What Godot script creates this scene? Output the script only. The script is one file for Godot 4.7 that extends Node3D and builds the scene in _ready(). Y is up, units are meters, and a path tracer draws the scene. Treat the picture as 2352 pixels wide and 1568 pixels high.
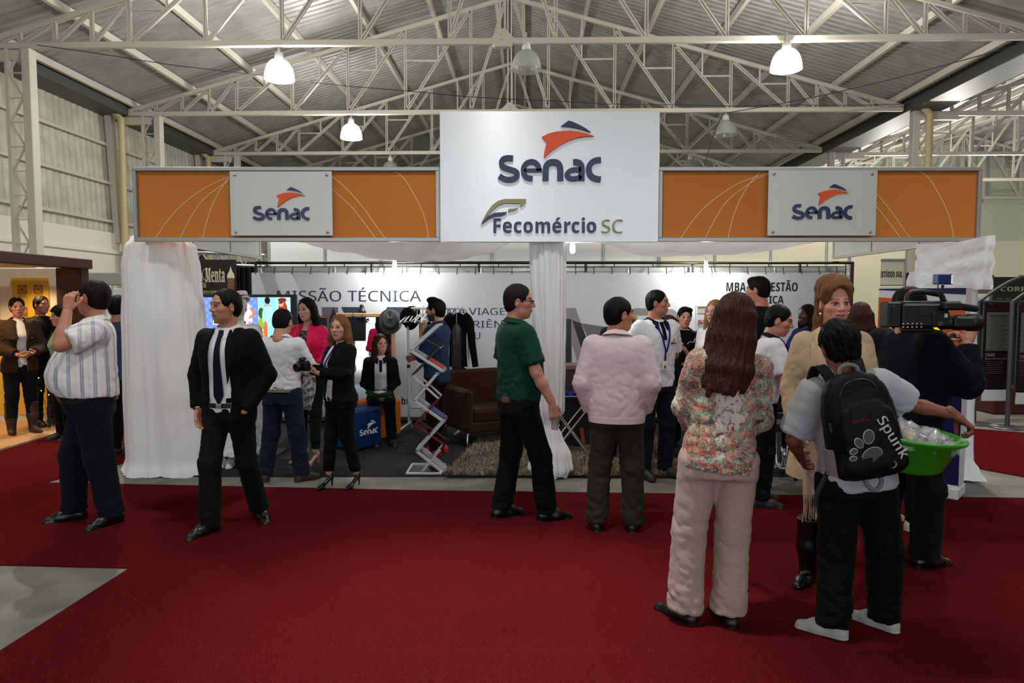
extends Node3D
# A trade-fair stand in a steel hall. World: metres, y up, the camera stands at the origin looking along -z.
# The hall itself is turned a little to the stand; HR carries hall axes into the world.
var HR := Transform3D(Basis(Vector3.UP, -0.0244), Vector3.ZERO)
var lamps := []


func _ready() -> void:
	var cam := Camera3D.new()
	cam.name = "camera"
	cam.position = Vector3(0, 1.68, 0)
	cam.rotation.x = -deg_to_rad(3.4307)
	cam.fov = 53.13
	cam.near = 0.05
	cam.far = 200.0
	add_child(cam)
	cam.current = true
	var we := WorldEnvironment.new()
	we.name = "environment"
	var e := Environment.new()
	e.background_mode = Environment.BG_SKY
	var sk := Sky.new()
	var pm := ProceduralSkyMaterial.new()
	pm.sky_top_color = Color(0.62, 0.68, 0.74)
	pm.sky_horizon_color = Color(0.78, 0.79, 0.78)
	pm.ground_bottom_color = Color(0.3, 0.3, 0.29)
	pm.ground_horizon_color = Color(0.45, 0.45, 0.44)
	pm.sky_energy_multiplier = 1.5
	pm.sun_angle_max = 1.0
	sk.sky_material = pm
	e.sky = sk
	e.tonemap_mode = Environment.TONE_MAPPER_LINEAR
	e.tonemap_exposure = 1.5
	e.sdfgi_enabled = true
	e.ssao_enabled = true
	e.ssil_enabled = true
	we.environment = e
	add_child(we)
	# lit high-bay lamps (hall x, y of the cap, hall z, strength): those in view, then the rows behind the camera
	lamps = [
		[-4.80, 6.42, -13.3, 12.0, "lit bell lamp above the left orange fascia, larger of the two on the left"],
		[-4.66, 6.42, -18.1, 12.0, "lit bell lamp farther back on the left, between the first two trusses"],
		[4.78, 6.46, -13.1, 12.0, "lit bell lamp above the right orange fascia, hanging from the nearest truss"],
		[-0.05, 6.52, -13.2, 0.0, "unlit clear bell lamp hanging at the middle of the nearest truss"],
		[5.06, 6.42, -18.0, 0.0, "unlit clear bell lamp just right of the tall middle sign"],
		[-4.6, 6.42, -22.9, 0.0, "small unlit bell lamp just over the left orange fascia"],
		[5.3, 6.42, -22.9, 0.0, "small unlit bell lamp just over the right orange fascia"],
		[13.75, 5.35, -22.85, 22.0, "lit bell lamp at the right edge, upper of the two in the right nave", 1.1],
		[16.7, 4.9, -22.85, 22.0, "lit bell lamp in the right nave, lower and farther from the fascia", 1.55],
		[14.3, 5.2, -27.7, 22.0, "lit bell lamp far back in the right nave, hidden by the right orange fascia", 1.2],
	]
	make_setting()
	make_booth()
	make_props()
	make_people()

# ---------------------------------------------------------------- geometry helpers
class Geo:
	var st := SurfaceTool.new()
	var sm := -1
	func _init(smooth := -1) -> void:
		st.begin(Mesh.PRIMITIVE_TRIANGLES)
		sm = smooth
	func v(p: Vector3, uv := Vector2.ZERO) -> void:
		st.set_smooth_group(sm)
		st.set_uv(uv)
		st.add_vertex(p)
	# corners counter-clockwise as seen from the front
	func tri(a: Vector3, b: Vector3, c: Vector3, ua := Vector2.ZERO, ub := Vector2.ZERO, uc := Vector2.ZERO) -> void:
		v(a, ua); v(c, uc); v(b, ub)
	func quad(a: Vector3, b: Vector3, c: Vector3, d: Vector3, ua := Vector2(0, 1), ub := Vector2(1, 1), uc := Vector2(1, 0), ud := Vector2(0, 0)) -> void:
		tri(a, b, c, ua, ub, uc)
		tri(a, c, d, ua, uc, ud)
	func box(c: Vector3, s: Vector3, b := Basis.IDENTITY, bev := 0.0) -> void:
		var h := s * 0.5
		var r := minf(bev, minf(h.x, minf(h.y, h.z)) * 0.9)
		for ax in 3:
			var u := (ax + 1) % 3
			var w := (ax + 2) % 3
			for sg in [-1.0, 1.0]:
				var p: Array[Vector3] = []
				for k in [[-1, -1], [1, -1], [1, 1], [-1, 1]]:
					var q := Vector3.ZERO
					q[ax] = h[ax] * sg
					q[u] = (h[u] - r) * k[0]
					q[w] = (h[w] - r) * k[1]
					p.append(c + b * q)
				if sg > 0:
					quad(p[0], p[1], p[2], p[3])
				else:
					quad(p[1], p[0], p[3], p[2])
		if r <= 0.0:
			return
		for ax in 3:
			var u := (ax + 1) % 3
			var w := (ax + 2) % 3
			for su in [-1.0, 1.0]:
				for sw in [-1.0, 1.0]:
					var p: Array[Vector3] = []
					for k in [[-1, 0], [1, 0], [1, 1], [-1, 1]]:
						var q := Vector3.ZERO
						q[ax] = (h[ax] - r) * k[0]
						q[u] = (h[u] - (r if k[1] == 1 else 0.0)) * su
						q[w] = (h[w] - (r if k[1] == 0 else 0.0)) * sw
						p.append(c + b * q)
					if su * sw > 0:
						quad(p[3], p[2], p[1], p[0])
					else:
						quad(p[0], p[1], p[2], p[3])
		for sx in [-1.0, 1.0]:
			for sy in [-1.0, 1.0]:
				for sz in [-1.0, 1.0]:
					var s3 := Vector3(sx, sy, sz)
					var e := h - Vector3(r, r, r)
					var a := c + b * (s3 * Vector3(h.x, e.y, e.z))
					var d := c + b * (s3 * Vector3(e.x, h.y, e.z))
					var f := c + b * (s3 * Vector3(e.x, e.y, h.z))
					if sx * sy * sz > 0:
						tri(a, d, f)
					else:
						tri(a, f, d)
	static func frame(d: Vector3, up := Vector3.UP) -> Basis:
		# y along d
		var y := d.normalized()
		if absf(y.dot(up)) > 0.99:
			up = Vector3.BACK
		var x := up.cross(y).normalized()
		return Basis(x, y, x.cross(y))
	func bar(a: Vector3, b: Vector3, w: float, t: float, up := Vector3.UP, bev := 0.0) -> void:
		box((a + b) * 0.5, Vector3(w, a.distance_to(b), t), frame(b - a, up), bev)
	func tube(pts: Array, r, n := 8, caps := true) -> void:
		var rings := []
		var m := pts.size()
		var bx := Basis.IDENTITY
		var old := sm
		sm = 0
		for i in m:
			var d: Vector3 = (pts[mini(i + 1, m - 1)] - pts[maxi(i - 1, 0)]).normalized()
			if i == 0:
				bx = frame(d)
			else:
				var x := (bx.x - d * bx.x.dot(d)).normalized()
				bx = Basis(x, d, x.cross(d))
			var rr: float = r[i] if r is Array else r
			var ring: Array[Vector3] = []
			for k in n:
				var a := TAU * k / n
				ring.append(pts[i] + bx.x * cos(a) * rr + bx.z * sin(a) * rr)
			rings.append(ring)
		for i in m - 1:
			for k in n:
				var k2 := (k + 1) % n
				quad(rings[i][k2], rings[i][k], rings[i + 1][k], rings[i + 1][k2], Vector2(float(k + 1) / n, float(i) / m), Vector2(float(k) / n, float(i) / m), Vector2(float(k) / n, float(i + 1) / m), Vector2(float(k + 1) / n, float(i + 1) / m))
		if caps:
			sm = -1
			for k in range(1, n - 1):
				tri(rings[0][0], rings[0][k], rings[0][k + 1])
				tri(rings[m - 1][0], rings[m - 1][k + 1], rings[m - 1][k])
		sm = old
	func lathe(prof: Array, n := 24, xf := Transform3D.IDENTITY, sx := 1.0, sz := 1.0) -> void:
		var old := sm
		sm = 0
		for i in prof.size() - 1:
			var p: Vector2 = prof[i]
			var q: Vector2 = prof[i + 1]
			for k in n:
				var a := TAU * k / n
				var b := TAU * (k + 1) / n
				var A := xf * Vector3(p.x * cos(a) * sx, p.y, p.x * sin(a) * sz)
				var B := xf * Vector3(p.x * cos(b) * sx, p.y, p.x * sin(b) * sz)
				var C := xf * Vector3(q.x * cos(b) * sx, q.y, q.x * sin(b) * sz)
				var D := xf * Vector3(q.x * cos(a) * sx, q.y, q.x * sin(a) * sz)
				if p.x < 1e-5:
					tri(A, D, C)
				elif q.x < 1e-5:
					tri(A, D, B)
				else:
					quad(B, A, D, C)
		sm = old
	# polygon in the xy plane, from z = -t/2 to t/2
	func prism(poly: PackedVector2Array, t: float, xf := Transform3D.IDENTITY) -> void:
		if Geometry2D.is_polygon_clockwise(poly):
			poly = poly.duplicate()
			poly.reverse()
		var ix := Geometry2D.triangulate_polygon(poly)
		var f := Vector3(0, 0, t * 0.5)
		for i in range(0, ix.size(), 3):
			var a := Vector3(poly[ix[i]].x, poly[ix[i]].y, 0)
			var b := Vector3(poly[ix[i + 1]].x, poly[ix[i + 1]].y, 0)
			var c := Vector3(poly[ix[i + 2]].x, poly[ix[i + 2]].y, 0)
			if (b - a).cross(c - a).z < 0:
				var q := b
				b = c
				c = q
			tri(xf * (a + f), xf * (b + f), xf * (c + f))
			tri(xf * (a - f), xf * (c - f), xf * (b - f))
		var n := poly.size()
		for i in n:
			var a := Vector3(poly[i].x, poly[i].y, 0)
			var b := Vector3(poly[(i + 1) % n].x, poly[(i + 1) % n].y, 0)
			quad(xf * (a - f), xf * (b - f), xf * (b + f), xf * (a + f))
	# f(u, v) -> point; thick > 0 gives it a back
	func sheet(nu: int, nv: int, f: Callable, thick := 0.0, us := Vector2(1, 1)) -> void:
		var P := []
		for j in nv + 1:
			var row: Array[Vector3] = []
			for i in nu + 1:
				row.append(f.call(float(i) / nu, float(j) / nv))
			P.append(row)
		sm = 0
		for j in nv:
			for i in nu:
				quad(P[j][i], P[j][i + 1], P[j + 1][i + 1], P[j + 1][i], Vector2(float(i) / nu, 1 - float(j) / nv) * us, Vector2(float(i + 1) / nu, 1 - float(j) / nv) * us, Vector2(float(i + 1) / nu, 1 - float(j + 1) / nv) * us, Vector2(float(i) / nu, 1 - float(j + 1) / nv) * us)
		if thick > 0.0:
			var Q := []
			for j in nv + 1:
				var row: Array[Vector3] = []
				for i in nu + 1:
					var n: Vector3 = (P[j][mini(i + 1, nu)] - P[j][maxi(i - 1, 0)]).cross(P[mini(j + 1, nv)][i] - P[maxi(j - 1, 0)][i])
					row.append(P[j][i] - n.normalized() * thick)
				Q.append(row)
			sm = 1
			for j in nv:
				for i in nu:
					quad(Q[j][i + 1], Q[j][i], Q[j + 1][i], Q[j + 1][i + 1])
			sm = 2
			for i in nu:
				quad(Q[0][i], Q[0][i + 1], P[0][i + 1], P[0][i])
				quad(P[nv][i], P[nv][i + 1], Q[nv][i + 1], Q[nv][i])
			for j in nv:
				quad(Q[j + 1][0], Q[j][0], P[j][0], P[j + 1][0])
				quad(Q[j][nu], Q[j + 1][nu], P[j + 1][nu], P[j][nu])
	func done() -> ArrayMesh:
		st.generate_normals()
		return st.commit()


var used := {}


func numbered(n: String) -> String:
	if not used.has(n):
		used[n] = 0
		return n
	used[n] += 1
	return "%s_%03d" % [n, used[n]]


func put(o: Node3D, n: String, parent: Node3D) -> void:
	if parent == null:
		o.name = numbered(n)
		add_child(o)
	else:
		var k := 0
		var nm := n
		while parent.has_node(NodePath(nm)):
			k += 1
			nm = "%s_%03d" % [n, k]
		o.name = nm
		parent.add_child(o)


func mesh(n: String, m: Mesh, ma: Material, parent: Node3D = null, xf := Transform3D.IDENTITY) -> MeshInstance3D:
	var o := MeshInstance3D.new()
	o.mesh = m
	o.material_override = ma
	o.transform = xf
	put(o, n, parent)
	return o


func obj(n: String, g: Geo, ma: Material, parent: Node3D = null, xf := Transform3D.IDENTITY) -> MeshInstance3D:
	return mesh(n, g.done(), ma, parent, xf)


func tag(o: Node3D, label: String, cat: String, group := "") -> Node3D:
	o.set_meta("label", label)
	o.set_meta("category", cat)
	if group:
		o.set_meta("group", group)
	return o


func thing(n: String, label: String, cat: String, at := Vector3.ZERO, turn := 0.0, group := "") -> Node3D:
	var o := Node3D.new()
	o.position = at
	o.rotation.y = turn
	put(o, n, null)
	return tag(o, label, cat, group)


func struct(o: Node3D, label := "") -> Node3D:
	o.set_meta("kind", "structure")
	if label:
		o.set_meta("label", label)
	return o


func copy_of(o: Node3D, label: String, at: Vector3, turn := 0.0) -> Node3D:
	var c: Node3D = o.duplicate()
	c.name = numbered(str(o.name).rstrip("_0123456789"))
	add_child(c)
	c.position = at
	c.rotation.y = turn
	c.set_meta("label", label)
	return c


# ---------------------------------------------------------------- materials
func hx(s: String) -> Color:
	return Color.html(s)


func mat(c: Color, rough := 0.8, metal := 0.0, spec := 0.5) -> StandardMaterial3D:
	var m := StandardMaterial3D.new()
	m.albedo_color = c
	m.roughness = rough
	m.metallic = metal
	m.metallic_specular = spec
	return m


func glow(c: Color, e: float) -> StandardMaterial3D:
	var m := mat(c, 0.6)
	m.emission_enabled = true
	m.emission = c
	m.emission_energy_multiplier = e
	return m


func noise_tex(freq: float, oct: int, nrm: float, seed_ := 1, ramp: Array = [], kind := FastNoiseLite.TYPE_SIMPLEX_SMOOTH, size := 512) -> NoiseTexture2D:
	var n := FastNoiseLite.new()
	n.noise_type = kind
	n.seed = seed_
	n.frequency = freq
	n.fractal_octaves = oct
	var t := NoiseTexture2D.new()
	t.width = size
	t.height = size
	t.seamless = true
	t.noise = n
	if nrm > 0.0:
		t.as_normal_map = true
		t.bump_strength = nrm
	if ramp.size():
		var g := Gradient.new()
		var o := PackedFloat32Array()
		var c := PackedColorArray()
		for k in ramp:
			o.append(k[0])
			c.append(k[1])
		g.offsets = o
		g.colors = c
		t.color_ramp = g
	return t


var T := {}
var M := {}


func tri_mat(m: StandardMaterial3D, scale: float, world := false) -> StandardMaterial3D:
	m.uv1_triplanar = true
	m.uv1_world_triplanar = world
	m.uv1_scale = Vector3.ONE * scale
	return m


func cloth(c: Color, rough := 0.9, weave := 0.5, rim := 0.25) -> StandardMaterial3D:
	var key := "cloth%s%.2f%.2f" % [c.to_html(), rough, weave]
	if T.has(key):
		return T[key]
	if not T.has("weave"):
		T["weave"] = noise_tex(0.06, 3, 5.0, 5)
	var m := mat(c, rough, 0.0, 0.25)
	if weave >= 0.6:
		tri_mat(m, 5.0)
		m.normal_enabled = true
		m.normal_texture = T["weave"]
		m.normal_scale = weave * 0.4
	m.rim_enabled = rim > 0.0
	m.rim = rim
	m.rim_tint = 0.6
	T[key] = m
	return m


func lettering(parent: Node3D, s: String, at: Vector3, h: float, ma: Material, w := 0.0, bold := false, depth := 0.004, turn := 0.0, font := "Droid Sans", called := "lettering") -> MeshInstance3D:
	var f := SystemFont.new()
	f.font_names = PackedStringArray([font])
	f.font_weight = 700 if bold else 400
	var t := TextMesh.new()
	t.text = s
	t.font = f
	t.font_size = 48
	t.pixel_size = 0.01
	t.curve_step = 2.0
	t.depth = 0.1
	t.horizontal_alignment = HORIZONTAL_ALIGNMENT_LEFT
	t.vertical_alignment = VERTICAL_ALIGNMENT_BOTTOM
	var bb := t.get_aabb()
	var sy := h / bb.size.y
	var sx := w / bb.size.x if w > 0.0 else sy
	var o := MeshInstance3D.new()
	o.mesh = t
	o.material_override = ma
	put(o, called, parent)
	var b := Basis(Vector3.UP, turn)
	o.transform = Transform3D(b * Basis.from_scale(Vector3(sx, sy, depth / 0.1)), at - b * Vector3(bb.position.x * sx, bb.position.y * sy, 0))
	return o


# ---------------------------------------------------------------- the hall
const RIDGE := -0.5
const HALF := 10.05


func roof_y(x: float) -> float:
	return 9.46 - 0.281 * absf(x - RIDGE)


func pair_bar(g: Geo, a: Vector3, b: Vector3, w := 0.03, gap := 0.02) -> void:
	# two angles back to back with a gap
	var d := (b - a).normalized()
	var side := Vector3(-d.y, d.x, 0).normalized()
	for s in [-1.0, 1.0]:
		var o: Vector3 = side * s * (gap + w) * 0.5
		g.bar(a + o, b + o, w, 0.05, Vector3.BACK)


func make_truss(z: float) -> Node3D:
	var t := thing("roof_truss", "", "roof truss")
	var mt: Material = M.steel
	var yb := 6.56
	var nodes := [0.0, 1.0, 2.7, 4.2, 5.67, 7.13, 7.86, 8.58, 9.27, 9.75]
	var g := Geo.new()
	g.bar(Vector3(RIDGE - HALF, yb, z), Vector3(RIDGE + HALF, yb, z), 0.115, 0.1, Vector3.BACK, 0.012)
	obj("bottom_chord", g, mt, t)
	for s in [-1.0, 1.0]:
		g = Geo.new()
		g.bar(Vector3(RIDGE, 9.44, z), Vector3(RIDGE + s * HALF, roof_y(RIDGE + HALF) - 0.02, z), 0.1, 0.1, Vector3.BACK, 0.012)
		obj("top_chord", g, mt, t)
		for i in range(1, nodes.size()):
			var x: float = RIDGE + s * nodes[i]
			g = Geo.new()
			pair_bar(g, Vector3(x, yb + 0.05, z), Vector3(x, roof_y(x) - 0.06, z), 0.026, 0.022)
			obj("vertical", g, mt, t)
			var xi: float = RIDGE + s * nodes[i - 1]
			if i > 1:
				g = Geo.new()
				pair_bar(g, Vector3(x - s * 0.03, yb + 0.05, z), Vector3(xi + s * 0.03, roof_y(xi) - 0.07, z), 0.03, 0.02)
				obj("diagonal", g, mt, t)
			else:
				g = Geo.new()
				pair_bar(g, Vector3(x, yb + 0.05, z), Vector3(RIDGE + s * 0.12, 9.3, z), 0.03, 0.012)
				obj("diagonal", g, mt, t)
			if i >= 2 and i <= 5:
				var mid := Vector3((x + xi) * 0.5, (yb + roof_y(xi)) * 0.5, z)
				g = Geo.new()
				g.bar(mid, Vector3(mid.x, roof_y(mid.x) - 0.05, z), 0.04, 0.04, Vector3.BACK)
				obj("hanger", g, mt, t)
				g = Geo.new()
				g.bar(mid, Vector3(x, mid.y, z), 0.04, 0.04, Vector3.BACK)
				obj("strut", g, mt, t)
	g = Geo.new()
	for s in [-1.0, 1.0]:
		g.bar(Vector3(RIDGE + s * 0.045, yb, z), Vector3(RIDGE + s * 0.045, 9.4, z), 0.035, 0.05, Vector3.BACK)
	obj("king_post", g, mt, t)
	g = Geo.new()
	g.prism(PackedVector2Array([Vector2(-0.22, -0.02), Vector2(-0.15, -0.11), Vector2(0.15, -0.11), Vector2(0.22, -0.02), Vector2(0.22, 0.04), Vector2(0.05, 0.22), Vector2(-0.05, 0.22), Vector2(-0.22, 0.04)]), 0.13, Transform3D(Basis.IDENTITY, Vector3(RIDGE, yb, z)))
	for k in [[-0.03, 0.02], [0.03, 0.02], [-0.03, 0.1], [0.03, 0.1]]:
		g.lathe([Vector2(0, 0), Vector2(0.014, 0), Vector2(0.014, 0.02), Vector2(0, 0.02)], 6, Transform3D(Basis(Vector3.RIGHT, PI / 2), Vector3(RIDGE + k[0], yb + k[1], z + 0.063)))
	obj("gusset_plate", g, mt, t)
	return t


func lattice_column(x: float, z: float, y1: float, sx: float, label: String) -> void:
	# a solid inner post, an outer post and lacing between them
	var t := thing("lattice_column", label, "column")
	t.transform = HR
	var g := Geo.new()
	g.box(Vector3(x, y1 * 0.5, z), Vector3(0.17, y1, 0.2), Basis.IDENTITY, 0.012)
	obj("inner_post", g, M.steel, t)
	g = Geo.new()
	g.box(Vector3(x + sx * 0.4, y1 * 0.5, z), Vector3(0.08, y1, 0.14), Basis.IDENTITY, 0.01)
	obj("outer_post", g, M.steel, t)
	var n := int(y1 / 0.44)
	for i in n:
		var a := y1 * i / n
		var b := y1 * (i + 1) / n
		var xa := x + sx * 0.1
		var xb := x + sx * 0.36
		g = Geo.new()
		if i % 2 == 0:
			g.bar(Vector3(xa, a, z + 0.05), Vector3(xb, b, z + 0.05), 0.025, 0.03, Vector3.BACK)
		else:
			g.bar(Vector3(xb, a, z + 0.05), Vector3(xa, b, z + 0.05), 0.025, 0.03, Vector3.BACK)
		g.bar(Vector3(xa, b, z + 0.05), Vector3(xb, b, z + 0.05), 0.02, 0.03, Vector3.BACK)
		obj("lacing_bar", g, M.steel, t)
	g = Geo.new()
	g.box(Vector3(x + sx * 0.62, y1 - 0.12, z), Vector3(0.9, 0.2, 0.12), Basis.IDENTITY, 0.012)
	obj("tie_beam", g, M.steel, t)


func make_lamp(d: Array) -> void:
	var lit: bool = d[3] > 0.0
	var p: Vector3 = HR * Vector3(d[0], d[1], d[2])
	var t := thing("bell_lamp", d[4], "ceiling lamp", p, 0.0, "bell lamps under the roof trusses")
	var g := Geo.new(0)
	g.lathe([Vector2(0, 0.1), Vector2(0.025, 0.1), Vector2(0.03, 0.03), Vector2(0.075, 0.0), Vector2(0.085, -0.1), Vector2(0.07, -0.13), Vector2(0, -0.13)], 20)
	obj("lamp_cap", g, M.white_metal, t)
	g = Geo.new(0)
	var prof := []
	for i in 13:
		var f := i / 12.0
		prof.append(Vector2(0.055 + 0.225 * sqrt(1.0 - (1.0 - f) * (1.0 - f)), -0.12 - 0.36 * f))
	prof.append(Vector2(0.286, -0.485))
	prof.append(Vector2(0.286, -0.5))
	prof.append(Vector2(0.27, -0.495))
	for i in 12:
		var f := 1.0 - i / 12.0
		prof.append(Vector2(0.05 + 0.22 * sqrt(1.0 - (1.0 - f) * (1.0 - f)), -0.125 - 0.36 * f))
	prof.reverse()
	g.lathe(prof, 40)
	obj("lamp_shade", g, M.bell_lit if lit and d.size() < 7 else M.bell, t)
	g = Geo.new(0)
	g.lathe([Vector2(0, -0.12), Vector2(0.025, -0.14), Vector2(0.05, -0.24), Vector2(0.04, -0.3), Vector2(0, -0.33)], 16)
	obj("light_bulb", g, M.bulb if lit else M.frost, t)
	g = Geo.new()
	g.tube([Vector3(0, 0.08, 0), Vector3(0, d[5] if d.size() > 5 else 0.2, 0)], 0.012, 8)
	obj("hook", g, M.steel, t)
	if lit:
		var o := OmniLight3D.new()
		o.name = "lamp_light"
		o.light_energy = d[3]
		o.light_color = Color(1.0, 0.99, 0.965)
		o.omni_range = 60.0
		o.omni_attenuation = 2.0
		o.light_size = 0.05
		o.shadow_enabled = true
		o.position = Vector3(0, -0.22, 0)
		t.add_child(o)
		if d[0] == -0.3:
			var sp := SpotLight3D.new()
			sp.name = "lamp_beam"
			sp.light_energy = 26.0
			sp.light_color = o.light_color
			sp.spot_angle = 19.0
			sp.spot_angle_attenuation = 1.0
			sp.spot_range = 30.0
			sp.spot_attenuation = 2.0
			sp.light_size = 0.12
			sp.shadow_enabled = true
			sp.rotation.x = -PI / 2
			sp.position = Vector3(0, -0.52, 0)
			t.add_child(sp)


func make_setting() -> void:
	M.steel = mat(Color(0.78, 0.757, 0.71), 0.5)
	M.white_metal = mat(Color(0.85, 0.85, 0.84), 0.4)
	M.bell_lit = mat(Color(0.98, 0.98, 0.93, 0.3), 0.15)
	M.bell_lit.transparency = BaseMaterial3D.TRANSPARENCY_ALPHA
	M.bell_lit.emission_enabled = true
	M.bell_lit.emission = Color(1.0, 0.98, 0.88)
	M.bell_lit.emission_energy_multiplier = 0.75
	M.bell = mat(Color(0.75, 0.76, 0.76, 0.42), 0.2)
	M.bell.transparency = BaseMaterial3D.TRANSPARENCY_ALPHA
	M.bulb = glow(Color(1.0, 0.97, 0.88), 30.0)
	M.frost = mat(Color(0.85, 0.86, 0.86), 0.3)
	# floor: worn concrete
	var fm := tri_mat(mat(Color(1, 1, 1), 0.75), 0.33, true)
	fm.albedo_texture = noise_tex(0.006, 6, 0.0, 11, [[0.0, Color(0.33, 0.325, 0.30)], [0.45, Color(0.395, 0.39, 0.365)], [0.6, Color(0.425, 0.42, 0.39)], [1.0, Color(0.49, 0.485, 0.455)]], FastNoiseLite.TYPE_SIMPLEX_SMOOTH, 1024)
	var g := Geo.new()
	g.box(Vector3(8, -0.1, -9), Vector3(44, 0.2, 50))
	struct(obj("floor", g, fm), "worn grey concrete floor of the hall")
	# red carpets with their cut edges
	var cm := tri_mat(mat(Color(1, 1, 1), 1.0, 0.0, 0.0), 1.4, true)
	cm.albedo_texture = noise_tex(0.06, 5, 0.0, 21, [[0.0, Color(0.24, 0.06, 0.068)], [0.5, Color(0.315, 0.074, 0.084)], [1.0, Color(0.42, 0.11, 0.12)]], FastNoiseLite.TYPE_SIMPLEX_SMOOTH, 1024)
	cm.normal_enabled = true
	cm.normal_texture = noise_tex(0.16, 4, 8.0, 22, [], FastNoiseLite.TYPE_SIMPLEX_SMOOTH, 512)
	cm.normal_scale = 0.8
	M.red = cm
	var flat := Basis(Vector3.RIGHT, -PI / 2)   # polygon (x, -z) on the ground
	g = Geo.new()
	g.prism(PackedVector2Array([Vector2(-2.40, 4.19), Vector2(-8.5, 4.56), Vector2(-10.2, 4.65), Vector2(-10.2, 8.06), Vector2(-6.19, 8.14), Vector2(-5.1, 11.2), Vector2(-3.7, 11.2), Vector2(-3.95, 7.1), Vector2(-4.31, 6.21), Vector2(-0.68, 5.94), Vector2(4.2, 5.72), Vector2(9.5, 5.5), Vector2(9.5, -6.0), Vector2(-2.9, -6.0), Vector2(-2.453, 3.175)]), 0.008, Transform3D(flat, Vector3(0, 0.004, 0)))
	tag(obj("red_carpet", g, M.red), "large dark red carpet covering the aisle in the foreground", "carpet")
	g = Geo.new()
	g.prism(PackedVector2Array([Vector2(4.45, 7.05), Vector2(5.3, 5.75), Vector2(9.4, 5.62), Vector2(9.0, 6.2), Vector2(6.9, 8.35), Vector2(5.9, 8.95), Vector2(4.9, 9.3), Vector2(4.55, 9.3)]), 0.008, Transform3D(flat, Vector3(0, 0.004, 0)))
	tag(obj("red_carpet", g, M.red), "smaller red carpet piece on the right, running back beside the dark panels", "carpet")
	# trusses
	var zs := [-13.2, -18.0, -22.85, -27.7, -32.5]
	var which := ["nearest white steel roof truss, its bottom chord across the top of the photo", "second white steel roof truss, just above the tall middle sign", "third white steel roof truss, behind the top of the middle sign", "fourth white steel roof truss, mostly hidden by the fascia", "farthest white steel roof truss at the back of the hall"]
	var t0 := make_truss(0.0)
	for i in zs.size():
		var t: Node3D = t0 if i == 0 else copy_of(t0, which[i], Vector3.ZERO)
		t.transform = HR * Transform3D(Basis.IDENTITY, Vector3(0, 0, zs[i]))
		tag(t, which[i], "roof truss", "white roof trusses of the main nave")
	for i in range(1, 5):
		var t := copy_of(t0, "", Vector3.ZERO)
		t.transform = HR * Transform3D(Basis.IDENTITY, Vector3(20.55, -0.12, zs[i]))
		tag(t, ["", "nearest white roof truss of the right side nave", "second white roof truss of the right side nave", "third white roof truss of the right side nave", "farthest white roof truss of the right side nave"][i], "roof truss", "white roof trusses of the side nave")
	# roofs: corrugated sheet, ribs running from eave to ridge
	var rm := tri_mat(mat(Color(1, 1, 1), 0.42, 0.3), 0.25, true)
	rm.albedo_texture = noise_tex(0.012, 5, 0.0, 31, [[0.0, Color(0.58, 0.578, 0.572)], [0.5, Color(0.65, 0.647, 0.64)], [1.0, Color(0.71, 0.707, 0.70)]])
	M.roof = rm
	for nave in 2:
		var ox := 0.0 if nave == 0 else 20.55
		var oy := 0.0 if nave == 0 else -0.12
		for s in [-1.0, 1.0]:
			g = Geo.new()
			var z := 6.0
			var last := -36.0
			var h := 0.024
			var x0 := RIDGE + ox
			var x1: float = RIDGE + ox + s * (HALF + 0.1)
			var ya := roof_y(RIDGE) + 0.2 + oy
			var yb := roof_y(RIDGE + HALF + 0.1) + 0.2 + oy
			while z > last:
				var prof := [[0.0, 0.0], [0.10, 0.0], [0.13, 1.0], [0.17, 1.0], [0.20, 0.0]]
				for k in 4:
					var za: float = z - prof[k][0]
					var zb: float = z - prof[k + 1][0]
					var ha: float = prof[k][1] * h
					var hb: float = prof[k + 1][1] * h
					var A := Vector3(x0, ya + ha, za)
					var B := Vector3(x1, yb + ha, za)
					var C := Vector3(x1, yb + hb, zb)
					var D := Vector3(x0, ya + hb, zb)
					if s < 0:
						g.quad(A, D, C, B)
					else:
						g.quad(A, B, C, D)
				z -= 0.2
			var c := obj("ceiling", g, rm, null, HR)
			struct(c, "underside of the corrugated metal roof, %s slope" % (["left", "right"][int(s > 0)] if nave == 0 else ["left", "right"][int(s > 0)] + " side nave"))
			for k in 7:
				var x: float = RIDGE + ox + s * ([0.35, 1.95, 3.55, 5.15, 6.75, 8.35, 9.85][k])
				g = Geo.new()
				var y := roof_y(x - ox) + 0.105 + oy
				g.bar(Vector3(x, y, 5.5), Vector3(x, y, -35.5), 0.09, 0.15, Vector3.UP)
				obj("purlin", g, M.steel, c)
			g = Geo.new()
			g.bar(Vector3(x0, ya + 0.1, 6), Vector3(x0, ya + 0.1, -36), 0.5, 0.02)
			obj("ridge_cap", g, rm, c)
	# gutters
	M.zinc = tri_mat(mat(Color(0.34, 0.34, 0.335), 0.5, 0.4), 0.5)
	for d in [[-10.95, 6.52, 0.9, "galvanised gutter under the left eave"], [10.05, 6.5, 0.8, "galvanised valley gutter between the two naves"]]:
		g = Geo.new()
		var w: float = d[2] * 0.5
		g.box(Vector3(d[0], d[1], -14.5), Vector3(d[2], 0.02, 43))
		for s in [-1.0, 1.0]:
			g.box(Vector3(d[0] + s * w, d[1] + 0.2, -14.5), Vector3(0.02, 0.42, 43))
		struct(obj("trim_gutter", g, M.zinc, null, HR), d[3])
	# columns
	lattice_column(-9.62, -13.2, 6.5, -1.0, "white lattice column at the far left under the nearest truss")
	lattice_column(-9.72, -18.0, 6.5, -1.0, "white lattice column rising behind the left end of the orange fascia")
	lattice_column(-9.72, -22.85, 6.5, -1.0, "farthest white lattice column on the left, mostly behind the orange fascia")
	lattice_column(9.86, -18.0, 6.5, 1.0, "white lattice column rising behind the right orange fascia")
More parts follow.
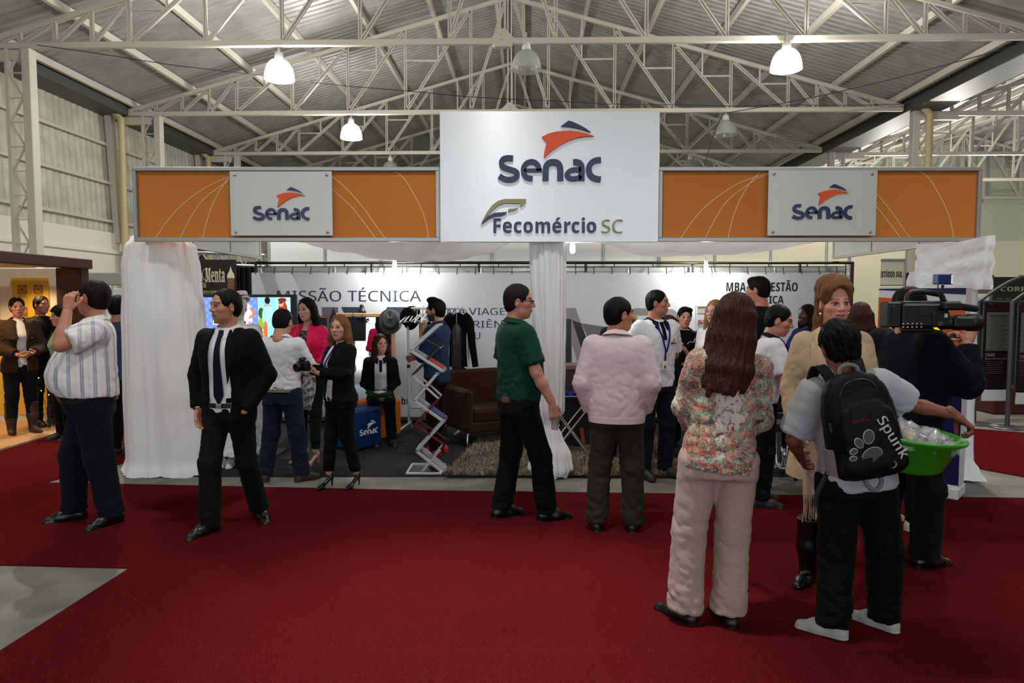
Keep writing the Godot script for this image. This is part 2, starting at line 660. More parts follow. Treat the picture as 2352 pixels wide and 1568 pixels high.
	lattice_column(9.86, -22.85, 6.5, 1.0, "farther white lattice column behind the right orange fascia, seen above it")
	M.pvc = mat(Color(0.78, 0.72, 0.55), 0.5)
	for d in [[-10.62, -17.84, "cream downpipe beside the second left column"], [-10.62, -22.68, "cream downpipe beside the third left column"], [10.12, -17.8, "cream downpipe beside the right column"]]:
		g = Geo.new()
		g.tube([Vector3(d[0] - 0.18, 6.7, d[1]), Vector3(d[0] - 0.17, 6.55, d[1]), Vector3(d[0], 6.38, d[1]), Vector3(d[0], 6.2, d[1]), Vector3(d[0], 0.0, d[1])], 0.085, 12)
		tag(obj("downpipe", g, M.pvc, null, HR), d[2], "pipe")
	# left wall: masonry below, translucent corrugated sheet above leaning outward
	M.mason = mat(Color(0.90, 0.885, 0.83), 0.9)
	g = Geo.new()
	g.box(Vector3(-11.0, 1.5, -14.5), Vector3(0.3, 3.0, 43))
	g.box(Vector3(-11.07, 3.2, -14.5), Vector3(0.3, 0.5, 43))
	g.box(Vector3(-10.85, 2.93, -14.5), Vector3(0.12, 0.07, 43))
	var wl := obj("wall_left", g, M.mason, null, HR)
	struct(wl, "cream masonry wall on the left with a ledge")
	var tm := tri_mat(mat(Color(0.80, 0.80, 0.75), 0.5), 0.3)
	tm.albedo_texture = noise_tex(0.01, 4, 0.0, 43, [[0.0, Color(0.8, 0.79, 0.74)], [1.0, Color(1, 1, 1)]])
	tm.backlight_enabled = true
	tm.backlight = Color(0.3, 0.3, 0.285)
	M.fibre = tm
	g = Geo.new()
	var zz := 6.0
	while zz > -36.0:
		var lean := 0.2
		for k in 4:
			var a := k * 0.055
			var b := (k + 1) * 0.055
			var ha: float = [0.0, 0.025, 0.035, 0.025, 0.0][k]
			var hb: float = [0.0, 0.025, 0.035, 0.025, 0.0][k + 1]
			g.quad(Vector3(-11.0 - ha, 3.4, zz - a), Vector3(-11.0 - hb, 3.4, zz - b), Vector3(-11.0 - hb - lean, 7.2, zz - b), Vector3(-11.0 - ha - lean, 7.2, zz - a))
		zz -= 0.22
	obj("translucent_sheet", g, tm, wl)
	for k in 5:
		g = Geo.new()
		var y: float = [3.75, 4.75, 5.75, 6.75, 7.1][k]
		g.bar(Vector3(-10.94 - (y - 3.4) * 0.05, y, 5.5), Vector3(-10.94 - (y - 3.4) * 0.05, y, -35), 0.07, 0.07)
		obj("girt", g, M.steel, wl)
	for z in [-8.4, -13.2, -18.0, -22.85, -27.7]:
		g = Geo.new()
		g.bar(Vector3(-10.86, 3.2, z), Vector3(-11.05, 7.1, z), 0.16, 0.22, Vector3.BACK)
		obj("wall_post", g, M.steel, wl)
	# far end wall: pale masonry to 4.3 m with a translucent band above
	g = Geo.new()
	g.box(Vector3(10, 2.3, -34.6), Vector3(44, 4.6, 0.3))
	for k in 9:
		g.box(Vector3(-11 + k * 5.1, 4.0, -34.4), Vector3(0.4, 8.0, 0.4))
	var wb := obj("wall_back", g, mat(Color(0.90, 0.91, 0.80), 0.9), null, HR)
	struct(wb, "pale yellowish end wall of the hall")
	var tm2 := mat(Color(0.80, 0.83, 0.75), 0.5)
	tm2.backlight_enabled = true
	tm2.backlight = Color(0.34, 0.36, 0.325)
	g = Geo.new()
	g.box(Vector3(10, 7.2, -34.6), Vector3(44, 5.2, 0.1))
	obj("translucent_sheet", g, tm2, wb)
	# right wall and front wall close the hall outside the frame
	g = Geo.new()
	g.box(Vector3(30.3, 4.5, -14.5), Vector3(0.3, 9.0, 43))
	struct(obj("wall_right", g, M.mason, null, HR), "wall of the side nave")
	g = Geo.new()
	g.box(Vector3(10, 8.0, 6.3), Vector3(44, 4.0, 0.3))
	g.box(Vector3(-9.5, 3.0, 6.3), Vector3(5, 6.0, 0.3))
	g.box(Vector3(20, 3.0, 6.3), Vector3(24, 6.0, 0.3))
	struct(obj("wall_front", g, M.mason, null, HR), "entrance wall behind the viewer with a wide gateway")
	for d in lamps:
		make_lamp(d)
	for d in [[-5.0, -8.4, 1.9, "over the left of the stand"], [4.7, -8.4, 1.9, "over the right of the stand"], [-0.3, -3.4, 2.9, "over the middle of the aisle"], [-5.0, -3.6, 1.9, "over the left of the aisle"], [4.7, -3.6, 1.9, "over the right of the aisle"], [-5.0, 1.2, 1.9, "behind the viewer on the left"], [4.7, 1.2, 1.9, "behind the viewer on the right"], [15.5, -10.8, 1.9, "in the side nave"]]:
		make_lamp([d[0], 6.45, d[1], 14.0 if d[1] < -8 else (5.5 if d[0] == -0.3 else 3.6), "lit bell lamp %s, outside the picture" % d[3], d[2], true])
	# cables
	M.cable = mat(Color(0.1, 0.12, 0.2), 0.6)
	var pts := []
	for i in 25:
		var f := i / 24.0
		pts.append(Vector3(-9.3, 6.5, -13.0).lerp(Vector3(9.7, 6.62, -17.8), f) + Vector3(0, -0.55 * sin(PI * f) * (1.0 - f * 0.3) + 0.012 * sin(f * 40), 0))
	g = Geo.new()
	g.tube(pts, 0.008, 5)
	tag(obj("cable", g, M.cable, null, HR), "thin dark cable slung across the hall from the left column", "cable")
	pts = []
	for i in 21:
		var f := i / 20.0
		pts.append(Vector3(9.2, 6.45, -13.2).lerp(Vector3(4.95, 6.45, -17.9), f) + Vector3(0, -0.12 * sin(PI * f), 0))
	for i in 9:
		var f := (i + 1) / 9.0
		pts.append(Vector3(4.95, 6.45, -17.9).lerp(Vector3(4.7, 4.9, -17.6), f) + Vector3(-0.28 * sin(PI * f * 0.5) + 0.0, 0, 0))
	g = Geo.new()
	g.tube(pts, 0.010, 5)
	tag(obj("cable", g, M.cable, null, HR), "dark blue cable looping down from the right truss behind the middle sign", "cable")


# ---------------------------------------------------------------- the stand
# a point of an upright plane at depth z, traced from the photograph's own coordinates
func pl(px: float, py: float, z: float) -> Vector3:
	var u := (px - 1176.0) / 1568.0
	var w := (784.0 - py) / 1568.0
	var s := sin(deg_to_rad(3.4307))
	var c := cos(deg_to_rad(3.4307))
	var d := Vector3(u, -s + w * c, -c - w * s)
	return Vector3(0, 1.68, 0) + d * (z / d.z)


func stroke(g: Geo, pts: Array, w: float, t: float, o: Vector2, s: float, xf := Transform3D.IDENTITY) -> void:
	# a bent bar of even width, given by its middle line in drawing units
	var p := PackedVector2Array()
	for q in pts:
		p.append(Vector2(q.x - o.x, o.y - q.y) * s)
	p = smooth2(p, 3)
	var n := p.size()
	var L := PackedVector2Array()
	var R := PackedVector2Array()
	for i in n:
		var d := (p[mini(i + 1, n - 1)] - p[maxi(i - 1, 0)]).normalized()
		var e := Vector2(-d.y, d.x) * w * s * 0.5
		L.append(p[i] + e)
		R.append(p[i] - e)
	var f := Vector3(0, 0, t * 0.5)
	for i in n - 1:
		var a := Vector3(R[i].x, R[i].y, 0)
		var b := Vector3(R[i + 1].x, R[i + 1].y, 0)
		var c := Vector3(L[i + 1].x, L[i + 1].y, 0)
		var d := Vector3(L[i].x, L[i].y, 0)
		g.quad(xf * (a + f), xf * (b + f), xf * (c + f), xf * (d + f))
		g.quad(xf * (a - f), xf * (b - f), xf * (b + f), xf * (a + f))
		g.quad(xf * (d + f), xf * (c + f), xf * (c - f), xf * (d - f))
	for e in [[0, 1.0], [n - 1, -1.0]]:
		var a := Vector3(R[e[0]].x, R[e[0]].y, 0)
		var d := Vector3(L[e[0]].x, L[e[0]].y, 0)
		g.quad(xf * (d - f), xf * (a - f), xf * (a + f), xf * (d + f))


func smooth2(p: PackedVector2Array, k: int) -> PackedVector2Array:
	if p.size() < 3:
		return p
	var q := PackedVector2Array()
	var n := p.size()
	for i in n - 1:
		var a := p[maxi(i - 1, 0)]
		var b := p[i]
		var c := p[i + 1]
		var d := p[mini(i + 2, n - 1)]
		for j in k:
			q.append(b.cubic_interpolate(c, a, d, float(j) / k))
	q.append(p[n - 1])
	return q


func smooth3(p: Array, k: int) -> Array:
	var q := []
	var n := p.size()
	for i in n - 1:
		for j in k:
			q.append((p[i] as Vector3).cubic_interpolate(p[i + 1], p[maxi(i - 1, 0)], p[mini(i + 2, n - 1)], float(j) / k))
	q.append(p[n - 1])
	return q


func poly2(pts: Array, o: Vector2, s: float, k := 1) -> PackedVector2Array:
	var p := PackedVector2Array()
	for q in pts:
		p.append(Vector2(q.x - o.x, o.y - q.y) * s)
	return p


# the flame-and-word emblem; drawing units: word spans x 283..1500, baseline y 815
func emblem(parent: Node3D, xf: Transform3D, s: float, t: float, blue: Material, orange: Material) -> void:
	var o := Vector2(892, 815)
	var g := Geo.new()
	g.prism(poly2([Vector2(1028, 183), Vector2(1115, 120), Vector2(1160, 130), Vector2(1240, 165), Vector2(1320, 208), Vector2(1380, 253), Vector2(1300, 228), Vector2(1220, 205), Vector2(1120, 188)], o, s), t, xf)
	obj("emblem_tip", g, blue, parent)
	g = Geo.new()
	g.prism(poly2([Vector2(806, 305), Vector2(880, 270), Vector2(960, 248), Vector2(1050, 237), Vector2(1130, 234), Vector2(1220, 242), Vector2(1310, 262), Vector2(1418, 297), Vector2(1320, 300), Vector2(1230, 312), Vector2(1130, 345), Vector2(1030, 395), Vector2(930, 462), Vector2(870, 515), Vector2(828, 550), Vector2(833, 490), Vector2(848, 420), Vector2(866, 375)], o, s), t, xf)
	obj("emblem_flame", g, orange, parent)
	g = Geo.new()
	stroke(g, [Vector2(467, 553), Vector2(410, 549), Vector2(355, 562), Vector2(333, 604), Vector2(347, 648), Vector2(400, 672), Vector2(460, 690), Vector2(505, 712), Vector2(514, 750), Vector2(490, 785), Vector2(435, 799), Vector2(370, 793), Vector2(304, 758)], 64, t, o, s, xf)
	obj("letter", g, blue, parent)
	g = Geo.new()
	stroke(g, [Vector2(600, 692), Vector2(806, 692)], 40, t, o, s, xf)
	stroke(g, [Vector2(774, 700), Vector2(767, 650), Vector2(735, 608), Vector2(685, 592), Vector2(632, 608), Vector2(597, 650), Vector2(589, 700), Vector2(605, 748), Vector2(640, 779), Vector2(698, 789)], 60, t, o, s, xf)
	obj("letter", g, blue, parent)
	g = Geo.new()
	stroke(g, [Vector2(850, 812), Vector2(850, 750), Vector2(850, 690), Vector2(864, 634), Vector2(900, 604), Vector2(940, 597), Vector2(982, 604), Vector2(1012, 634), Vector2(1023, 690), Vector2(1023, 750), Vector2(1023, 812)], 72, t, o, s, xf)
	obj("letter", g, blue, parent)
	g = Geo.new()
	stroke(g, [Vector2(1175, 597), Vector2(1215, 597), Vector2(1255, 614), Vector2(1275, 655), Vector2(1275, 730), Vector2(1275, 812)], 68, t, o, s, xf)
	stroke(g, [Vector2(1265, 687), Vector2(1200, 684), Vector2(1140, 698), Vector2(1105, 732), Vector2(1107, 760), Vector2(1140, 784), Vector2(1190, 790), Vector2(1240, 778), Vector2(1265, 755)], 56, t, o, s, xf)
	obj("letter", g, blue, parent)
	g = Geo.new()
	stroke(g, [Vector2(1500, 570), Vector2(1430, 580), Vector2(1377, 620), Vector2(1358, 683), Vector2(1377, 745), Vector2(1430, 785), Vector2(1500, 797)], 66, t, o, s, xf)
	obj("letter", g, blue, parent)


func frame_rect(g: Geo, x0: float, x1: float, y0: float, y1: float, z: float, w: float, t: float) -> void:
	g.box(Vector3((x0 + x1) / 2, y1 - w / 2, z), Vector3(x1 - x0, w, t), Basis.IDENTITY, 0.004)
	g.box(Vector3((x0 + x1) / 2, y0 + w / 2, z), Vector3(x1 - x0, w, t), Basis.IDENTITY, 0.004)
	g.box(Vector3(x0 + w / 2, (y0 + y1) / 2, z), Vector3(w, y1 - y0 - 2 * w, t), Basis.IDENTITY, 0.004)
	g.box(Vector3(x1 - w / 2, (y0 + y1) / 2, z), Vector3(w, y1 - y0 - 2 * w, t), Basis.IDENTITY, 0.004)


func fascia(label: String, x0: float, x1: float, dx: float, plate: Array) -> void:
	var z := -6.35
	var y0 := 2.222
	var y1 := 2.90
	var t := thing("fascia_board", label, "sign board")
	var g := Geo.new()
	frame_rect(g, x0, x1, y0, y1, z, 0.036, 0.05)
	obj("frame", g, M.alu, t)
	g = Geo.new()
	g.box(Vector3((x0 + x1) / 2, (y0 + y1) / 2, z - 0.012), Vector3(x1 - x0 - 0.06, y1 - y0 - 0.06, 0.012))
	obj("orange_panel", g, M.orange, t)
	for arc in [
		[[357, 552], [386, 505], [419, 469.5], [453, 443.5], [491, 420.5], [530, 406], [563, 395]],
		[[413, 552], [435, 505], [456, 471], [484, 443.5], [519, 419], [532, 410], [568, 397.5], [606, 395], [648, 397.5]],
		[[466, 552], [474.5, 508], [488, 469.5], [502, 442], [520, 414.5], [539, 395]],
		[[728, 391.5], [742, 398], [768, 410], [800, 438], [838, 482], [868, 525], [884, 552]],
		[[742, 421], [768, 440], [800, 468], [821, 492], [850, 530], [862, 552]],
		[[907, 390.5], [928, 410], [945, 437], [960, 464], [972, 492], [980, 520], [984, 552]],
	]:
		var p := []
		for q in arc:
			var w := pl(q[0] + dx, q[1], z + 0.0)
			p.append(Vector3(clampf(w.x, x0 + 0.034, x1 - 0.034), clampf(w.y, y0 + 0.034, y1 - 0.034), z - 0.0055))
		g = Geo.new(0)
		g.tube(smooth3(p, 4), 0.0035, 6)
		obj("curved_line", g, M.pale_line, t)
	var a := pl(plate[0], plate[1], z)
	var b := pl(plate[2], plate[3], z)
	g = Geo.new()
	g.box(Vector3((a.x + b.x) / 2, (a.y + b.y) / 2, z + 0.035), Vector3(b.x - a.x, a.y - b.y, 0.008), Basis.IDENTITY, 0.002)
	var pt := obj("silver_plate", g, M.satin, t)
	var k := (b.x - a.x) / 236.0
	emblem(pt, Transform3D(Basis.IDENTITY, Vector3(a.x + k * 117, b.y + k * 36, z + 0.046)), k * 131.0 / 1217.0, 0.014, M.navy, M.flame)
	for sx in [0.05, 0.95]:
		for sy in [0.055, 0.945]:
			g = Geo.new()
			g.lathe([Vector2(0, 0.0), Vector2(0.014, 0.0), Vector2(0.014, 0.045), Vector2(0.011, 0.05), Vector2(0, 0.05)], 14, Transform3D(Basis(Vector3.RIGHT, PI / 2), Vector3(lerpf(a.x, b.x, sx), lerpf(b.y, a.y, sy), z)))
			obj("standoff", g, M.chrome, pt)


# fabric gathered round an upright axis; rad(f) -> half widths, f from floor to top
func drape(n: String, label: String, at: Vector3, h: float, prof: Array, folds: int, amp: float, seed_: int, square := 2.0) -> MeshInstance3D:
	var fn := FastNoiseLite.new()
	fn.seed = seed_
	fn.frequency = 1.0
	var NU := 120
	var NV := 70
	var g := Geo.new(0)
	var f := func(u: float, v: float) -> Vector3:
		var a := -u * TAU + PI * 0.5
		var i := 0
		while i < prof.size() - 2 and v > prof[i + 1][0]:
			i += 1
		var p: Array = prof[i]
		var q: Array = prof[i + 1]
		var w := clampf((v - p[0]) / (q[0] - p[0]), 0, 1)
		w = w * w * (3 - 2 * w)
		var rx := lerpf(p[1], q[1], w)
		var rz := lerpf(p[2], q[2], w)
		var cx := lerpf(p[3], q[3], w)
		var k := lerpf(p[4], q[4], w)
		var d := pow(pow(absf(cos(a)), square) + pow(absf(sin(a)), square), -1.0 / square)
		var ca := Vector2(cos(a), sin(a)) * 1.7
		var ph := 3.0 * fn.get_noise_3d(ca.x, v * 0.5, ca.y)
		var fo := (sin(a * folds + ph * 2.5) * 0.6 + fn.get_noise_3d(ca.x * folds * 0.35, v * 0.7 + 5.0, ca.y * folds * 0.35) * 1.3) * amp * k
		var wr := fn.get_noise_3d(ca.x * 2.0, v * 7.0, ca.y * 2.0) * amp * 0.35
		var y := v * h
		if v < 0.001:
			y += 0.012 + 0.012 * sin(a * folds * 0.5 + 1.0)
		return Vector3(at.x + cx + cos(a) * (rx * d + fo + wr), at.y + y, at.z + sin(a) * (rz * d + fo + wr))
	g.sheet(NU, NV, f)
	var o := obj(n, g, M.sheer)
	tag(o, label, "drapery")
	return o


func make_booth() -> void:
	M.alu = mat(Color(0.68, 0.69, 0.69), 0.38, 0.55)
	M.chrome = mat(Color(0.85, 0.85, 0.86), 0.12, 1.0)
	M.orange = tri_mat(mat(Color(1, 1, 1), 0.75), 3.0)
	M.orange.albedo_texture = noise_tex(0.12, 4, 0.0, 51, [[0.0, Color(0.72, 0.42, 0.14)], [1.0, Color(0.82, 0.51, 0.19)]])
	M.pale_line = mat(Color(0.95, 0.82, 0.70), 0.7)
	M.brushed = mat(Color(0.93, 0.94, 0.96), 0.32, 0.5)
	M.brushed.anisotropy_enabled = true
	M.brushed.anisotropy = -0.8
	M.satin = mat(Color(0.80, 0.80, 0.79), 0.42, 0.45)
	M.navy = mat(Color(0.11, 0.155, 0.33), 0.3)
	M.flame = mat(Color(0.90, 0.32, 0.09), 0.4)
	M.olive = mat(Color(0.62, 0.59, 0.42), 0.4)
	M.voile = mat(Color(0.95, 0.95, 0.96), 0.9, 0.0, 0.2)
	M.voile.backlight_enabled = true
	M.voile.backlight = Color(0.9, 0.9, 0.9)
	M.sheer = M.voile.duplicate()
	M.sheer.backlight = Color(0.45, 0.45, 0.45)
	M.black = mat(Color(0.025, 0.025, 0.028), 0.45)
	fascia("orange fascia board with curved lines and silver plate, left of the tall sign", -3.48, -0.665, 0.0, [531, 395, 767, 542])
	fascia("orange fascia board with curved lines and silver plate, right of the tall sign", 1.345, 4.31, 1207.0, [1762, 393, 2006, 542])
	# tall middle sign
	var t := thing("tall_sign", "tall brushed silver sign board in the middle with two raised emblems", "sign board")
	var g := Geo.new()
	g.box(Vector3(0.341, 2.80, -6.31), Vector3(1.99, 1.175, 0.07), Basis.IDENTITY, 0.004)
	obj("silver_panel", g, M.brushed, t)
	var s := 0.00402 / 5.228
	var bp := pl(1261, 416, -6.27)
	emblem(t, Transform3D(Basis.IDENTITY, bp + Vector3(0, 0, 0.012)), s, 0.022, M.navy, M.flame)
	var o := Vector2(892, 815)
	var xf := Transform3D(Basis.IDENTITY, bp + Vector3(0, 0, 0.012))
	g = Geo.new()
	g.prism(poly2([Vector2(85, 1335), Vector2(110, 1270), Vector2(160, 1180), Vector2(220, 1100), Vector2(290, 1047), Vector2(370, 1025), Vector2(622, 1025), Vector2(615, 1065), Vector2(590, 1095), Vector2(548, 1118), Vector2(556, 1078), Vector2(370, 1075), Vector2(300, 1097), Vector2(230, 1152), Vector2(160, 1232), Vector2(110, 1297)], o, s), 0.02, xf)
	g.prism(poly2([Vector2(415, 1140), Vector2(470, 1137), Vector2(532, 1128), Vector2(500, 1150), Vector2(455, 1167), Vector2(405, 1174)], o, s), 0.02, xf)
	obj("emblem_wing", g, M.olive, t)
	g = Geo.new()
	g.prism(poly2([Vector2(100, 1318), Vector2(170, 1228), Vector2(250, 1187), Vector2(330, 1181), Vector2(397, 1175), Vector2(375, 1207), Vector2(330, 1224), Vector2(250, 1230), Vector2(190, 1254), Vector2(140, 1292)], o, s), 0.02, xf)
	obj("emblem_feather", g, M.navy, t)
	var q := xf * Vector3((235 - o.x) * s, (o.y - 1420) * s, -0.004)
	lettering(t, "Fecomércio", q, 180 * s, M.navy, 1216 * s, true, 0.02)
	q = xf * Vector3((1515 - o.x) * s, (o.y - 1422) * s, -0.004)
	lettering(t, "SC", q, 158 * s, M.olive, 252 * s, false, 0.02)
	# posts
	for d in [[-3.45, -6.72, "aluminium post inside the left white drape"], [0.36, -6.45, "aluminium post inside the tied middle curtain"], [4.25, -6.42, "aluminium post under the right end of the orange fascia"], [-3.45, -9.4, "aluminium post at the back left corner of the stand"], [4.62, -9.4, "aluminium post at the back right corner of the stand"]]:
		g = Geo.new()
		g.tube([Vector3(d[0], 0, d[1]), Vector3(d[0], 2.45, d[1])], 0.022, 8)
		tag(obj("stand_post", g, M.alu), d[2], "post")
	# side friezes
	M.frieze = mat(Color(0.72, 0.73, 0.72), 0.6)
	for d in [[-3.45, "grey side frieze of the stand running back on the left"], [4.4, "grey side frieze of the stand running back on the right"]]:
		t = thing("side_frieze", d[1], "frieze")
		for k in 3:
			var z0 := -6.45 - k * 0.98
			var z1 := z0 - 0.98
			g = Geo.new()
			g.box(Vector3(d[0], 2.44, (z0 + z1) / 2), Vector3(0.012, 0.34, 0.93))
			obj("panel", g, M.frieze, t)
			g = Geo.new()
			for y in [2.26, 2.62]:
				g.box(Vector3(d[0], y, (z0 + z1) / 2), Vector3(0.035, 0.035, 0.98), Basis.IDENTITY, 0.004)
			g.box(Vector3(d[0], 2.44, z1), Vector3(0.036, 0.36, 0.036), Basis.IDENTITY, 0.004)
			obj("rail", g, M.alu, t)
	# stand floor: charcoal carpet
	var cm := tri_mat(mat(Color(1, 1, 1), 1.0, 0.0, 0.1), 1.5, true)
	cm.albedo_texture = noise_tex(0.08, 5, 0.0, 61, [[0.0, Color(0.12, 0.12, 0.125)], [1.0, Color(0.24, 0.24, 0.25)]])
	g = Geo.new()
	g.box(Vector3(0.425, 0.006, -7.95), Vector3(7.95, 0.012, 3.05))
	tag(obj("charcoal_carpet", g, cm), "charcoal carpet covering the floor of the stand", "carpet")
	# back partition and the white one of the stand behind
	M.white_panel = mat(Color(0.86, 0.87, 0.87), 0.6)
	M.cream_panel = mat(Color(0.84, 0.82, 0.70), 0.6)
	M.grey_panel = mat(Color(0.62, 0.63, 0.63), 0.6)
	var w := thing("partition_wall", "grey modular partition behind the hanging banners", "partition")
	for k in 8:
		var x := -3.45 + k * 1.009
		g = Geo.new()
		g.box(Vector3(x + 0.5045, 1.06, -9.44), Vector3(0.97, 2.1, 0.012))
		obj("panel", g, M.grey_panel, w)
		g = Geo.new()
		g.tube([Vector3(x, 0, -9.44), Vector3(x, 2.13, -9.44)], 0.02, 8)
		g.box(Vector3(x + 0.5045, 2.11, -9.44), Vector3(0.97, 0.05, 0.03))
		obj("rail", g, M.alu, w)
	w = thing("partition_wall", "tall white modular partition rising behind the stand under the white ceiling cloth", "partition")
	for k in 11:
		var x := -3.75 + k * 0.86
		g = Geo.new()
		g.box(Vector3(x + 0.43, 1.4, -10.6), Vector3(0.83, 2.8, 0.012))
		obj("panel", g, M.white_panel if k < 7 else M.cream_panel, w)
		g = Geo.new()
		g.tube([Vector3(x, 0, -10.59), Vector3(x, 2.82, -10.59)], 0.022, 8)
		obj("rail", g, M.alu, w)
	# banner frame
	t = thing("banner_frame", "black tube frame carrying the hanging banners at the back of the stand", "frame")
	g = Geo.new()
	g.tube([Vector3(-3.46, 2.19, -9.27), Vector3(4.6, 2.19, -9.27)], 0.02, 8)
	g.tube([Vector3(4.6, 0, -9.27), Vector3(4.6, 2.2, -9.27)], 0.022, 8)
	g.tube([Vector3(-3.46, 0, -9.27), Vector3(-3.46, 2.2, -9.27)], 0.022, 8)
	obj("tube_frame", g, M.black, t)
	g = Geo.new()
	g.tube([Vector3(-3.46, 2.135, -9.24), Vector3(4.5, 2.135, -9.24)], 0.007, 6)
	g.tube([Vector3(4.5, 2.135, -9.24), Vector3(4.5, 0.1, -9.24)], 0.007, 6)
	obj("hanging_rail", g, M.black, t)
	for k in 16:
		var x := -3.3 + k * 0.52
		g = Geo.new()
		g.bar(Vector3(x, 2.19, -9.265), Vector3(x, 2.135, -9.24), 0.012, 0.012, Vector3.BACK)
		obj("bracket", g, M.black, t)
	for k in 5:
		g = Geo.new()
		var x := -1.9 + k * 1.45
		g.tube([Vector3(x, 2.19, -9.29), Vector3(x, 0.0, -9.3)], 0.018, 8)
		obj("upright", g, M.black, t)
	# banners
	M.banner = mat(Color(0.80, 0.82, 0.85), 0.38)
	var ink := mat(Color(0.16, 0.20, 0.27), 0.5)
	var dark := mat(Color(0.07, 0.09, 0.11), 0.5)
	var slate := mat(Color(0.15, 0.21, 0.27), 0.5)
	var zb := -9.2
	var banners := [[580.0, 1228.0, "white banner reading MISSÃO TÉCNICA on the left of the back wall"], [1228.0, 1623.0, "middle banner with huge photo-filled letters, right of the tied curtain"], [1623.0, 1930.0, "right banner with bold black heading, behind the tall man"]]
	var bo := []
	for d in banners:
		var a := pl(d[0], 626, zb)
		var b := pl(d[1], 957, zb)
		a.x = pl(d[0], 750, zb).x
		b.x = pl(d[1], 750, zb).x
		t = thing("hanging_banner", d[2], "banner")
		g = Geo.new()
		g.box(Vector3((a.x + b.x) / 2, (a.y + b.y) / 2, zb), Vector3(b.x - a.x - 0.004, a.y - b.y, 0.006))
		obj("banner_sheet", g, M.banner, t)
		var n := int((b.x - a.x) / 0.24)
		for k in n + 1:
			var x := lerpf(a.x + 0.06, b.x - 0.06, float(k) / n)
			g = Geo.new()
			g.tube([Vector3(x, 2.14, zb - 0.035), Vector3(x, a.y + 0.02, zb - 0.005), Vector3(x, a.y - 0.02, zb + 0.008)], 0.006, 5)
			obj("hook", g, M.black, t)
		bo.append(t)
	var put_text := func(par: Node3D, s_: String, x0: float, yb: float, x1: float, yt: float, m: Material, bold: bool) -> void:
		var a := pl(x0, yb, zb)
		var b := pl(x1, yt, zb)
		lettering(par, s_, Vector3(a.x, a.y, zb + 0.004), b.y - a.y, m, b.x - a.x, bold, 0.003)
	put_text.call(bo[0], "MISSÃO TÉCNICA", 637, 692, 967, 660, ink, false)
	put_text.call(bo[0], "UMA VIAGEM", 1005, 723, 1186, 707, ink, false)
	put_text.call(bo[0], "EXPERIÊNCIA", 1012, 752, 1210, 732, ink, false)
	put_text.call(bo[0], "U", 1090, 778, 1103, 763, ink, false)
	put_text.call(bo[0], "O", 1072, 811, 1086, 796, ink, false)
	put_text.call(bo[0], ".br", 916, 929, 941, 911, dark, true)
	put_text.call(bo[2], "MBA EM GESTÃO", 1668, 669, 1832, 643, dark, true)
	put_text.call(bo[2], "ESTRATÉGICA", 1668, 697, 1800, 674, dark, true)
	put_text.call(bo[2], "A.", 1790, 727, 1810, 709, dark, true)
	put_text.call(bo[2], "me", 1806, 850, 1824, 842, dark, true)
	var big := func(par: Node3D, called: String, pts: Array, m: Material, off: float) -> void:
		var p := PackedVector2Array()
		for v in pts:
			var wv := pl(v[0], v[1], zb)
			p.append(Vector2(wv.x, wv.y))
		var gg := Geo.new()
		gg.prism(p, 0.003, Transform3D(Basis.IDENTITY, Vector3(0, 0, zb + off)))
		obj(called, gg, m, par)
	# letters N and Y filled with a night-town picture and slate
	var town := mat(Color(0.42, 0.38, 0.45), 0.5)
	var lit := mat(Color(0.75, 0.45, 0.2), 0.5)
	big.call(bo[0], "large_letter", [[640, 705], [684, 705], [740, 800], [740, 705], [777, 705], [777, 892], [735, 892], [680, 800], [680, 892], [640, 892]], town, 0.004)
	big.call(bo[0], "large_letter", [[784, 705], [836, 705], [862, 768], [889, 705], [931, 705], [874, 818], [874, 892], [836, 892], [836, 818]], slate, 0.004)
	big.call(bo[0], "tower_picture", [[757, 892], [757, 730], [763, 716], [766, 706], [770, 716], [776, 730], [776, 892]], mat(Color(0.12, 0.12, 0.16), 0.5), 0.0065)
	big.call(bo[0], "tower_picture", [[735, 892], [735, 725], [751, 725], [751, 892]], mat(Color(0.10, 0.10, 0.15), 0.5), 0.0065)
	big.call(bo[0], "lit_cornice", [[735, 726], [735, 729], [750, 729], [750, 726]], lit, 0.008)
	var mauve := mat(Color(0.55, 0.53, 0.54), 0.5)
	var char_ := mat(Color(0.10, 0.095, 0.105), 0.5)
	big.call(bo[1], "large_letter", [[1262, 707], [1322, 707], [1372, 845], [1330, 845], [1314, 790], [1314, 845], [1262, 845]], mauve, 0.004)
	big.call(bo[1], "letter_shade", [[1262, 731], [1312, 732], [1312, 845], [1262, 845]], char_, 0.006)
	big.call(bo[1], "letter_shade", [[1314, 735], [1334, 742], [1372, 845], [1350, 845]], char_, 0.006)
	big.call(bo[1], "letter_shade", [[1335, 742], [1400, 752], [1400, 800], [1356, 790]], mat(Color(0.42, 0.41, 0.41), 0.5), 0.005)
	big.call(bo[1], "large_letter", [[1440, 712], [1462, 707], [1500, 709], [1545, 710], [1560, 720], [1560, 735], [1530, 728], [1490, 724], [1455, 724], [1440, 730]], mauve, 0.004)
	big.call(bo[1], "large_letter", [[1440, 730], [1462, 724], [1462, 845], [1440, 845]], mauve, 0.004)
	# framed poster
	t = thing("framed_poster", "white framed poster with red letters behind the blonde woman", "poster")
	var pa := pl(1597, 699, -9.05)
	var pb := pl(1663, 850, -9.05)
	rod("leg", [Vector3((pa.x + pb.x) / 2, pb.y, -9.08), Vector3((pa.x + pb.x) / 2, 0.0, -9.08)], 0.015, M.alu, t)
	g = Geo.new()
	frame_rect(g, pa.x, pb.x, pb.y, pa.y, -9.05, 0.03, 0.025)
	obj("frame", g, M.white_panel, t)
	g = Geo.new()
	g.box(Vector3((pa.x + pb.x) / 2, (pa.y + pb.y) / 2, -9.055), Vector3(pb.x - pa.x - 0.05, pa.y - pb.y - 0.05, 0.008))
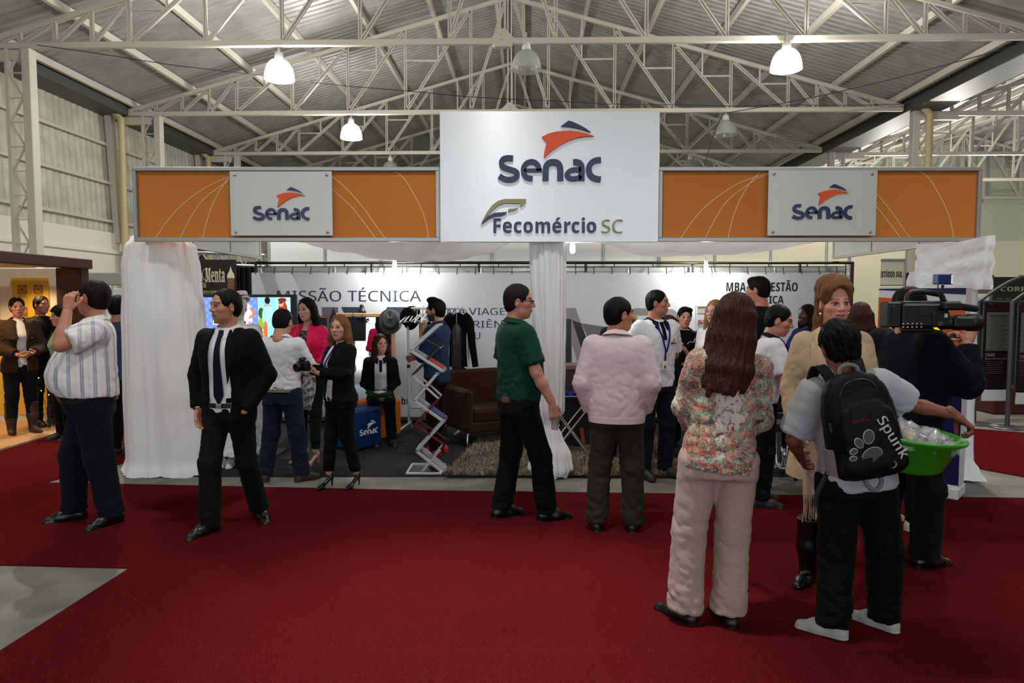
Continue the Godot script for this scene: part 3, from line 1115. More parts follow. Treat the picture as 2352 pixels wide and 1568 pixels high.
	obj("poster_sheet", g, mat(Color(0.82, 0.82, 0.83), 0.5), t)
	g = Geo.new()
	var pc := pl(1602, 704, -9.05)
	var pd := pl(1658, 719, -9.05)
	g.box(Vector3((pc.x + pd.x) / 2, (pc.y + pd.y) / 2, -9.048), Vector3(pd.x - pc.x, pc.y - pd.y, 0.004))
	obj("beige_strip", g, mat(Color(0.72, 0.70, 0.62), 0.5), t)
	var la := pl(1603, 743, -9.05)
	lettering(t, "SA", la + Vector3(0, 0, 0.006), 0.05, mat(Color(0.55, 0.06, 0.12), 0.5), 0.16, true, 0.003)
	# ceiling cloth: swags between the fascia and the back
	var fn := FastNoiseLite.new()
	fn.seed = 9
	fn.frequency = 1.0
	var swag := func(x0: float, x1: float, sag: float, sd: float) -> Callable:
		return func(u: float, v: float) -> Vector3:
			var x := lerpf(x0, x1, u)
			var z := lerpf(-9.15, -6.5, v)
			var cu := sin(PI * pow(u, 0.8 if sd < 1.0 else 1.1))
			var dr := sag * cu * (0.35 + 0.65 * exp(-pow((v - 0.35) / 0.3, 2.0)))
			var y := 2.52 + 0.07 * (1 - v) - dr + 0.05 * fn.get_noise_2d(u * 5.0 + sd, v * 5.0) + 0.022 * sin((v + 0.25 * u) * 26.0 + 3.0 * fn.get_noise_2d(u * 3, v * 3 + sd)) * cu
			return Vector3(x, y, z)
	g = Geo.new()
	g.sheet(60, 50, swag.call(0.35, -3.2, 0.40, 0.3), 0.003)
	tag(obj("ceiling_cloth", g, M.voile), "white ceiling cloth sagging over the left half of the stand", "drapery")
	g = Geo.new()
	g.sheet(60, 50, swag.call(4.3, 0.4, 0.36, 4.7), 0.003)
	tag(obj("ceiling_cloth", g, M.voile), "white ceiling cloth sagging over the right half of the stand", "drapery")
	# drapes
	drape("white_drape", "white cloth wrapped round the left front corner of the stand", Vector3(-3.40, 0, -6.72), 2.36, [[0.0, 0.48, 0.34, 0.05, 1.6], [0.06, 0.42, 0.31, 0.03, 1.2], [0.3, 0.40, 0.30, 0.0, 1.0], [0.6, 0.36, 0.28, -0.03, 0.9], [0.85, 0.33, 0.27, -0.04, 0.9], [0.93, 0.30, 0.25, -0.04, 0.8], [0.97, 0.24, 0.20, -0.04, 0.8], [1.0, 0.17, 0.13, -0.04, 0.6]], 7, 0.02, 3, 2.8)
	drape("tied_curtain", "white sheer curtain tied in a knot near the floor at mid front", Vector3(0.37, 0, -6.45), 2.45, [[0.0, 0.17, 0.14, 0.0, 1.0], [0.03, 0.20, 0.16, 0.0, 1.0], [0.08, 0.18, 0.14, 0.0, 1.0], [0.17, 0.10, 0.08, -0.01, 1.0], [0.205, 0.06, 0.055, -0.01, 0.6], [0.225, 0.085, 0.075, -0.01, 0.8], [0.26, 0.125, 0.10, -0.005, 1.0], [0.45, 0.14, 0.11, -0.01, 1.0], [0.9, 0.165, 0.11, -0.03, 1.0], [1.0, 0.16, 0.10, -0.03, 1.0]], 13, 0.018, 7)
	drape("white_drape", "white cloth hanging behind the orange and blue totem on the right", Vector3(4.02, 0, -6.4), 1.95, [[0.0, 0.42, 0.2, 0.0, 1.5], [0.05, 0.37, 0.17, 0.0, 1.2], [0.1, 0.33, 0.12, 0.0, 1.0], [0.5, 0.32, 0.10, 0.0, 1.0], [0.95, 0.31, 0.09, 0.0, 0.8], [1.0, 0.29, 0.06, 0.0, 0.6]], 11, 0.02, 13, 3.0)
	g = Geo.new()
	g.sheet(50, 30, func(u: float, v: float) -> Vector3:
		var x := lerpf(3.66, 4.36, u)
		var y := lerpf(1.78, 2.19 + 0.02 * u + 0.06 * smoothstep(0.4, 1.0, u), v)
		var d := v * 1.2 - 0.5 * sin(u * PI * 0.62)
		return Vector3(x, y, -6.21 + 0.013 * sin(d * 13.0) * u + 0.015 * fn.get_noise_2d(u * 4, v * 4)), 0.003)
	tag(obj("white_drape", g, M.voile), "white cloth pulled across below the right end of the orange fascia", "drapery")
	# bare bulbs
	for d in [[1315, 548, -6.75, "bare lit bulb hanging just right of the tied curtain"], [906, 592, -8.9, "bare lit bulb above the heading of the left banner"], [1622, 594, -8.9, "bare lit bulb above the right banner, by the blonde woman"]]:
		var p := pl(d[0], d[1], d[2])
		t = thing("hanging_bulb", d[3], "light bulb", p)
		g = Geo.new()
		g.tube([Vector3(0, 2.5 - p.y, 0), Vector3(0, 0, 0)], 0.006, 5)
		obj("flex", g, M.white_panel, t)
		g = Geo.new()
		g.lathe([Vector2(0, -0.06), Vector2(0.022, -0.06), Vector2(0.025, 0.0), Vector2(0.012, 0.02), Vector2(0, 0.02)], 12)
		obj("holder", g, M.white_panel, t)
		g = Geo.new()
		g.lathe([Vector2(0, -0.145), Vector2(0.018, -0.14), Vector2(0.026, -0.12), Vector2(0.026, -0.075), Vector2(0.02, -0.06), Vector2(0, -0.06)], 14)
		obj("light_bulb", g, M.bulb, t)
		var l := OmniLight3D.new()
		l.name = "bulb_light"
		l.light_energy = 0.6
		l.light_color = Color(1.0, 0.99, 0.96)
		l.omni_range = 30.0
		l.omni_attenuation = 2.0
		l.light_size = 0.02
		l.shadow_enabled = true
		l.position = Vector3(0, -0.1, 0)
		t.add_child(l)


# ---------------------------------------------------------------- furniture and neighbours of the stand
func rbox(n: String, c: Vector3, s: Vector3, m: Material, parent: Node3D, bev := 0.01, b := Basis.IDENTITY) -> MeshInstance3D:
	var g := Geo.new()
	g.box(c, s, b, bev)
	return obj(n, g, m, parent)


func rod(n: String, pts: Array, r, m: Material, parent: Node3D, k := 10) -> MeshInstance3D:
	var g := Geo.new(0)
	g.tube(pts, r, k)
	return obj(n, g, m, parent)


func turned(n: String, prof: Array, m: Material, parent: Node3D, xf := Transform3D.IDENTITY, k := 24, sx := 1.0, sz := 1.0) -> MeshInstance3D:
	var g := Geo.new(0)
	g.lathe(prof, k, xf, sx, sz)
	return obj(n, g, m, parent)


func make_acil() -> void:
	var brown := tri_mat(mat(Color(0.20, 0.10, 0.06), 0.45), 0.8)
	var white := mat(Color(0.82, 0.79, 0.74), 0.7)
	var gold := mat(Color(0.80, 0.64, 0.24), 0.4, 0.1)
	var print_ := mat(Color(0.52, 0.34, 0.08), 0.5)
	var t := thing("exhibition_booth", "dark brown booth with gold panels and downlights at the left edge", "booth")
	rbox("header_beam", Vector3(-5.72, 2.165, -7.0), Vector3(0.2, 0.13, 4.4), brown, t)
	rbox("jamb", Vector3(-5.85, 1.05, -9.12), Vector3(0.36, 2.12, 0.14), brown, t)
	rbox("ceiling_panel", Vector3(-6.9, 2.15, -7.0), Vector3(2.2, 0.06, 4.4), white, t)
	rbox("platform", Vector3(-6.95, 0.02, -7.1), Vector3(2.5, 0.04, 4.2), tri_mat(mat(Color(0.66, 0.50, 0.34), 0.5), 0.6), t)
	var w := rbox("end_panel", Vector3(-7.05, 1.06, -9.28), Vector3(2.1, 2.12, 0.06), white, t)
	for k in 2:
		var cx: float = [-6.5, -7.18][k]
		rbox("gold_panel", Vector3(cx, 1.06, -9.243), Vector3(0.5, 1.86, 0.012), gold, w, 0.002)
		for r in 5:
			for c in 2:
				var p := Vector3(cx - 0.11 + 0.22 * c, 1.83 - r * 0.30, -9.236)
				var g := Geo.new()
				g.box(p, Vector3(0.125, 0.125, 0.003))
				obj("printed_square", g, print_, w)
				g = Geo.new(0)
				for j in 5:
					var a0 := TAU * j / 5.0
					var pts := []
					for q in 6:
						var a := a0 + q * 0.36
						var rr := 0.022 + q * 0.0065
						pts.append(p + Vector3(cos(a) * rr, sin(a) * rr, 0.003))
					g.tube(pts, [0.004, 0.004, 0.0045, 0.005, 0.004, 0.002], 5)
				obj("printed_swirl", g, gold, w)
				lettering(w, "ACIL", p + Vector3(-0.058, -0.108, 0.0), 0.036, print_, 0.116, true, 0.003, 0.0, "Droid Serif")
	rbox("back_panel", Vector3(-7.9, 1.06, -7.1), Vector3(0.06, 2.12, 4.3), white, t)
	for p in [Vector3(-5.93, 2.11, -7.85), Vector3(-6.02, 2.11, -8.75)]:
		var d := thing("downlight", "small lit downlight in the ceiling of the brown booth, %s" % ("near the left edge" if p.z > -8 else "above the gold panel"), "ceiling lamp", p)
		turned("rim", [Vector2(0.045, -0.012), Vector2(0.06, -0.012), Vector2(0.062, 0.005), Vector2(0.045, 0.005)], M.white_metal, d, Transform3D.IDENTITY, 18)
		turned("light_bulb", [Vector2(0, -0.01), Vector2(0.042, -0.008), Vector2(0.042, 0.006), Vector2(0, 0.006)], glow(Color(1.0, 0.75, 0.4), 16.0), d, Transform3D.IDENTITY, 16)
	for p in [Vector3(-6.3, 2.05, -8.85), Vector3(-7.1, 2.05, -8.6), Vector3(-6.2, 2.05, -7.8)]:
		var l := SpotLight3D.new()
		l.name = "downlight_light"
		l.light_color = Color(1.0, 0.84, 0.60)
		l.light_energy = 1.3
		l.spot_angle = 62.0
		l.spot_angle_attenuation = 1.0
		l.spot_range = 20.0
		l.spot_attenuation = 2.0
		l.light_size = 0.04
		l.shadow_enabled = true
		l.rotation.x = -PI / 2
		l.position = p
		t.add_child(l)
	# garland
	t = thing("garland", "green garland with tiny yellow lights behind the striped shirt man", "garland", Vector3(-5.98, 0.04, -8.75))
	var fn := FastNoiseLite.new()
	fn.seed = 4
	var gg := Geo.new()
	var gl := Geo.new()
	seed(5)
	for k in 220:
		var a := randf() * TAU
		var h := randf() * 0.62
		var r := 0.13 * (1.0 - h * 1.1) + 0.03
		var p := Vector3(cos(a) * r, h, sin(a) * r)
		var d := Vector3(cos(a), 0.5, sin(a)) * 0.05
		gg.tri(p, p + d + Vector3(0.012, 0, 0), p + d * 0.6 + Vector3(0, 0.025, 0.012))
		if k % 11 == 0:
			gl.lathe([Vector2(0, -0.008), Vector2(0.008, 0), Vector2(0, 0.008)], 6, Transform3D(Basis.IDENTITY, p + d))
	obj("foliage", gg, mat(Color(0.10, 0.2, 0.07), 0.7), t).set_meta("kind", "stuff")
	obj("fairy_light", gl, glow(Color(1.0, 0.8, 0.2), 3.0), t)
	rod("stem", [Vector3(0, 0, 0), Vector3(0, 0.6, 0)], 0.015, mat(Color(0.15, 0.1, 0.05)), t)


func make_cafe() -> void:
	var z := -10.1
	var t := thing("lattice_girder", "shiny aluminium lattice girder above the dark cafe banner", "girder")
	var a := pl(405, 578, z)
	var b := pl(598, 584, z)
	var dn := Vector3(0, -0.17, 0)
	for o in [Vector3.ZERO, Vector3(0, 0, -0.17), dn, dn + Vector3(0, 0, -0.17)]:
		rod("chord", [a + o, b + o], 0.02, M.alu, t, 8)
	for k in 10:
		var f := k / 10.0
		var p := a.lerp(b, f)
		var q := a.lerp(b, f + 0.1)
		rod("brace", [p + (dn if k % 2 == 0 else Vector3.ZERO), q + (Vector3.ZERO if k % 2 == 0 else dn)], 0.01, M.alu, t, 6)
	for e in [a, b]:
		rod("leg", [e, Vector3(e.x, 0, e.z)], 0.025, M.alu, t, 8)
	t = thing("cafe_banner", "dark brown cafe banner with cream script lettering and a tall coffee", "banner")
	var c := pl(400, 596, z + 0.06)
	var d := pl(545, 681, z + 0.06)
	rbox("banner_sheet", Vector3((c.x + d.x) / 2, (c.y + d.y) / 2, z + 0.06), Vector3(d.x - c.x, c.y - d.y, 0.008), mat(Color(0.075, 0.055, 0.04), 0.4), t, 0.002)
	var cream := mat(Color(0.80, 0.76, 0.66), 0.5)
	var zz := z + 0.068
	for q in [["com", 443, 644, 465, 626, false], ["Menta", 472, 648, 516, 615, true], ["Cafeteria", 442, 660, 473, 646, false], ["CHEF: MARTA CASTRO", 446, 673, 500, 667, false], ["CHEF: PRATOS DOCES", 447, 680, 500, 675, false]]:
		var p := pl(q[1], q[2], zz)
		var r := pl(q[3], q[4], zz)
		lettering(t, q[0], p, r.y - p.y, cream, r.x - p.x, q[5], 0.003, 0.0, "Droid Serif")
	var sw := []
	for k in 22:
		var an := -2.2 + k * 0.3
		sw.append(pl(474 + 7 * cos(an) * (1 + k * 0.02), 630 + 14 * sin(an), zz))
	rod("flourish", sw, 0.004, cream, t, 5)
	var gp := pl(531, 668, zz)
	var cup := thing_part_cup(t, gp)
	t = thing("black_backdrop", "black curtain backdrop between the cafe banner and the left white banner", "curtain")
	var e0 := pl(470, 601, -10.4)
	var e1 := pl(592, 700, -10.4)
	var g := Geo.new(0)
	g.sheet(60, 2, func(u: float, v: float) -> Vector3: return Vector3(lerpf(e0.x, e1.x, u), lerpf(0.0, e0.y, v), -10.4 + 0.03 * sin(u * 60.0)), 0.004)
	obj("curtain_sheet", g, M.black, t)
	g = Geo.new(0)
	var f0 := pl(446, 682, -10.3)
	var f1 := pl(470, 682, -10.3)
	g.sheet(24, 2, func(u: float, v: float) -> Vector3: return Vector3(lerpf(f0.x, f1.x, u), lerpf(0.0, f0.y, v), -10.3 + 0.02 * sin(u * 30.0)), 0.004)
	tag(obj("white_curtain", g, M.voile), "narrow white curtain under the cafe banner, left of the hat", "curtain")
	t = thing("dark_hoarding", "tall dark hoarding behind the aluminium girder, left of the stand", "partition")
	var h0 := pl(425, 556, -13.0)
	var h1 := pl(470, 556, -13.0)
	rbox("board", Vector3((h0.x + h1.x) / 2, 1.45, -13.0), Vector3(h1.x - h0.x, 2.9, 0.08), mat(Color(0.12, 0.08, 0.06), 0.6), t)


func thing_part_cup(t: Node3D, p: Vector3) -> Node3D:
	var g := Geo.new()
	g.prism(PackedVector2Array([Vector2(-0.045, 0), Vector2(0.045, 0), Vector2(0.055, 0.19), Vector2(-0.055, 0.19)]), 0.003, Transform3D(Basis.IDENTITY, p))
	var c := obj("coffee_print", g, mat(Color(0.45, 0.30, 0.18), 0.5), t)
	g = Geo.new()
	g.prism(PackedVector2Array([Vector2(-0.055, 0.19), Vector2(0.055, 0.19), Vector2(0.05, 0.24), Vector2(0.02, 0.29), Vector2(0.0, 0.36), Vector2(-0.02, 0.29), Vector2(-0.05, 0.24)]), 0.003, Transform3D(Basis.IDENTITY, p))
	obj("cream_print", g, mat(Color(0.82, 0.80, 0.70), 0.5), c)
	return c


func ell(im: Image, cx: float, cy: float, rx: float, ry: float, c: Color, rot := 0.0) -> void:
	var r := maxf(rx, ry)
	var cs := cos(rot)
	var sn := sin(rot)
	for y in range(maxi(0, int(cy - r)), mini(im.get_height(), int(cy + r) + 1)):
		for x in range(maxi(0, int(cx - r)), mini(im.get_width(), int(cx + r) + 1)):
			var dx := x - cx
			var dy := y - cy
			var a := (dx * cs + dy * sn) / rx
			var b := (-dx * sn + dy * cs) / ry
			if a * a + b * b < 1.0:
				im.set_pixel(x, y, c)


func make_tv() -> void:
	var z := -7.25
	var a := pl(452, 676, z)
	var b := pl(683, 790, z)
	var t := thing("television", "large television showing fashion photographs behind the man in the suit", "television")
	var c := (a + b) * 0.5
	var w := b.x - a.x
	var h := a.y - b.y
	rbox("casing", Vector3(c.x, c.y, z - 0.03), Vector3(w, h, 0.055), M.black, t, 0.008)
	# the picture: three fashion shots
	var im := Image.create_empty(384, 192, false, Image.FORMAT_RGB8)
	im.fill(Color(0.55, 0.75, 0.95))
	im.fill_rect(Rect2i(0, 0, 245, 192), Color(0.42, 0.55, 0.85))
	for y in 12:
		for x in 16:
			if (x + y) % 2 == 0:
				im.fill_rect(Rect2i(x * 15, y * 16, 13, 14), Color(0.50, 0.62, 0.90))
	im.fill_rect(Rect2i(246, 0, 138, 192), Color(0.55, 0.85, 0.95))
	im.fill_rect(Rect2i(320, 0, 64, 192), Color(0.72, 0.84, 0.97))
	im.fill_rect(Rect2i(244, 0, 3, 192), Color(0.95, 0.97, 1.0))
	var skin := Color(0.80, 0.50, 0.36)
	var dress := Color(0.86, 0.84, 0.95)
	for o in [Vector2(196, 0), Vector2(80, 6)]:
		ell(im, o.x, 12, 9, 12, Color(0.85, 0.78, 0.6))
		ell(im, o.x, 16, 7, 9, skin)
		ell(im, o.x, 72, 22, 46, dress)
		im.fill_rect(Rect2i(int(o.x) - 22, 60, 44, 54), dress)
		ell(im, o.x - 22, 78, 5, 34, skin, 0.1)
		ell(im, o.x + 25, 62, 5, 22, skin, -0.7)
		ell(im, o.x + 20, 84, 5, 18, skin, 0.9)
		ell(im, o.x - 8, 150, 7, 42, skin)
		ell(im, o.x + 9, 150, 7, 42, skin)
		im.fill_rect(Rect2i(int(o.x) - 32, 104, 30, 18), Color(0.92, 0.93, 0.97))
		im.fill_rect(Rect2i(int(o.x) - 28, 107, 22, 11), Color(0.15, 0.13, 0.15))
	for y in range(30, 112, 7):
		for x in range(176, 218, 6):
			im.set_pixel(x, y, Color(0.6, 0.55, 0.7))
			im.set_pixel(x + 1, y, Color(0.6, 0.55, 0.7))
	ell(im, 258, 120, 16, 30, Color(0.55, 0.7, 0.15))
	ell(im, 256, 70, 12, 24, Color(0.2, 0.35, 0.12))
	ell(im, 258, 165, 18, 24, Color(0.9, 0.75, 0.4))
	ell(im, 284, 14, 12, 16, Color(0.08, 0.06, 0.08))
	ell(im, 284, 40, 14, 9, skin)
	ell(im, 286, 84, 26, 48, Color(0.66, 0.84, 0.98))
	ell(im, 274, 150, 9, 44, Color(0.85, 0.42, 0.22))
	ell(im, 350, 62, 20, 46, Color(0.62, 0.20, 0.08))
	ell(im, 355, 84, 14, 40, Color(0.75, 0.35, 0.12))
	ell(im, 343, 28, 11, 15, Color(0.88, 0.62, 0.50))
	ell(im, 348, 12, 18, 10, Color(0.45, 0.12, 0.06))
	im.fill_rect(Rect2i(333, 22, 16, 6), Color(0.05, 0.04, 0.05))
	ell(im, 345, 118, 14, 40, Color(0.80, 0.84, 0.92))
	ell(im, 350, 172, 14, 26, Color(0.85, 0.38, 0.10))
	ell(im, 364, 140, 5, 14, Color(0.1, 0.1, 0.14))
	var mm := StandardMaterial3D.new()
	mm.roughness = 0.2
	mm.albedo_color = Color(0.02, 0.02, 0.02)
	mm.emission_enabled = true
	mm.emission_texture = ImageTexture.create_from_image(im)
	mm.emission_energy_multiplier = 0.95
	mm.emission_operator = BaseMaterial3D.EMISSION_OP_MULTIPLY
	mm.emission = Color.WHITE
	var g := Geo.new()
	var m := 0.045
	g.quad(Vector3(a.x + m, b.y + m, z - 0.001), Vector3(b.x - 0.065, b.y + m, z - 0.001), Vector3(b.x - 0.065, a.y - 0.03, z - 0.001), Vector3(a.x + m, a.y - 0.03, z - 0.001))
	obj("screen", g, mm, t)
	rod("stand_pole", [Vector3(c.x, c.y, z - 0.08), Vector3(c.x, 0.03, z - 0.08)], 0.03, M.black, t)
	rbox("stand_base", Vector3(c.x, 0.025, z - 0.08), Vector3(0.6, 0.03, 0.4), M.black, t)


func hat(n: String, label: String, m: Material, xf: Transform3D, crown: float, brim: float, pinch: float) -> void:
	var t := thing(n, label, "hat")
	t.transform = xf
	var g := Geo.new(0)
	g.sheet(36, 16, func(u: float, v: float) -> Vector3:
		var a := -u * TAU
		var y := crown * sin(minf(v * 1.25, 1.0) * PI * 0.5)
		var r := 0.1 * (1.0 if v < 0.55 else cos((v - 0.55) / 0.45 * PI * 0.5))
		var dent := pinch * exp(-pow(cos(a) * 2.2, 2.0)) * smoothstep(0.5, 1.0, v)
		return Vector3(r * cos(a), y - dent, r * sin(a) * 1.15))
	obj("crown", g, m, t)
	g = Geo.new(0)
	g.sheet(36, 4, func(u: float, v: float) -> Vector3:
		var a := -u * TAU
		var r := lerpf(brim, 0.098, v)
		return Vector3(r * cos(a), 0.02 * (1 - v) * sin(a * 2.0), r * sin(a) * 1.15), 0.004)
	obj("brim", g, m, t)
	g = Geo.new(0)
	g.lathe([Vector2(0.103, 0.002), Vector2(0.104, 0.03), Vector2(0.1, 0.03)], 36, Transform3D.IDENTITY, 1.0, 1.15)
	obj("hat_band", g, M.black, t)


func make_wardrobe() -> void:
	# mirror
	var pine := tri_mat(mat(Color(0.80, 0.66, 0.48), 0.5), 1.0)
	var z := -8.9
	var a := pl(768, 718, z)
	var b := pl(906, 718, z)
	var t := thing("standing_mirror", "tall mirror in a light wooden frame behind the seated woman", "mirror", Vector3((a.x + b.x) / 2, 0, z))
	t.rotation.x = -0.05
	var w := (b.x - a.x) / 2
	var h := a.y
	rbox("frame_top", Vector3(0, h - 0.03, 0), Vector3(w * 2, 0.055, 0.035), pine, t)
	rbox("frame_bottom", Vector3(0, 0.03, 0), Vector3(w * 2, 0.055, 0.035), pine, t)
	for s in [-1.0, 1.0]:
		rbox("frame_side", Vector3(s * (w - 0.027), h / 2, 0), Vector3(0.054, h - 0.12, 0.035), pine, t)
	rbox("mirror_glass", Vector3(0, h / 2, -0.008), Vector3(w * 2 - 0.1, h - 0.1, 0.01), mat(Color(0.88, 0.89, 0.9), 0.02, 1.0), t, 0.0)
	var felt := cloth(Color(0.30, 0.31, 0.32), 0.95)
	var dark := cloth(Color(0.025, 0.025, 0.03), 0.9)
	var p := pl(897, 738, -8.78)
	hat("fedora", "grey felt fedora hung on the top right corner of the mirror", felt, Transform3D(Basis.from_euler(Vector3(1.2, 0.25, 0.15)), p), 0.12, 0.15, 0.03)
	p = pl(945, 730, -8.62)
	hat("bowler_hat", "black bowler hat hung on the left end of the clothes rack", dark, Transform3D(Basis.from_euler(Vector3(1.35, -0.2, 0.2)), p), 0.13, 0.135, 0.0)
	# small headpieces on the mirror
	for d in [[812, 731, Color(0.02, 0.22, 0.50), "blue feather headpiece clipped to the top of the mirror"], [832, 735, Color(0.015, 0.015, 0.02), "black feather headpiece clipped to the top of the mirror"]]:
		var q := pl(d[0], d[1], -8.82)
		var o := thing("headpiece", d[3], "headpiece", q)
		var g := Geo.new()
		seed(int(d[0]))
		for k in 90:
			var an := randf() * TAU
			var el := randf_range(-1.0, 1.2)
			var dir := Vector3(cos(an) * cos(el), sin(el), sin(an) * cos(el) * 0.6)
			var r := randf_range(0.03, 0.06)
			var sd := dir.cross(Vector3(0.3, 1, 0.2)).normalized() * 0.008
			g.tri(dir * 0.01 - sd, dir * 0.01 + sd, dir * r)
		obj("feathers", g, cloth(d[2], 0.8), o)
		rod("wire", [Vector3(-0.02, 0.03, 0), Vector3(-0.01, 0.07, -0.02), Vector3(0.0, 0.05, -0.06)], 0.003, M.black, o, 5)
	p = pl(831, 718, -8.86)
	t = thing("finial_hat", "little black ornament standing on top of the mirror frame", "ornament", p)
	turned("body", [Vector2(0, 0.11), Vector2(0.02, 0.105), Vector2(0.028, 0.085), Vector2(0.022, 0.06), Vector2(0.035, 0.05), Vector2(0.055, 0.02), Vector2(0.06, 0.0), Vector2(0, 0.0)], M.black, t)
	# clothes rack
	z = -8.62
	var l := pl(937, 708, z)
	var r := pl(1075, 708, z)
	var white := mat(Color(0.80, 0.80, 0.80), 0.35)
	t = thing("clothes_rack", "white tubular clothes rack with rounded corners behind the zigzag stand", "clothes rack")
	var arc := [Vector3(l.x, 0.1, z)]
	for k in 7:
		var an := PI - k * PI / 12.0
		arc.append(Vector3(l.x + 0.08 + 0.08 * cos(an), l.y - 0.08 + 0.08 * sin(an), z))
	for k in 7:
		var an := PI / 2 - k * PI / 12.0
		arc.append(Vector3(r.x - 0.08 + 0.08 * cos(an), l.y - 0.08 + 0.08 * sin(an), z))
	arc.append(Vector3(r.x, 0.1, z))
	rod("tube_frame", arc, 0.016, white, t, 10)
	rod("low_bar", [Vector3(l.x, 0.32, z), Vector3(r.x, 0.32, z)], 0.012, white, t)
	rod("side_bar", [Vector3(l.x, 0.95, z), Vector3(l.x + 0.22, 0.95, z)], 0.008, white, t)
	rbox("clamp", Vector3(l.x, 0.85, z), Vector3(0.04, 0.05, 0.04), M.black, t)
	for x in [l.x, r.x]:
		rod("foot", [Vector3(x - 0.16 * signf(r.x - x + 0.01), 0.02, z + 0.24), Vector3(x, 0.12, z), Vector3(x, 0.12, z - 0.12), Vector3(x, 0.02, z - 0.24)], 0.014, white, t)
	# garments
	var hem := func(n: String, label: String, px0: float, px1: float, y0: float, y1: float, zz: float, m: Material, sleeves: bool) -> void:
		var A := pl(px0, y0, zz)
		var B := pl(px1, y1, zz)
		var gm := thing(n, label, "garment")
		var g := Geo.new(0)
		var W := (B.x - A.x) * 0.5
		var cx := (A.x + B.x) * 0.5
		g.sheet(40, 24, func(u: float, v: float) -> Vector3:
			var an := -u * TAU + PI * 0.5
			var wv := W * (0.55 + 0.45 * smoothstep(0.0, 0.12, v)) if v < 0.12 else W * (1.0 - 0.12 * sin((v - 0.12) * 3.2))
			wv *= 1.0 if v > 0.001 else 0.4
			return Vector3(cx + cos(an) * wv * (1.0 + 0.06 * sin(an * 7.0) * v), lerpf(A.y, B.y, v), zz + sin(an) * (0.035 + 0.02 * sin(an * 9.0) * v))
		)
		obj("cloth_body", g, m, gm)
		if sleeves:
			for s in [-1.0, 1.0]:
				var sx: float = cx + s * W
				rod("sleeve", smooth3([Vector3(cx + s * W * 0.6, A.y - 0.03, zz), Vector3(sx + s * 0.02, A.y - 0.12, zz), Vector3(sx + s * 0.06, A.y - 0.4, zz + 0.01), Vector3(sx + s * 0.10, A.y - 0.68, zz)], 4), [0.05, 0.055, 0.058, 0.06, 0.06, 0.056, 0.052, 0.05, 0.047, 0.045, 0.043, 0.042, 0.04], m, gm)
		rod("hanger_hook", [Vector3(cx, A.y - 0.01, zz), Vector3(cx, l.y + 0.03, zz), Vector3(cx + 0.01, l.y + 0.035, zz - 0.02)], 0.004, M.chrome, gm, 5)
	hem.call("black_cardigan", "black cardigan with long sleeves hanging at the right end of the clothes rack", 1030, 1074, 718, 842, -8.58, dark, true)
	var seq := tri_mat(mat(Color(0.5, 0.5, 0.5), 0.25, 0.8), 8.0)
	seq.albedo_texture = noise_tex(0.2, 2, 0.0, 71, [[0.3, Color(0.1, 0.1, 0.1)], [0.6, Color(0.95, 0.95, 0.95)]], FastNoiseLite.TYPE_CELLULAR, 256)
	hem.call("sequin_dress", "silver sequin dress hanging under the black cardigan", 1036, 1062, 742, 888, -8.545, seq, false)
	hem.call("black_skirt", "black skirt hanging below the cardigan on the rack", 1050, 1072, 842, 898, -8.60, dark, false)
	var flo := tri_mat(mat(Color(1, 1, 1), 0.8), 3.0)
	flo.albedo_texture = noise_tex(0.08, 3, 0.0, 72, [[0.2, Color(0.2, 0.25, 0.1)], [0.45, Color(0.55, 0.5, 0.25)], [0.55, Color(0.7, 0.35, 0.25)], [0.7, Color(0.85, 0.8, 0.65)]], FastNoiseLite.TYPE_SIMPLEX_SMOOTH, 256)
	hem.call("floral_blouse", "olive and red floral blouse hanging at the left of the rack", 962, 982, 735, 815, -8.6, flo, false)
	hem.call("purple_dress", "deep purple dress hanging beside the floral blouse on the rack", 976, 996, 738, 845, -8.64, cloth(Color(0.16, 0.05, 0.22)), false)
	hem.call("pink_scarf", "bright pink scarf hanging on the rack behind the bearded man", 989, 1001, 742, 780, -8.6, cloth(Color(0.75, 0.05, 0.25)), false)
	# bunch of white hangers
	var pc := pl(958, 725, -8.56)
	for k in 7:
		var hg := thing("clothes_hanger", "white plastic clothes hanger in the bunch at the left of the rack", "hanger", pc + Vector3(-0.1 + k * 0.035, -0.01 + 0.01 * (k % 3), 0.02 * (k % 2)), 1.1 + 0.15 * (k % 4), "bunched white hangers")
		rod("shoulder_bar", [Vector3(-0.2, -0.07, 0), Vector3(-0.1, -0.02, 0), Vector3(0, 0.02, 0), Vector3(0.1, -0.02, 0), Vector3(0.2, -0.07, 0)], 0.008, white, hg, 6)
		rod("cross_bar", [Vector3(-0.2, -0.07, 0), Vector3(0.2, -0.07, 0)], 0.006, white, hg, 6)
		rod("hook", [Vector3(0, 0.02, 0), Vector3(0, 0.07, 0), Vector3(0.02, 0.095, 0), Vector3(0.0, 0.11, 0)], 0.004, white, hg, 5)


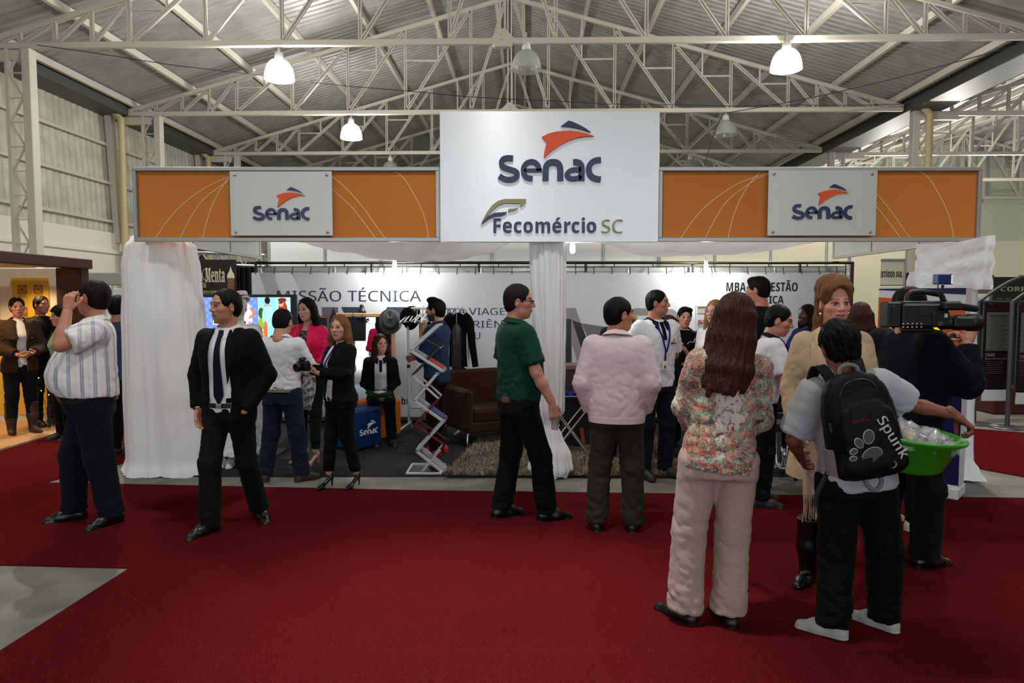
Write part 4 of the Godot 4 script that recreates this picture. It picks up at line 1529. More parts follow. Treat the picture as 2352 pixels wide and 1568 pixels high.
func make_zigzag() -> void:
	var t := thing("brochure_stand", "folding zigzag brochure stand with silver and red bars at the carpet edge", "brochure stand")
	var z := -6.55
	var dz := -0.24
	var red := mat(Color(0.35, 0.05, 0.06), 0.35, 0.3)
	var dark := mat(Color(0.14, 0.14, 0.15), 0.35, 0.4)
	var bars := [[971, 775, 1012, 798, dark], [1003, 803, 947, 861, dark], [947, 861, 1008, 916, M.alu], [1008, 916, 953, 975, red], [953, 975, 1019, 1020, red], [1011, 1032, 964, 1089, M.alu], [1012, 798, 1003, 803, dark]]
	for b in bars:
		for s in [0.0, dz]:
			var p := pl(b[0], b[1], z) + Vector3(0, 0, s)
			var q := pl(b[2], b[3], z) + Vector3(0, 0, s)
			var g := Geo.new()
			g.bar(p, q, 0.02, 0.012, Vector3.BACK, 0.002)
			obj("scissor_bar", g, b[4], t)
	for c in [[971, 775], [1012, 798], [947, 861], [1008, 916], [953, 975], [1019, 1020], [1004, 858], [953, 919], [958, 1034], [982, 835], [978, 888], [984, 944], [987, 998]]:
		var p := pl(c[0], c[1], z)
		rod("cross_rod", [p + Vector3(0, 0, 0.012), p + Vector3(0, 0, dz - 0.012)], 0.007, M.chrome, t, 8)
	var trays := [[944, 803, 1008, 746], [945, 806, 1017, 852], [953, 919, 1004, 858], [953, 921, 1019, 968], [958, 1034, 1018, 968], [958, 1037, 1020, 1087]]
	var papers := [Color(0.75, 0.75, 0.74), Color(0.60, 0.07, 0.07), Color(0.62, 0.52, 0.42), Color(0.12, 0.19, 0.42), Color(0.7, 0.7, 0.7), Color(0.62, 0.60, 0.58)]
	for i in trays.size():
		var b: Array = trays[i]
		var p := pl(b[0], b[1], z)
		var q := pl(b[2], b[3], z)
		var g := Geo.new()
		for s in [0.0, dz]:
			g.bar(p + Vector3(0, 0, s), q + Vector3(0, 0, s), 0.03, 0.014, Vector3.BACK, 0.003)
		for e in [p, q]:
			g.bar(e, e + Vector3(0, 0, dz), 0.025, 0.02, Vector3.UP)
		obj("tray_rail", g, M.alu, t)
		var d := (q - p).normalized()
		var up := Vector3(-d.y, d.x, 0)
		if up.y < 0:
			up = -up
		g = Geo.new()
		g.bar(p + Vector3(0, 0, dz / 2) - up * 0.008, q + Vector3(0, 0, dz / 2) - up * 0.008, 0.004, absf(dz) - 0.02, Vector3.BACK)
		obj("tray_plate", g, mat(Color(0.55, 0.56, 0.57), 0.25, 0.5), t)
		if i == 4:
			continue
		var f0: float = [0.05, 0.42, 0.02, 0.40, 0.0, 0.45][i]
		var f1: float = [0.95, 0.97, 0.6, 0.97, 0.0, 0.95][i]
		var st := thing("brochure_pile", ["pile of pale brochures in the top tray of the zigzag stand", "pile of red brochures in the second tray of the zigzag stand", "pile of beige brochures in the third tray of the zigzag stand", "pile of blue brochures in the fourth tray of the zigzag stand", "", "pile of grey brochures in the lowest tray of the zigzag stand"][i], "brochures")
		for k in 5:
			g = Geo.new()
			g.bar(p.lerp(q, f0 + 0.01 * (k % 2)) + Vector3(0, 0, dz / 2) + up * (0.002 + 0.005 * k), p.lerp(q, f1 - 0.012 * (k % 3)) + Vector3(0, 0, dz / 2) + up * (0.002 + 0.005 * k), 0.004, 0.2, Vector3.BACK)
			obj("brochure", g, mat(papers[i], 0.35), st)
	var a := pl(933, 1092, -6.5)
	var g := Geo.new()
	for s in [-6.46, -6.83]:
		g.box(Vector3((a.x + -0.67) / 2, 0.025, s), Vector3(absf(a.x + 0.67), 0.02, 0.03), Basis.IDENTITY, 0.004)
	for x in [a.x + 0.015, -0.685]:
		g.box(Vector3(x, 0.025, -6.645), Vector3(0.03, 0.02, 0.34), Basis.IDENTITY, 0.004)
	obj("base_frame", g, M.alu, t)
	rbox("base_plate", Vector3((a.x - 0.67) / 2, 0.02, -6.645), Vector3(absf(a.x + 0.67) - 0.05, 0.006, 0.34), mat(Color(0.3, 0.3, 0.31), 0.2, 0.6), t, 0.0)


func armchair(label: String, at: Vector3, turn: float) -> void:
	var t := thing("armchair", label, "armchair", at, turn)
	var sue := cloth(Color(0.17, 0.09, 0.05), 0.85, 0.4, 0.3)
	rbox("seat_cushion", Vector3(0, 0.36, 0.04), Vector3(0.54, 0.16, 0.56), sue, t, 0.035)
	rbox("seat_base", Vector3(0, 0.24, 0.0), Vector3(0.74, 0.12, 0.66), sue, t, 0.02)
	rbox("backrest", Vector3(0, 0.52, -0.31), Vector3(0.76, 0.64, 0.14), sue, t, 0.04, Basis(Vector3.RIGHT, -0.12))
	for s in [-1.0, 1.0]:
		rbox("armrest", Vector3(s * 0.345, 0.44, 0.0), Vector3(0.11, 0.46, 0.68), sue, t, 0.03)
		rod("leg", [Vector3(s * 0.3, 0.2, 0.28), Vector3(s * 0.34, 0.19, 0.3), Vector3(s * 0.36, 0.15, 0.31), Vector3(s * 0.36, 0.012, 0.31)], 0.014, M.chrome, t)
		rod("leg", [Vector3(s * 0.3, 0.2, -0.28), Vector3(s * 0.34, 0.19, -0.3), Vector3(s * 0.36, 0.15, -0.31), Vector3(s * 0.36, 0.012, -0.31)], 0.014, M.chrome, t)


func pouf(label: String, at: Vector3, turn: float, c: Color, logo: bool) -> void:
	var t := thing("cube_pouf", label, "pouf", at, turn)
	var m := cloth(c, 0.6, 0.3, 0.2)
	rbox("body", Vector3(0, 0.235, 0), Vector3(0.44, 0.45, 0.44), m, t, 0.03)
	var g := Geo.new(0)
	for s in [-1.0, 1.0]:
		g.tube([Vector3(s * 0.2, 0.02, 0.2), Vector3(s * 0.2, 0.45, 0.2)], 0.012, 6)
	obj("piping", g, m, t)
	if logo:
		var w := mat(Color(0.85, 0.86, 0.88), 0.6)
		for k in 2:
			var b := Basis(Vector3.UP, PI / 2 * k)
			emblem(t, Transform3D(b, b * Vector3(0, 0.17, 0.2205)), 0.27 / 1217.0, 0.004, w, w)


func make_lounge() -> void:
	armchair("brown suede armchair behind the zigzag stand, left of the green shirt", Vector3(-0.33, 0.012, -8.0), 0.5)
	armchair("brown suede armchair behind the small table, right of the tied curtain", Vector3(0.95, 0.012, -8.42), -0.1)
	pouf("blue cube pouf with white emblem standing beside the seated woman", Vector3(-1.79, 0.012, -7.72), -0.62, Color(0.035, 0.17, 0.36), true)
	pouf("orange cube pouf on which the smiling woman sits", Vector3(-1.66, 0.012, -8.3), -0.5, Color(0.75, 0.38, 0.06), false)
	# shag rug
	var t := thing("shag_rug", "long-haired brown and beige shag rug at the front of the stand", "rug")
	var g := Geo.new()
	g.prism(PackedVector2Array([Vector2(-0.62, 6.42), Vector2(1.66, 6.36), Vector2(1.74, 8.2), Vector2(-0.36, 8.2)]), 0.02, Transform3D(Basis(Vector3.RIGHT, -PI / 2), Vector3(0, 0.022, 0)))
	obj("rug_base", g, mat(Color(0.16, 0.10, 0.07), 1.0), t)
	g = Geo.new()
	var tip := Vector3(0.012, 0.045, 0.006)
	g.tri(Vector3(-0.004, 0, 0), Vector3(0.004, 0, 0), Vector3(0.004, 0.03, 0.003))
	g.tri(Vector3(-0.004, 0, 0), Vector3(0.004, 0.03, 0.003), Vector3(-0.002, 0.03, 0.003))
	g.tri(Vector3(-0.002, 0.03, 0.003), Vector3(0.004, 0.03, 0.003), tip)
	var mm := MultiMesh.new()
	mm.transform_format = MultiMesh.TRANSFORM_3D
	mm.use_colors = true
	mm.mesh = g.done()
	var n := 42000
	mm.instance_count = n
	seed(77)
	var fn := FastNoiseLite.new()
	fn.frequency = 9.0
	for i in n:
		var f := pow(randf(), 1.3)
		var z := lerpf(-6.37, -8.18, f)
		var x := lerpf(lerpf(-0.62, -0.38, f), lerpf(1.66, 1.73, f), randf())
		var b := Basis.from_euler(Vector3(randf_range(-0.9, 0.9), randf() * TAU, randf_range(-0.9, 0.9))).scaled(Vector3.ONE * randf_range(0.8, 1.35))
		mm.set_instance_transform(i, Transform3D(b, Vector3(x, 0.03, z)))
		var k := clampf(0.5 + fn.get_noise_2d(x, z) * 0.7 + randf_range(-0.35, 0.35), 0, 1)
		mm.set_instance_color(i, Color(0.055, 0.032, 0.02).lerp(Color(0.42, 0.33, 0.25), k))
	var mi := MultiMeshInstance3D.new()
	mi.multimesh = mm
	var pm := mat(Color.WHITE, 0.8)
	pm.vertex_color_use_as_albedo = true
	mi.material_override = pm
	mi.set_meta("kind", "stuff")
	put(mi, "pile", t)
	# low table with crossed chrome legs
	t = thing("side_table", "small dark table on crossed chrome legs behind the tied curtain", "table", Vector3(0.62, 0.012, -7.35))
	rbox("tabletop", Vector3(0, 0.65, 0), Vector3(0.62, 0.03, 0.42), mat(Color(0.10, 0.06, 0.045), 0.4), t, 0.006)
	for s in [-0.18, 0.18]:
		rod("leg", [Vector3(-0.27, 0.64, s), Vector3(0.22, 0.0, s)], 0.012, M.chrome, t)
		rod("leg", [Vector3(0.27, 0.64, s), Vector3(-0.22, 0.0, s)], 0.012, M.chrome, t)
	for d in [["paper_cup", "white paper cup on the small dark table", -0.1, Color(0.8, 0.78, 0.76)], ["yellow_cup", "yellow plastic cup on the small dark table", 0.07, Color(0.85, 0.55, 0.08)]]:
		var o := thing(d[0], d[1], "cup", Vector3(0.62 + d[2], 0.678, -7.28))
		turned("cup_wall", [Vector2(0, 0.0), Vector2(0.028, 0.0), Vector2(0.038, 0.085), Vector2(0.04, 0.088), Vector2(0.036, 0.085), Vector2(0.026, 0.006), Vector2(0, 0.006)], mat(d[3], 0.5), o)
	for d in [["folded_cloth", "blue folded cloth on the small dark table", 0.0, Color(0.05, 0.09, 0.42)], ["folded_cloth", "red folded cloth at the left of the small dark table", -0.16, Color(0.65, 0.06, 0.04)]]:
		var o := thing(d[0], d[1], "cloth", Vector3(0.62 + d[2], 0.678, -7.2))
		g = Geo.new(0)
		g.sheet(14, 10, func(u: float, v: float) -> Vector3: return Vector3((u - 0.5) * 0.14, 0.02 + 0.012 * sin(u * 9.0 + v * 4.0), (0.5 - v) * 0.1), 0.02)
		obj("cloth_fold", g, cloth(d[3]), o)
	t = thing("wooden_box", "low wooden box with a dark base behind the small table", "box", Vector3(0.84, 0.012, -7.74))
	rbox("body", Vector3(0, 0.46, 0), Vector3(0.5, 0.9, 0.3), mat(Color(0.10, 0.075, 0.06), 0.6), t)
	rbox("lid", Vector3(0, 0.92, 0), Vector3(0.52, 0.06, 0.32), mat(Color(0.35, 0.27, 0.2), 0.6), t)
	t = thing("black_bag", "black bag with a yellow strap lying on the rug under the small table", "bag", Vector3(0.66, 0.04, -7.6))
	rbox("body", Vector3(0, 0.06, 0), Vector3(0.22, 0.12, 0.12), M.black, t, 0.03)
	rbox("yellow_strap", Vector3(0.13, 0.11, 0.04), Vector3(0.045, 0.22, 0.02), mat(Color(0.62, 0.33, 0.04), 0.6), t, 0.004, Basis(Vector3.BACK, 0.15))
	# salon stool
	t = thing("salon_stool", "black salon stool on a chrome footrest frame behind the patterned blouse", "stool", Vector3(2.62, 0.012, -6.5))
	rbox("seat", Vector3(0, 0.50, 0), Vector3(0.46, 0.12, 0.42), mat(Color(0.03, 0.03, 0.032), 0.4), t, 0.04)
	rbox("backrest", Vector3(0.0, 0.76, -0.22), Vector3(0.44, 0.4, 0.08), mat(Color(0.03, 0.03, 0.032), 0.4), t, 0.035)
	turned("gas_lift", [Vector2(0, 0.08), Vector2(0.035, 0.08), Vector2(0.035, 0.3), Vector2(0.025, 0.3), Vector2(0.025, 0.45), Vector2(0, 0.45)], M.chrome, t)
	rod("footrest", smooth3([Vector3(-0.14, 0.46, 0.12), Vector3(-0.145, 0.3, 0.16), Vector3(-0.14, 0.13, 0.2), Vector3(-0.05, 0.11, 0.24), Vector3(0.1, 0.11, 0.24), Vector3(0.16, 0.13, 0.2), Vector3(0.16, 0.46, 0.12)], 4), 0.013, M.chrome, t)
	for k in 5:
		var an := TAU * k / 5.0 + 0.3
		rod("base_arm", [Vector3(0, 0.09, 0), Vector3(cos(an) * 0.27, 0.05, sin(an) * 0.27)], [0.02, 0.013], M.chrome, t)
		turned("castor", [Vector2(0, 0), Vector2(0.018, 0.005), Vector2(0.02, 0.03), Vector2(0, 0.045)], M.black, t, Transform3D(Basis.IDENTITY, Vector3(cos(an) * 0.27, 0, sin(an) * 0.27)), 10)


func make_right_side() -> void:
	# totem
	var t := thing("totem", "orange and blue totem with a bright yellow screen behind the cameraman", "totem", Vector3(3.60, 0, -5.98), -0.76)
	var blue := mat(Color(0.05, 0.05, 0.26), 0.35)
	var orange := tri_mat(mat(Color(0.72, 0.33, 0.10), 0.4), 4.0)
	var white := mat(Color(0.80, 0.80, 0.82), 0.5)
	var w := 0.66
	var zf := 0.12
	rbox("body", Vector3(0, 0.94, 0), Vector3(w, 1.70, 0.22), white, t, 0.004)
	rbox("plinth", Vector3(0, 0.055, 0.02), Vector3(w + 0.02, 0.09, 0.3), white, t, 0.006)
	var band := func(n: String, pts: Array, m: Material, off: float) -> void:
		var p := PackedVector2Array()
		for q in pts:
			p.append(Vector2(q[0] * w - w / 2, q[1]))
		var g := Geo.new()
		g.prism(p, 0.004, Transform3D(Basis.IDENTITY, Vector3(0, 0, 0.112 + off)))
		obj(n, g, m, t)
	band.call("blue_band", [[0.0, 1.785], [1.0, 1.785], [1.0, 1.73], [0.0, 1.775]], blue, 0.0)
	band.call("orange_field", [[0.0, 1.71], [1.0, 1.655], [1.0, 1.14], [0.0, 1.34]], orange, 0.0)
	band.call("blue_field", [[0.0, 1.18], [1.0, 0.97], [1.0, 0.12], [0.0, 0.12]], blue, 0.0)
	rbox("screen_frame", Vector3(-0.05, 1.26, 0.118), Vector3(0.44, 0.72, 0.02), M.black, t, 0.004)
	var scr := Geo.new()
	scr.box(Vector3(-0.05, 1.22, 0.130), Vector3(0.41, 0.58, 0.004))
	obj("screen", scr, glow(Color(1.0, 0.66, 0.02), 0.95), t)
	scr = Geo.new()
	scr.box(Vector3(-0.05, 1.555, 0.130), Vector3(0.41, 0.09, 0.004))
	obj("screen_banner", scr, glow(Color(1.0, 0.32, 0.06), 0.9), t)
	lettering(t, "8°", Vector3(0.02, 1.02, 0.134), 0.07, M.black, 0.08, true, 0.003)
	lettering(t, "g", Vector3(0.06, 1.11, 0.134), 0.06, M.black, 0.045, true, 0.003)
	rbox("screen_picture", Vector3(-0.12, 1.34, 0.133), Vector3(0.1, 0.1, 0.002), glow(Color(0.9, 0.3, 0.5), 0.7), t, 0.0)
	for s in [-1.0, 1.0]:
		turned("foot", [Vector2(0, 0), Vector2(0.02, 0), Vector2(0.014, 0.012), Vector2(0, 0.012)], M.black, t, Transform3D(Basis.IDENTITY, Vector3(s * 0.28, 0, 0.1)), 10)
	# neighbour stand with its name board
	var z := -12.0
	t = thing("name_board", "grey framed board reading ESTÚDIO SUL above the neighbouring stand", "sign board")
	var a := pl(2013, 594, z)
	var b := pl(2078, 657, z)
	var g := Geo.new()
	frame_rect(g, a.x, b.x, b.y, a.y, z, 0.03, 0.05)
	obj("frame", g, M.alu, t)
	rbox("board", Vector3((a.x + b.x) / 2, (a.y + b.y) / 2, z - 0.01), Vector3(b.x - a.x - 0.04, a.y - b.y - 0.04, 0.01), mat(Color(0.74, 0.73, 0.66), 0.6), t, 0.0)
	var p := pl(2020, 636, z)
	var q := pl(2073, 619, z)
	lettering(t, "ESTÚDIO SUL", p + Vector3(0, 0, 0.004), q.y - p.y, M.black, q.x - p.x, true, 0.004)
	t = thing("neighbour_stand", "grey neighbouring stand with a bright strip light and dark inside, behind the long-haired woman", "stand")
	a = pl(1958, 660, z)
	b = pl(2180, 690, z)
	rbox("frieze", Vector3((a.x + b.x) / 2, (a.y + b.y) / 2, z), Vector3(b.x - a.x, a.y - b.y, 0.06), mat(Color(0.52, 0.52, 0.48), 0.6), t)
	rbox("back_panel", Vector3((a.x + b.x) / 2, b.y / 2, z - 1.0), Vector3(b.x - a.x, b.y, 0.05), mat(Color(0.05, 0.05, 0.05), 0.7), t)
	for x in [a.x, b.x]:
		rod("post", [Vector3(x, 0, z), Vector3(x, a.y, z)], 0.025, M.alu, t)
	rbox("strip_light", Vector3((a.x + b.x) / 2 - 0.25, b.y - 0.05, z - 0.1), Vector3(0.75, 0.05, 0.06), glow(Color(0.95, 0.98, 0.9), 2.2), t)
	rbox("counter", Vector3((a.x + b.x) / 2, 0.5, z - 0.3), Vector3(b.x - a.x - 0.1, 1.0, 0.4), mat(Color(0.13, 0.06, 0.06), 0.6), t)
	p = pl(2093, 636, z)
	t = thing("loudspeaker", "small black loudspeaker on the corner of the neighbouring stand", "speaker", Vector3(p.x, a.y, z))
	rbox("cabinet", Vector3(0, 0.13, 0), Vector3(0.13, 0.26, 0.13), M.black, t)
	turned("cone", [Vector2(0, 0.0), Vector2(0.045, 0.012), Vector2(0.05, 0.0)], mat(Color(0.08, 0.08, 0.08), 0.8), t, Transform3D(Basis(Vector3.RIGHT, PI / 2), Vector3(0, 0.1, 0.066)), 16)
	# history panels
	var steel := mat(Color(0.30, 0.30, 0.31), 0.4, 0.5)
	for k in 2:
		var z2: float = [-9.25, -8.95][k]
		var x0: float = pl([2243, 2321][k], 800, z2).x
		var x1 := x0 + 0.46
		t = thing("history_panel", ["dark history panel headed 1949 in a curved grey tube frame", "dark history panel headed 1959 at the right edge, cut by the frame"][k], "display panel", Vector3(x0, 0, z2))
		var top := 1.68
		rod("pole", [Vector3(0, 0.0, 0), Vector3(0, top, 0)], 0.028, steel, t)
		var arc := []
		for i in 10:
			var f := i / 9.0
			arc.append(Vector3(f * 0.75, top - 0.02 + 0.36 * sin(f * PI * 0.5), 0))
		rod("arch", arc, 0.022, steel, t)
		turned("base_disc", [Vector2(0, 0.03), Vector2(0.03, 0.03), Vector2(0.22, 0.012), Vector2(0.22, 0.0), Vector2(0, 0.0)], steel, t, Transform3D.IDENTITY, 32)
		rod("top_bar", [Vector3(0, top - 0.02, 0), Vector3(0.5, top - 0.02, 0)], 0.02, steel, t)
		rod("side_bar", [Vector3(0.075, 0.5, 0), Vector3(0.075, top, 0)], 0.012, steel, t)
		rbox("panel_board", Vector3(0.29, 1.05, 0), Vector3(0.40, 1.16, 0.012), mat(Color(0.055, 0.02, 0.02), 0.4), t, 0.0)
		rbox("header_strip", Vector3(0.29, 1.58, 0.004), Vector3(0.40, 0.10, 0.008), mat(Color(0.14, 0.035, 0.03), 0.4), t, 0.0)
		var page := mat(Color(0.36, 0.38, 0.33), 0.5)
		var pg := rbox("newspaper_page", Vector3(0.28, 1.26, 0.008), Vector3(0.32, 0.52, 0.004), page, t, 0.0)
		var gg := Geo.new()
		for i in 30:
			gg.box(Vector3(0.28 - 0.008 * (i % 3), 1.49 - i * 0.0165, 0.011), Vector3(0.28 - 0.03 * (i % 4), 0.005 if i > 2 else 0.012, 0.001))
		obj("printed_lines", gg, mat(Color(0.22, 0.24, 0.21), 0.6), pg)
		var ink := mat(Color(0.45, 0.42, 0.42), 0.6)
		lettering(t, ["1949", "1959"][k], Vector3(0.115, 0.92, 0.008), 0.045, ink, 0.13, true, 0.003)
		lettering(t, ["Manifestação", "Pão e Moradia"][k], Vector3(0.115, 0.875, 0.008), 0.03, ink, 0.3, false, 0.003)
		gg = Geo.new()
		for i in 7:
			gg.box(Vector3(0.24 + 0.01 * (i % 2), 0.85 - i * 0.026, 0.009), Vector3(0.26 - 0.03 * (i % 3), 0.008, 0.001))
		obj("printed_lines", gg, mat(Color(0.28, 0.25, 0.25), 0.6), t)
		rbox("white_board", Vector3(0.28, 0.40, 0.0), Vector3(0.37, 0.17, 0.012), white, t, 0.0)
	t = thing("green_board", "dark green board with pale letters CORREIO above the history panels", "sign board")
	z = -10.2
	a = pl(2282, 636, z)
	b = pl(2420, 691, z)
	rbox("board", Vector3((a.x + b.x) / 2, (a.y + b.y) / 2, z), Vector3(b.x - a.x, a.y - b.y, 0.03), mat(Color(0.06, 0.10, 0.045), 0.5), t, 0.002)
	p = pl(2296, 669, z)
	q = pl(2395, 658, z)
	lettering(t, "CORREIO", p + Vector3(0, 0, 0.017), q.y - p.y, mat(Color(0.5, 0.52, 0.46), 0.5), q.x - p.x, true, 0.004)
	p = pl(2287, 688, z)
	q = pl(2322, 684, z)
	lettering(t, "1944 - 1954", p + Vector3(0, 0, 0.017), q.y - p.y, mat(Color(0.4, 0.42, 0.36), 0.5), q.x - p.x, false, 0.003)
	for x in [2281.0, 2347.0]:
		p = pl(x, 640, z)
		rod("post", [Vector3(p.x, 0, z - 0.02), Vector3(p.x, a.y + 0.03, z - 0.02)], 0.025, steel, t)
	t = thing("grey_stand", "pale grey stand wall with a white strip behind the history panels", "stand")
	z = -12.5
	a = pl(2225, 645, z)
	b = pl(2420, 690, z)
	rbox("frieze", Vector3((a.x + b.x) / 2, (a.y + b.y) / 2 + 0.1, z), Vector3(b.x - a.x, 0.3, 0.06), mat(Color(0.45, 0.45, 0.43), 0.6), t)
	rbox("white_strip", Vector3((a.x + b.x) / 2, b.y, z), Vector3(b.x - a.x, 0.09, 0.05), white, t)
	rbox("dark_wall", Vector3((a.x + b.x) / 2, 0.82, z - 0.2), Vector3(b.x - a.x, 1.64, 0.05), mat(Color(0.045, 0.04, 0.04), 0.7), t)
	t = thing("block_stool", "low red block stool in the dark area behind the first history panel", "stool", Vector3(7.35, 0, -10.2))
	rbox("block", Vector3(0, 0.2, 0), Vector3(0.5, 0.4, 0.4), mat(Color(0.25, 0.02, 0.02), 0.6), t, 0.02)
	# left neighbour
	z = -11.2
	t = thing("grey_stand", "neighbouring stand with a grey frieze and white lit opening behind the striped shirt man", "stand")
	a = pl(176, 626, z)
	b = pl(330, 655, z)
	rbox("frieze", Vector3((a.x + b.x) / 2, (a.y + b.y) / 2, z), Vector3(b.x - a.x, a.y - b.y, 0.05), mat(Color(0.50, 0.51, 0.48), 0.6), t)
	for f in [0.0, 0.53, 1.0]:
		rod("post", [Vector3(lerpf(a.x, b.x, f), 0, z), Vector3(lerpf(a.x, b.x, f), a.y, z)], 0.02, M.alu, t)
	rbox("back_panel", Vector3((a.x + b.x) / 2, 0.95, z - 1.5), Vector3(2.0, 1.9, 0.05), M.white_panel, t)
	rbox("strip_light", Vector3((a.x + b.x) / 2 + 0.1, 1.78, z - 1.42), Vector3(0.7, 0.14, 0.05), glow(Color(0.95, 0.98, 0.97), 1.6), t)
	rbox("counter", Vector3((a.x + b.x) / 2, 0.5, z - 0.6), Vector3(1.1, 1.0, 0.4), M.grey_panel, t)
	rbox("picture", Vector3((a.x + b.x) / 2 + 0.1, 1.45, z - 1.46), Vector3(0.3, 0.2, 0.02), mat(Color(0.25, 0.15, 0.1), 0.6), t)


func make_props() -> void:
	make_acil()
	make_cafe()
	make_tv()
	make_wardrobe()
	make_zigzag()
	make_lounge()
	make_right_side()


# ---------------------------------------------------------------- soft shapes: a field of joined bones, meshed as surface nets
class Surf:
	var v := PackedVector3Array()
	var n := PackedVector3Array()
	var ix := PackedInt32Array()
	var c := PackedColorArray()

	func normals() -> void:
		n.resize(v.size())
		n.fill(Vector3.ZERO)
		for i in range(0, ix.size(), 3):
			var a := ix[i]
			var b := ix[i + 1]
			var d := ix[i + 2]
			var f := (v[d] - v[a]).cross(v[b] - v[a])
			n[a] += f
			n[b] += f
			n[d] += f
		for i in n.size():
			n[i] = n[i].normalized()

	func add(o: Surf, xf: Transform3D, mirror := false) -> void:
		var at := v.size()
		var w := o.v.duplicate()
		if mirror:
			for i in w.size():
				w[i].x = -w[i].x
		w = xf * w
		v.append_array(w)
		var m := o.ix.duplicate()
		if mirror:
			for i in range(0, m.size(), 3):
				m[i] = o.ix[i + 2] + at
				m[i + 1] = o.ix[i + 1] + at
				m[i + 2] = o.ix[i] + at
		else:
			for i in m.size():
				m[i] += at
		ix.append_array(m)
		c.append_array(o.c)

	func paint(col: Color) -> void:
		c.resize(v.size())
		c.fill(col)

	# folds: noise along the normal, stretched per axis; zones [centre, radius, gain]
	func wrinkle(amp: float, f: Vector3, seed_: int, zones := [], base := 0.4) -> void:
		var fn := FastNoiseLite.new()
		fn.seed = seed_
		fn.frequency = 1.0
		fn.fractal_octaves = 2
		if n.size() != v.size():
			normals()
		for i in v.size():
			var p := v[i]
			var g := base
			for z in zones:
				var q: float = p.distance_to(z[0]) / z[1]
				if q < 1.0:
					g += z[2] * (1.0 - q)
			if g > 0.01:
				var e := fn.get_noise_3d(p.x * f.x, p.y * f.y, p.z * f.z)
				var e2 := fn.get_noise_3d(p.x * f.x * 0.55 + 9.0, p.y * f.y * 0.35, p.z * f.z * 0.55)
				v[i] = p + n[i] * (amp * g * (0.35 + 0.9 * e2 - 0.9 * exp(-pow(e / 0.2, 2.0))))
		normals()

	func commit() -> ArrayMesh:
		if n.size() != v.size():
			normals()
		var a := []
		a.resize(Mesh.ARRAY_MAX)
		a[Mesh.ARRAY_VERTEX] = v
		a[Mesh.ARRAY_NORMAL] = n
		a[Mesh.ARRAY_INDEX] = ix
		if c.size() == v.size():
			a[Mesh.ARRAY_COLOR] = c
		var m := ArrayMesh.new()
		m.add_surface_from_arrays(Mesh.PRIMITIVE_TRIANGLES, a)
		return m


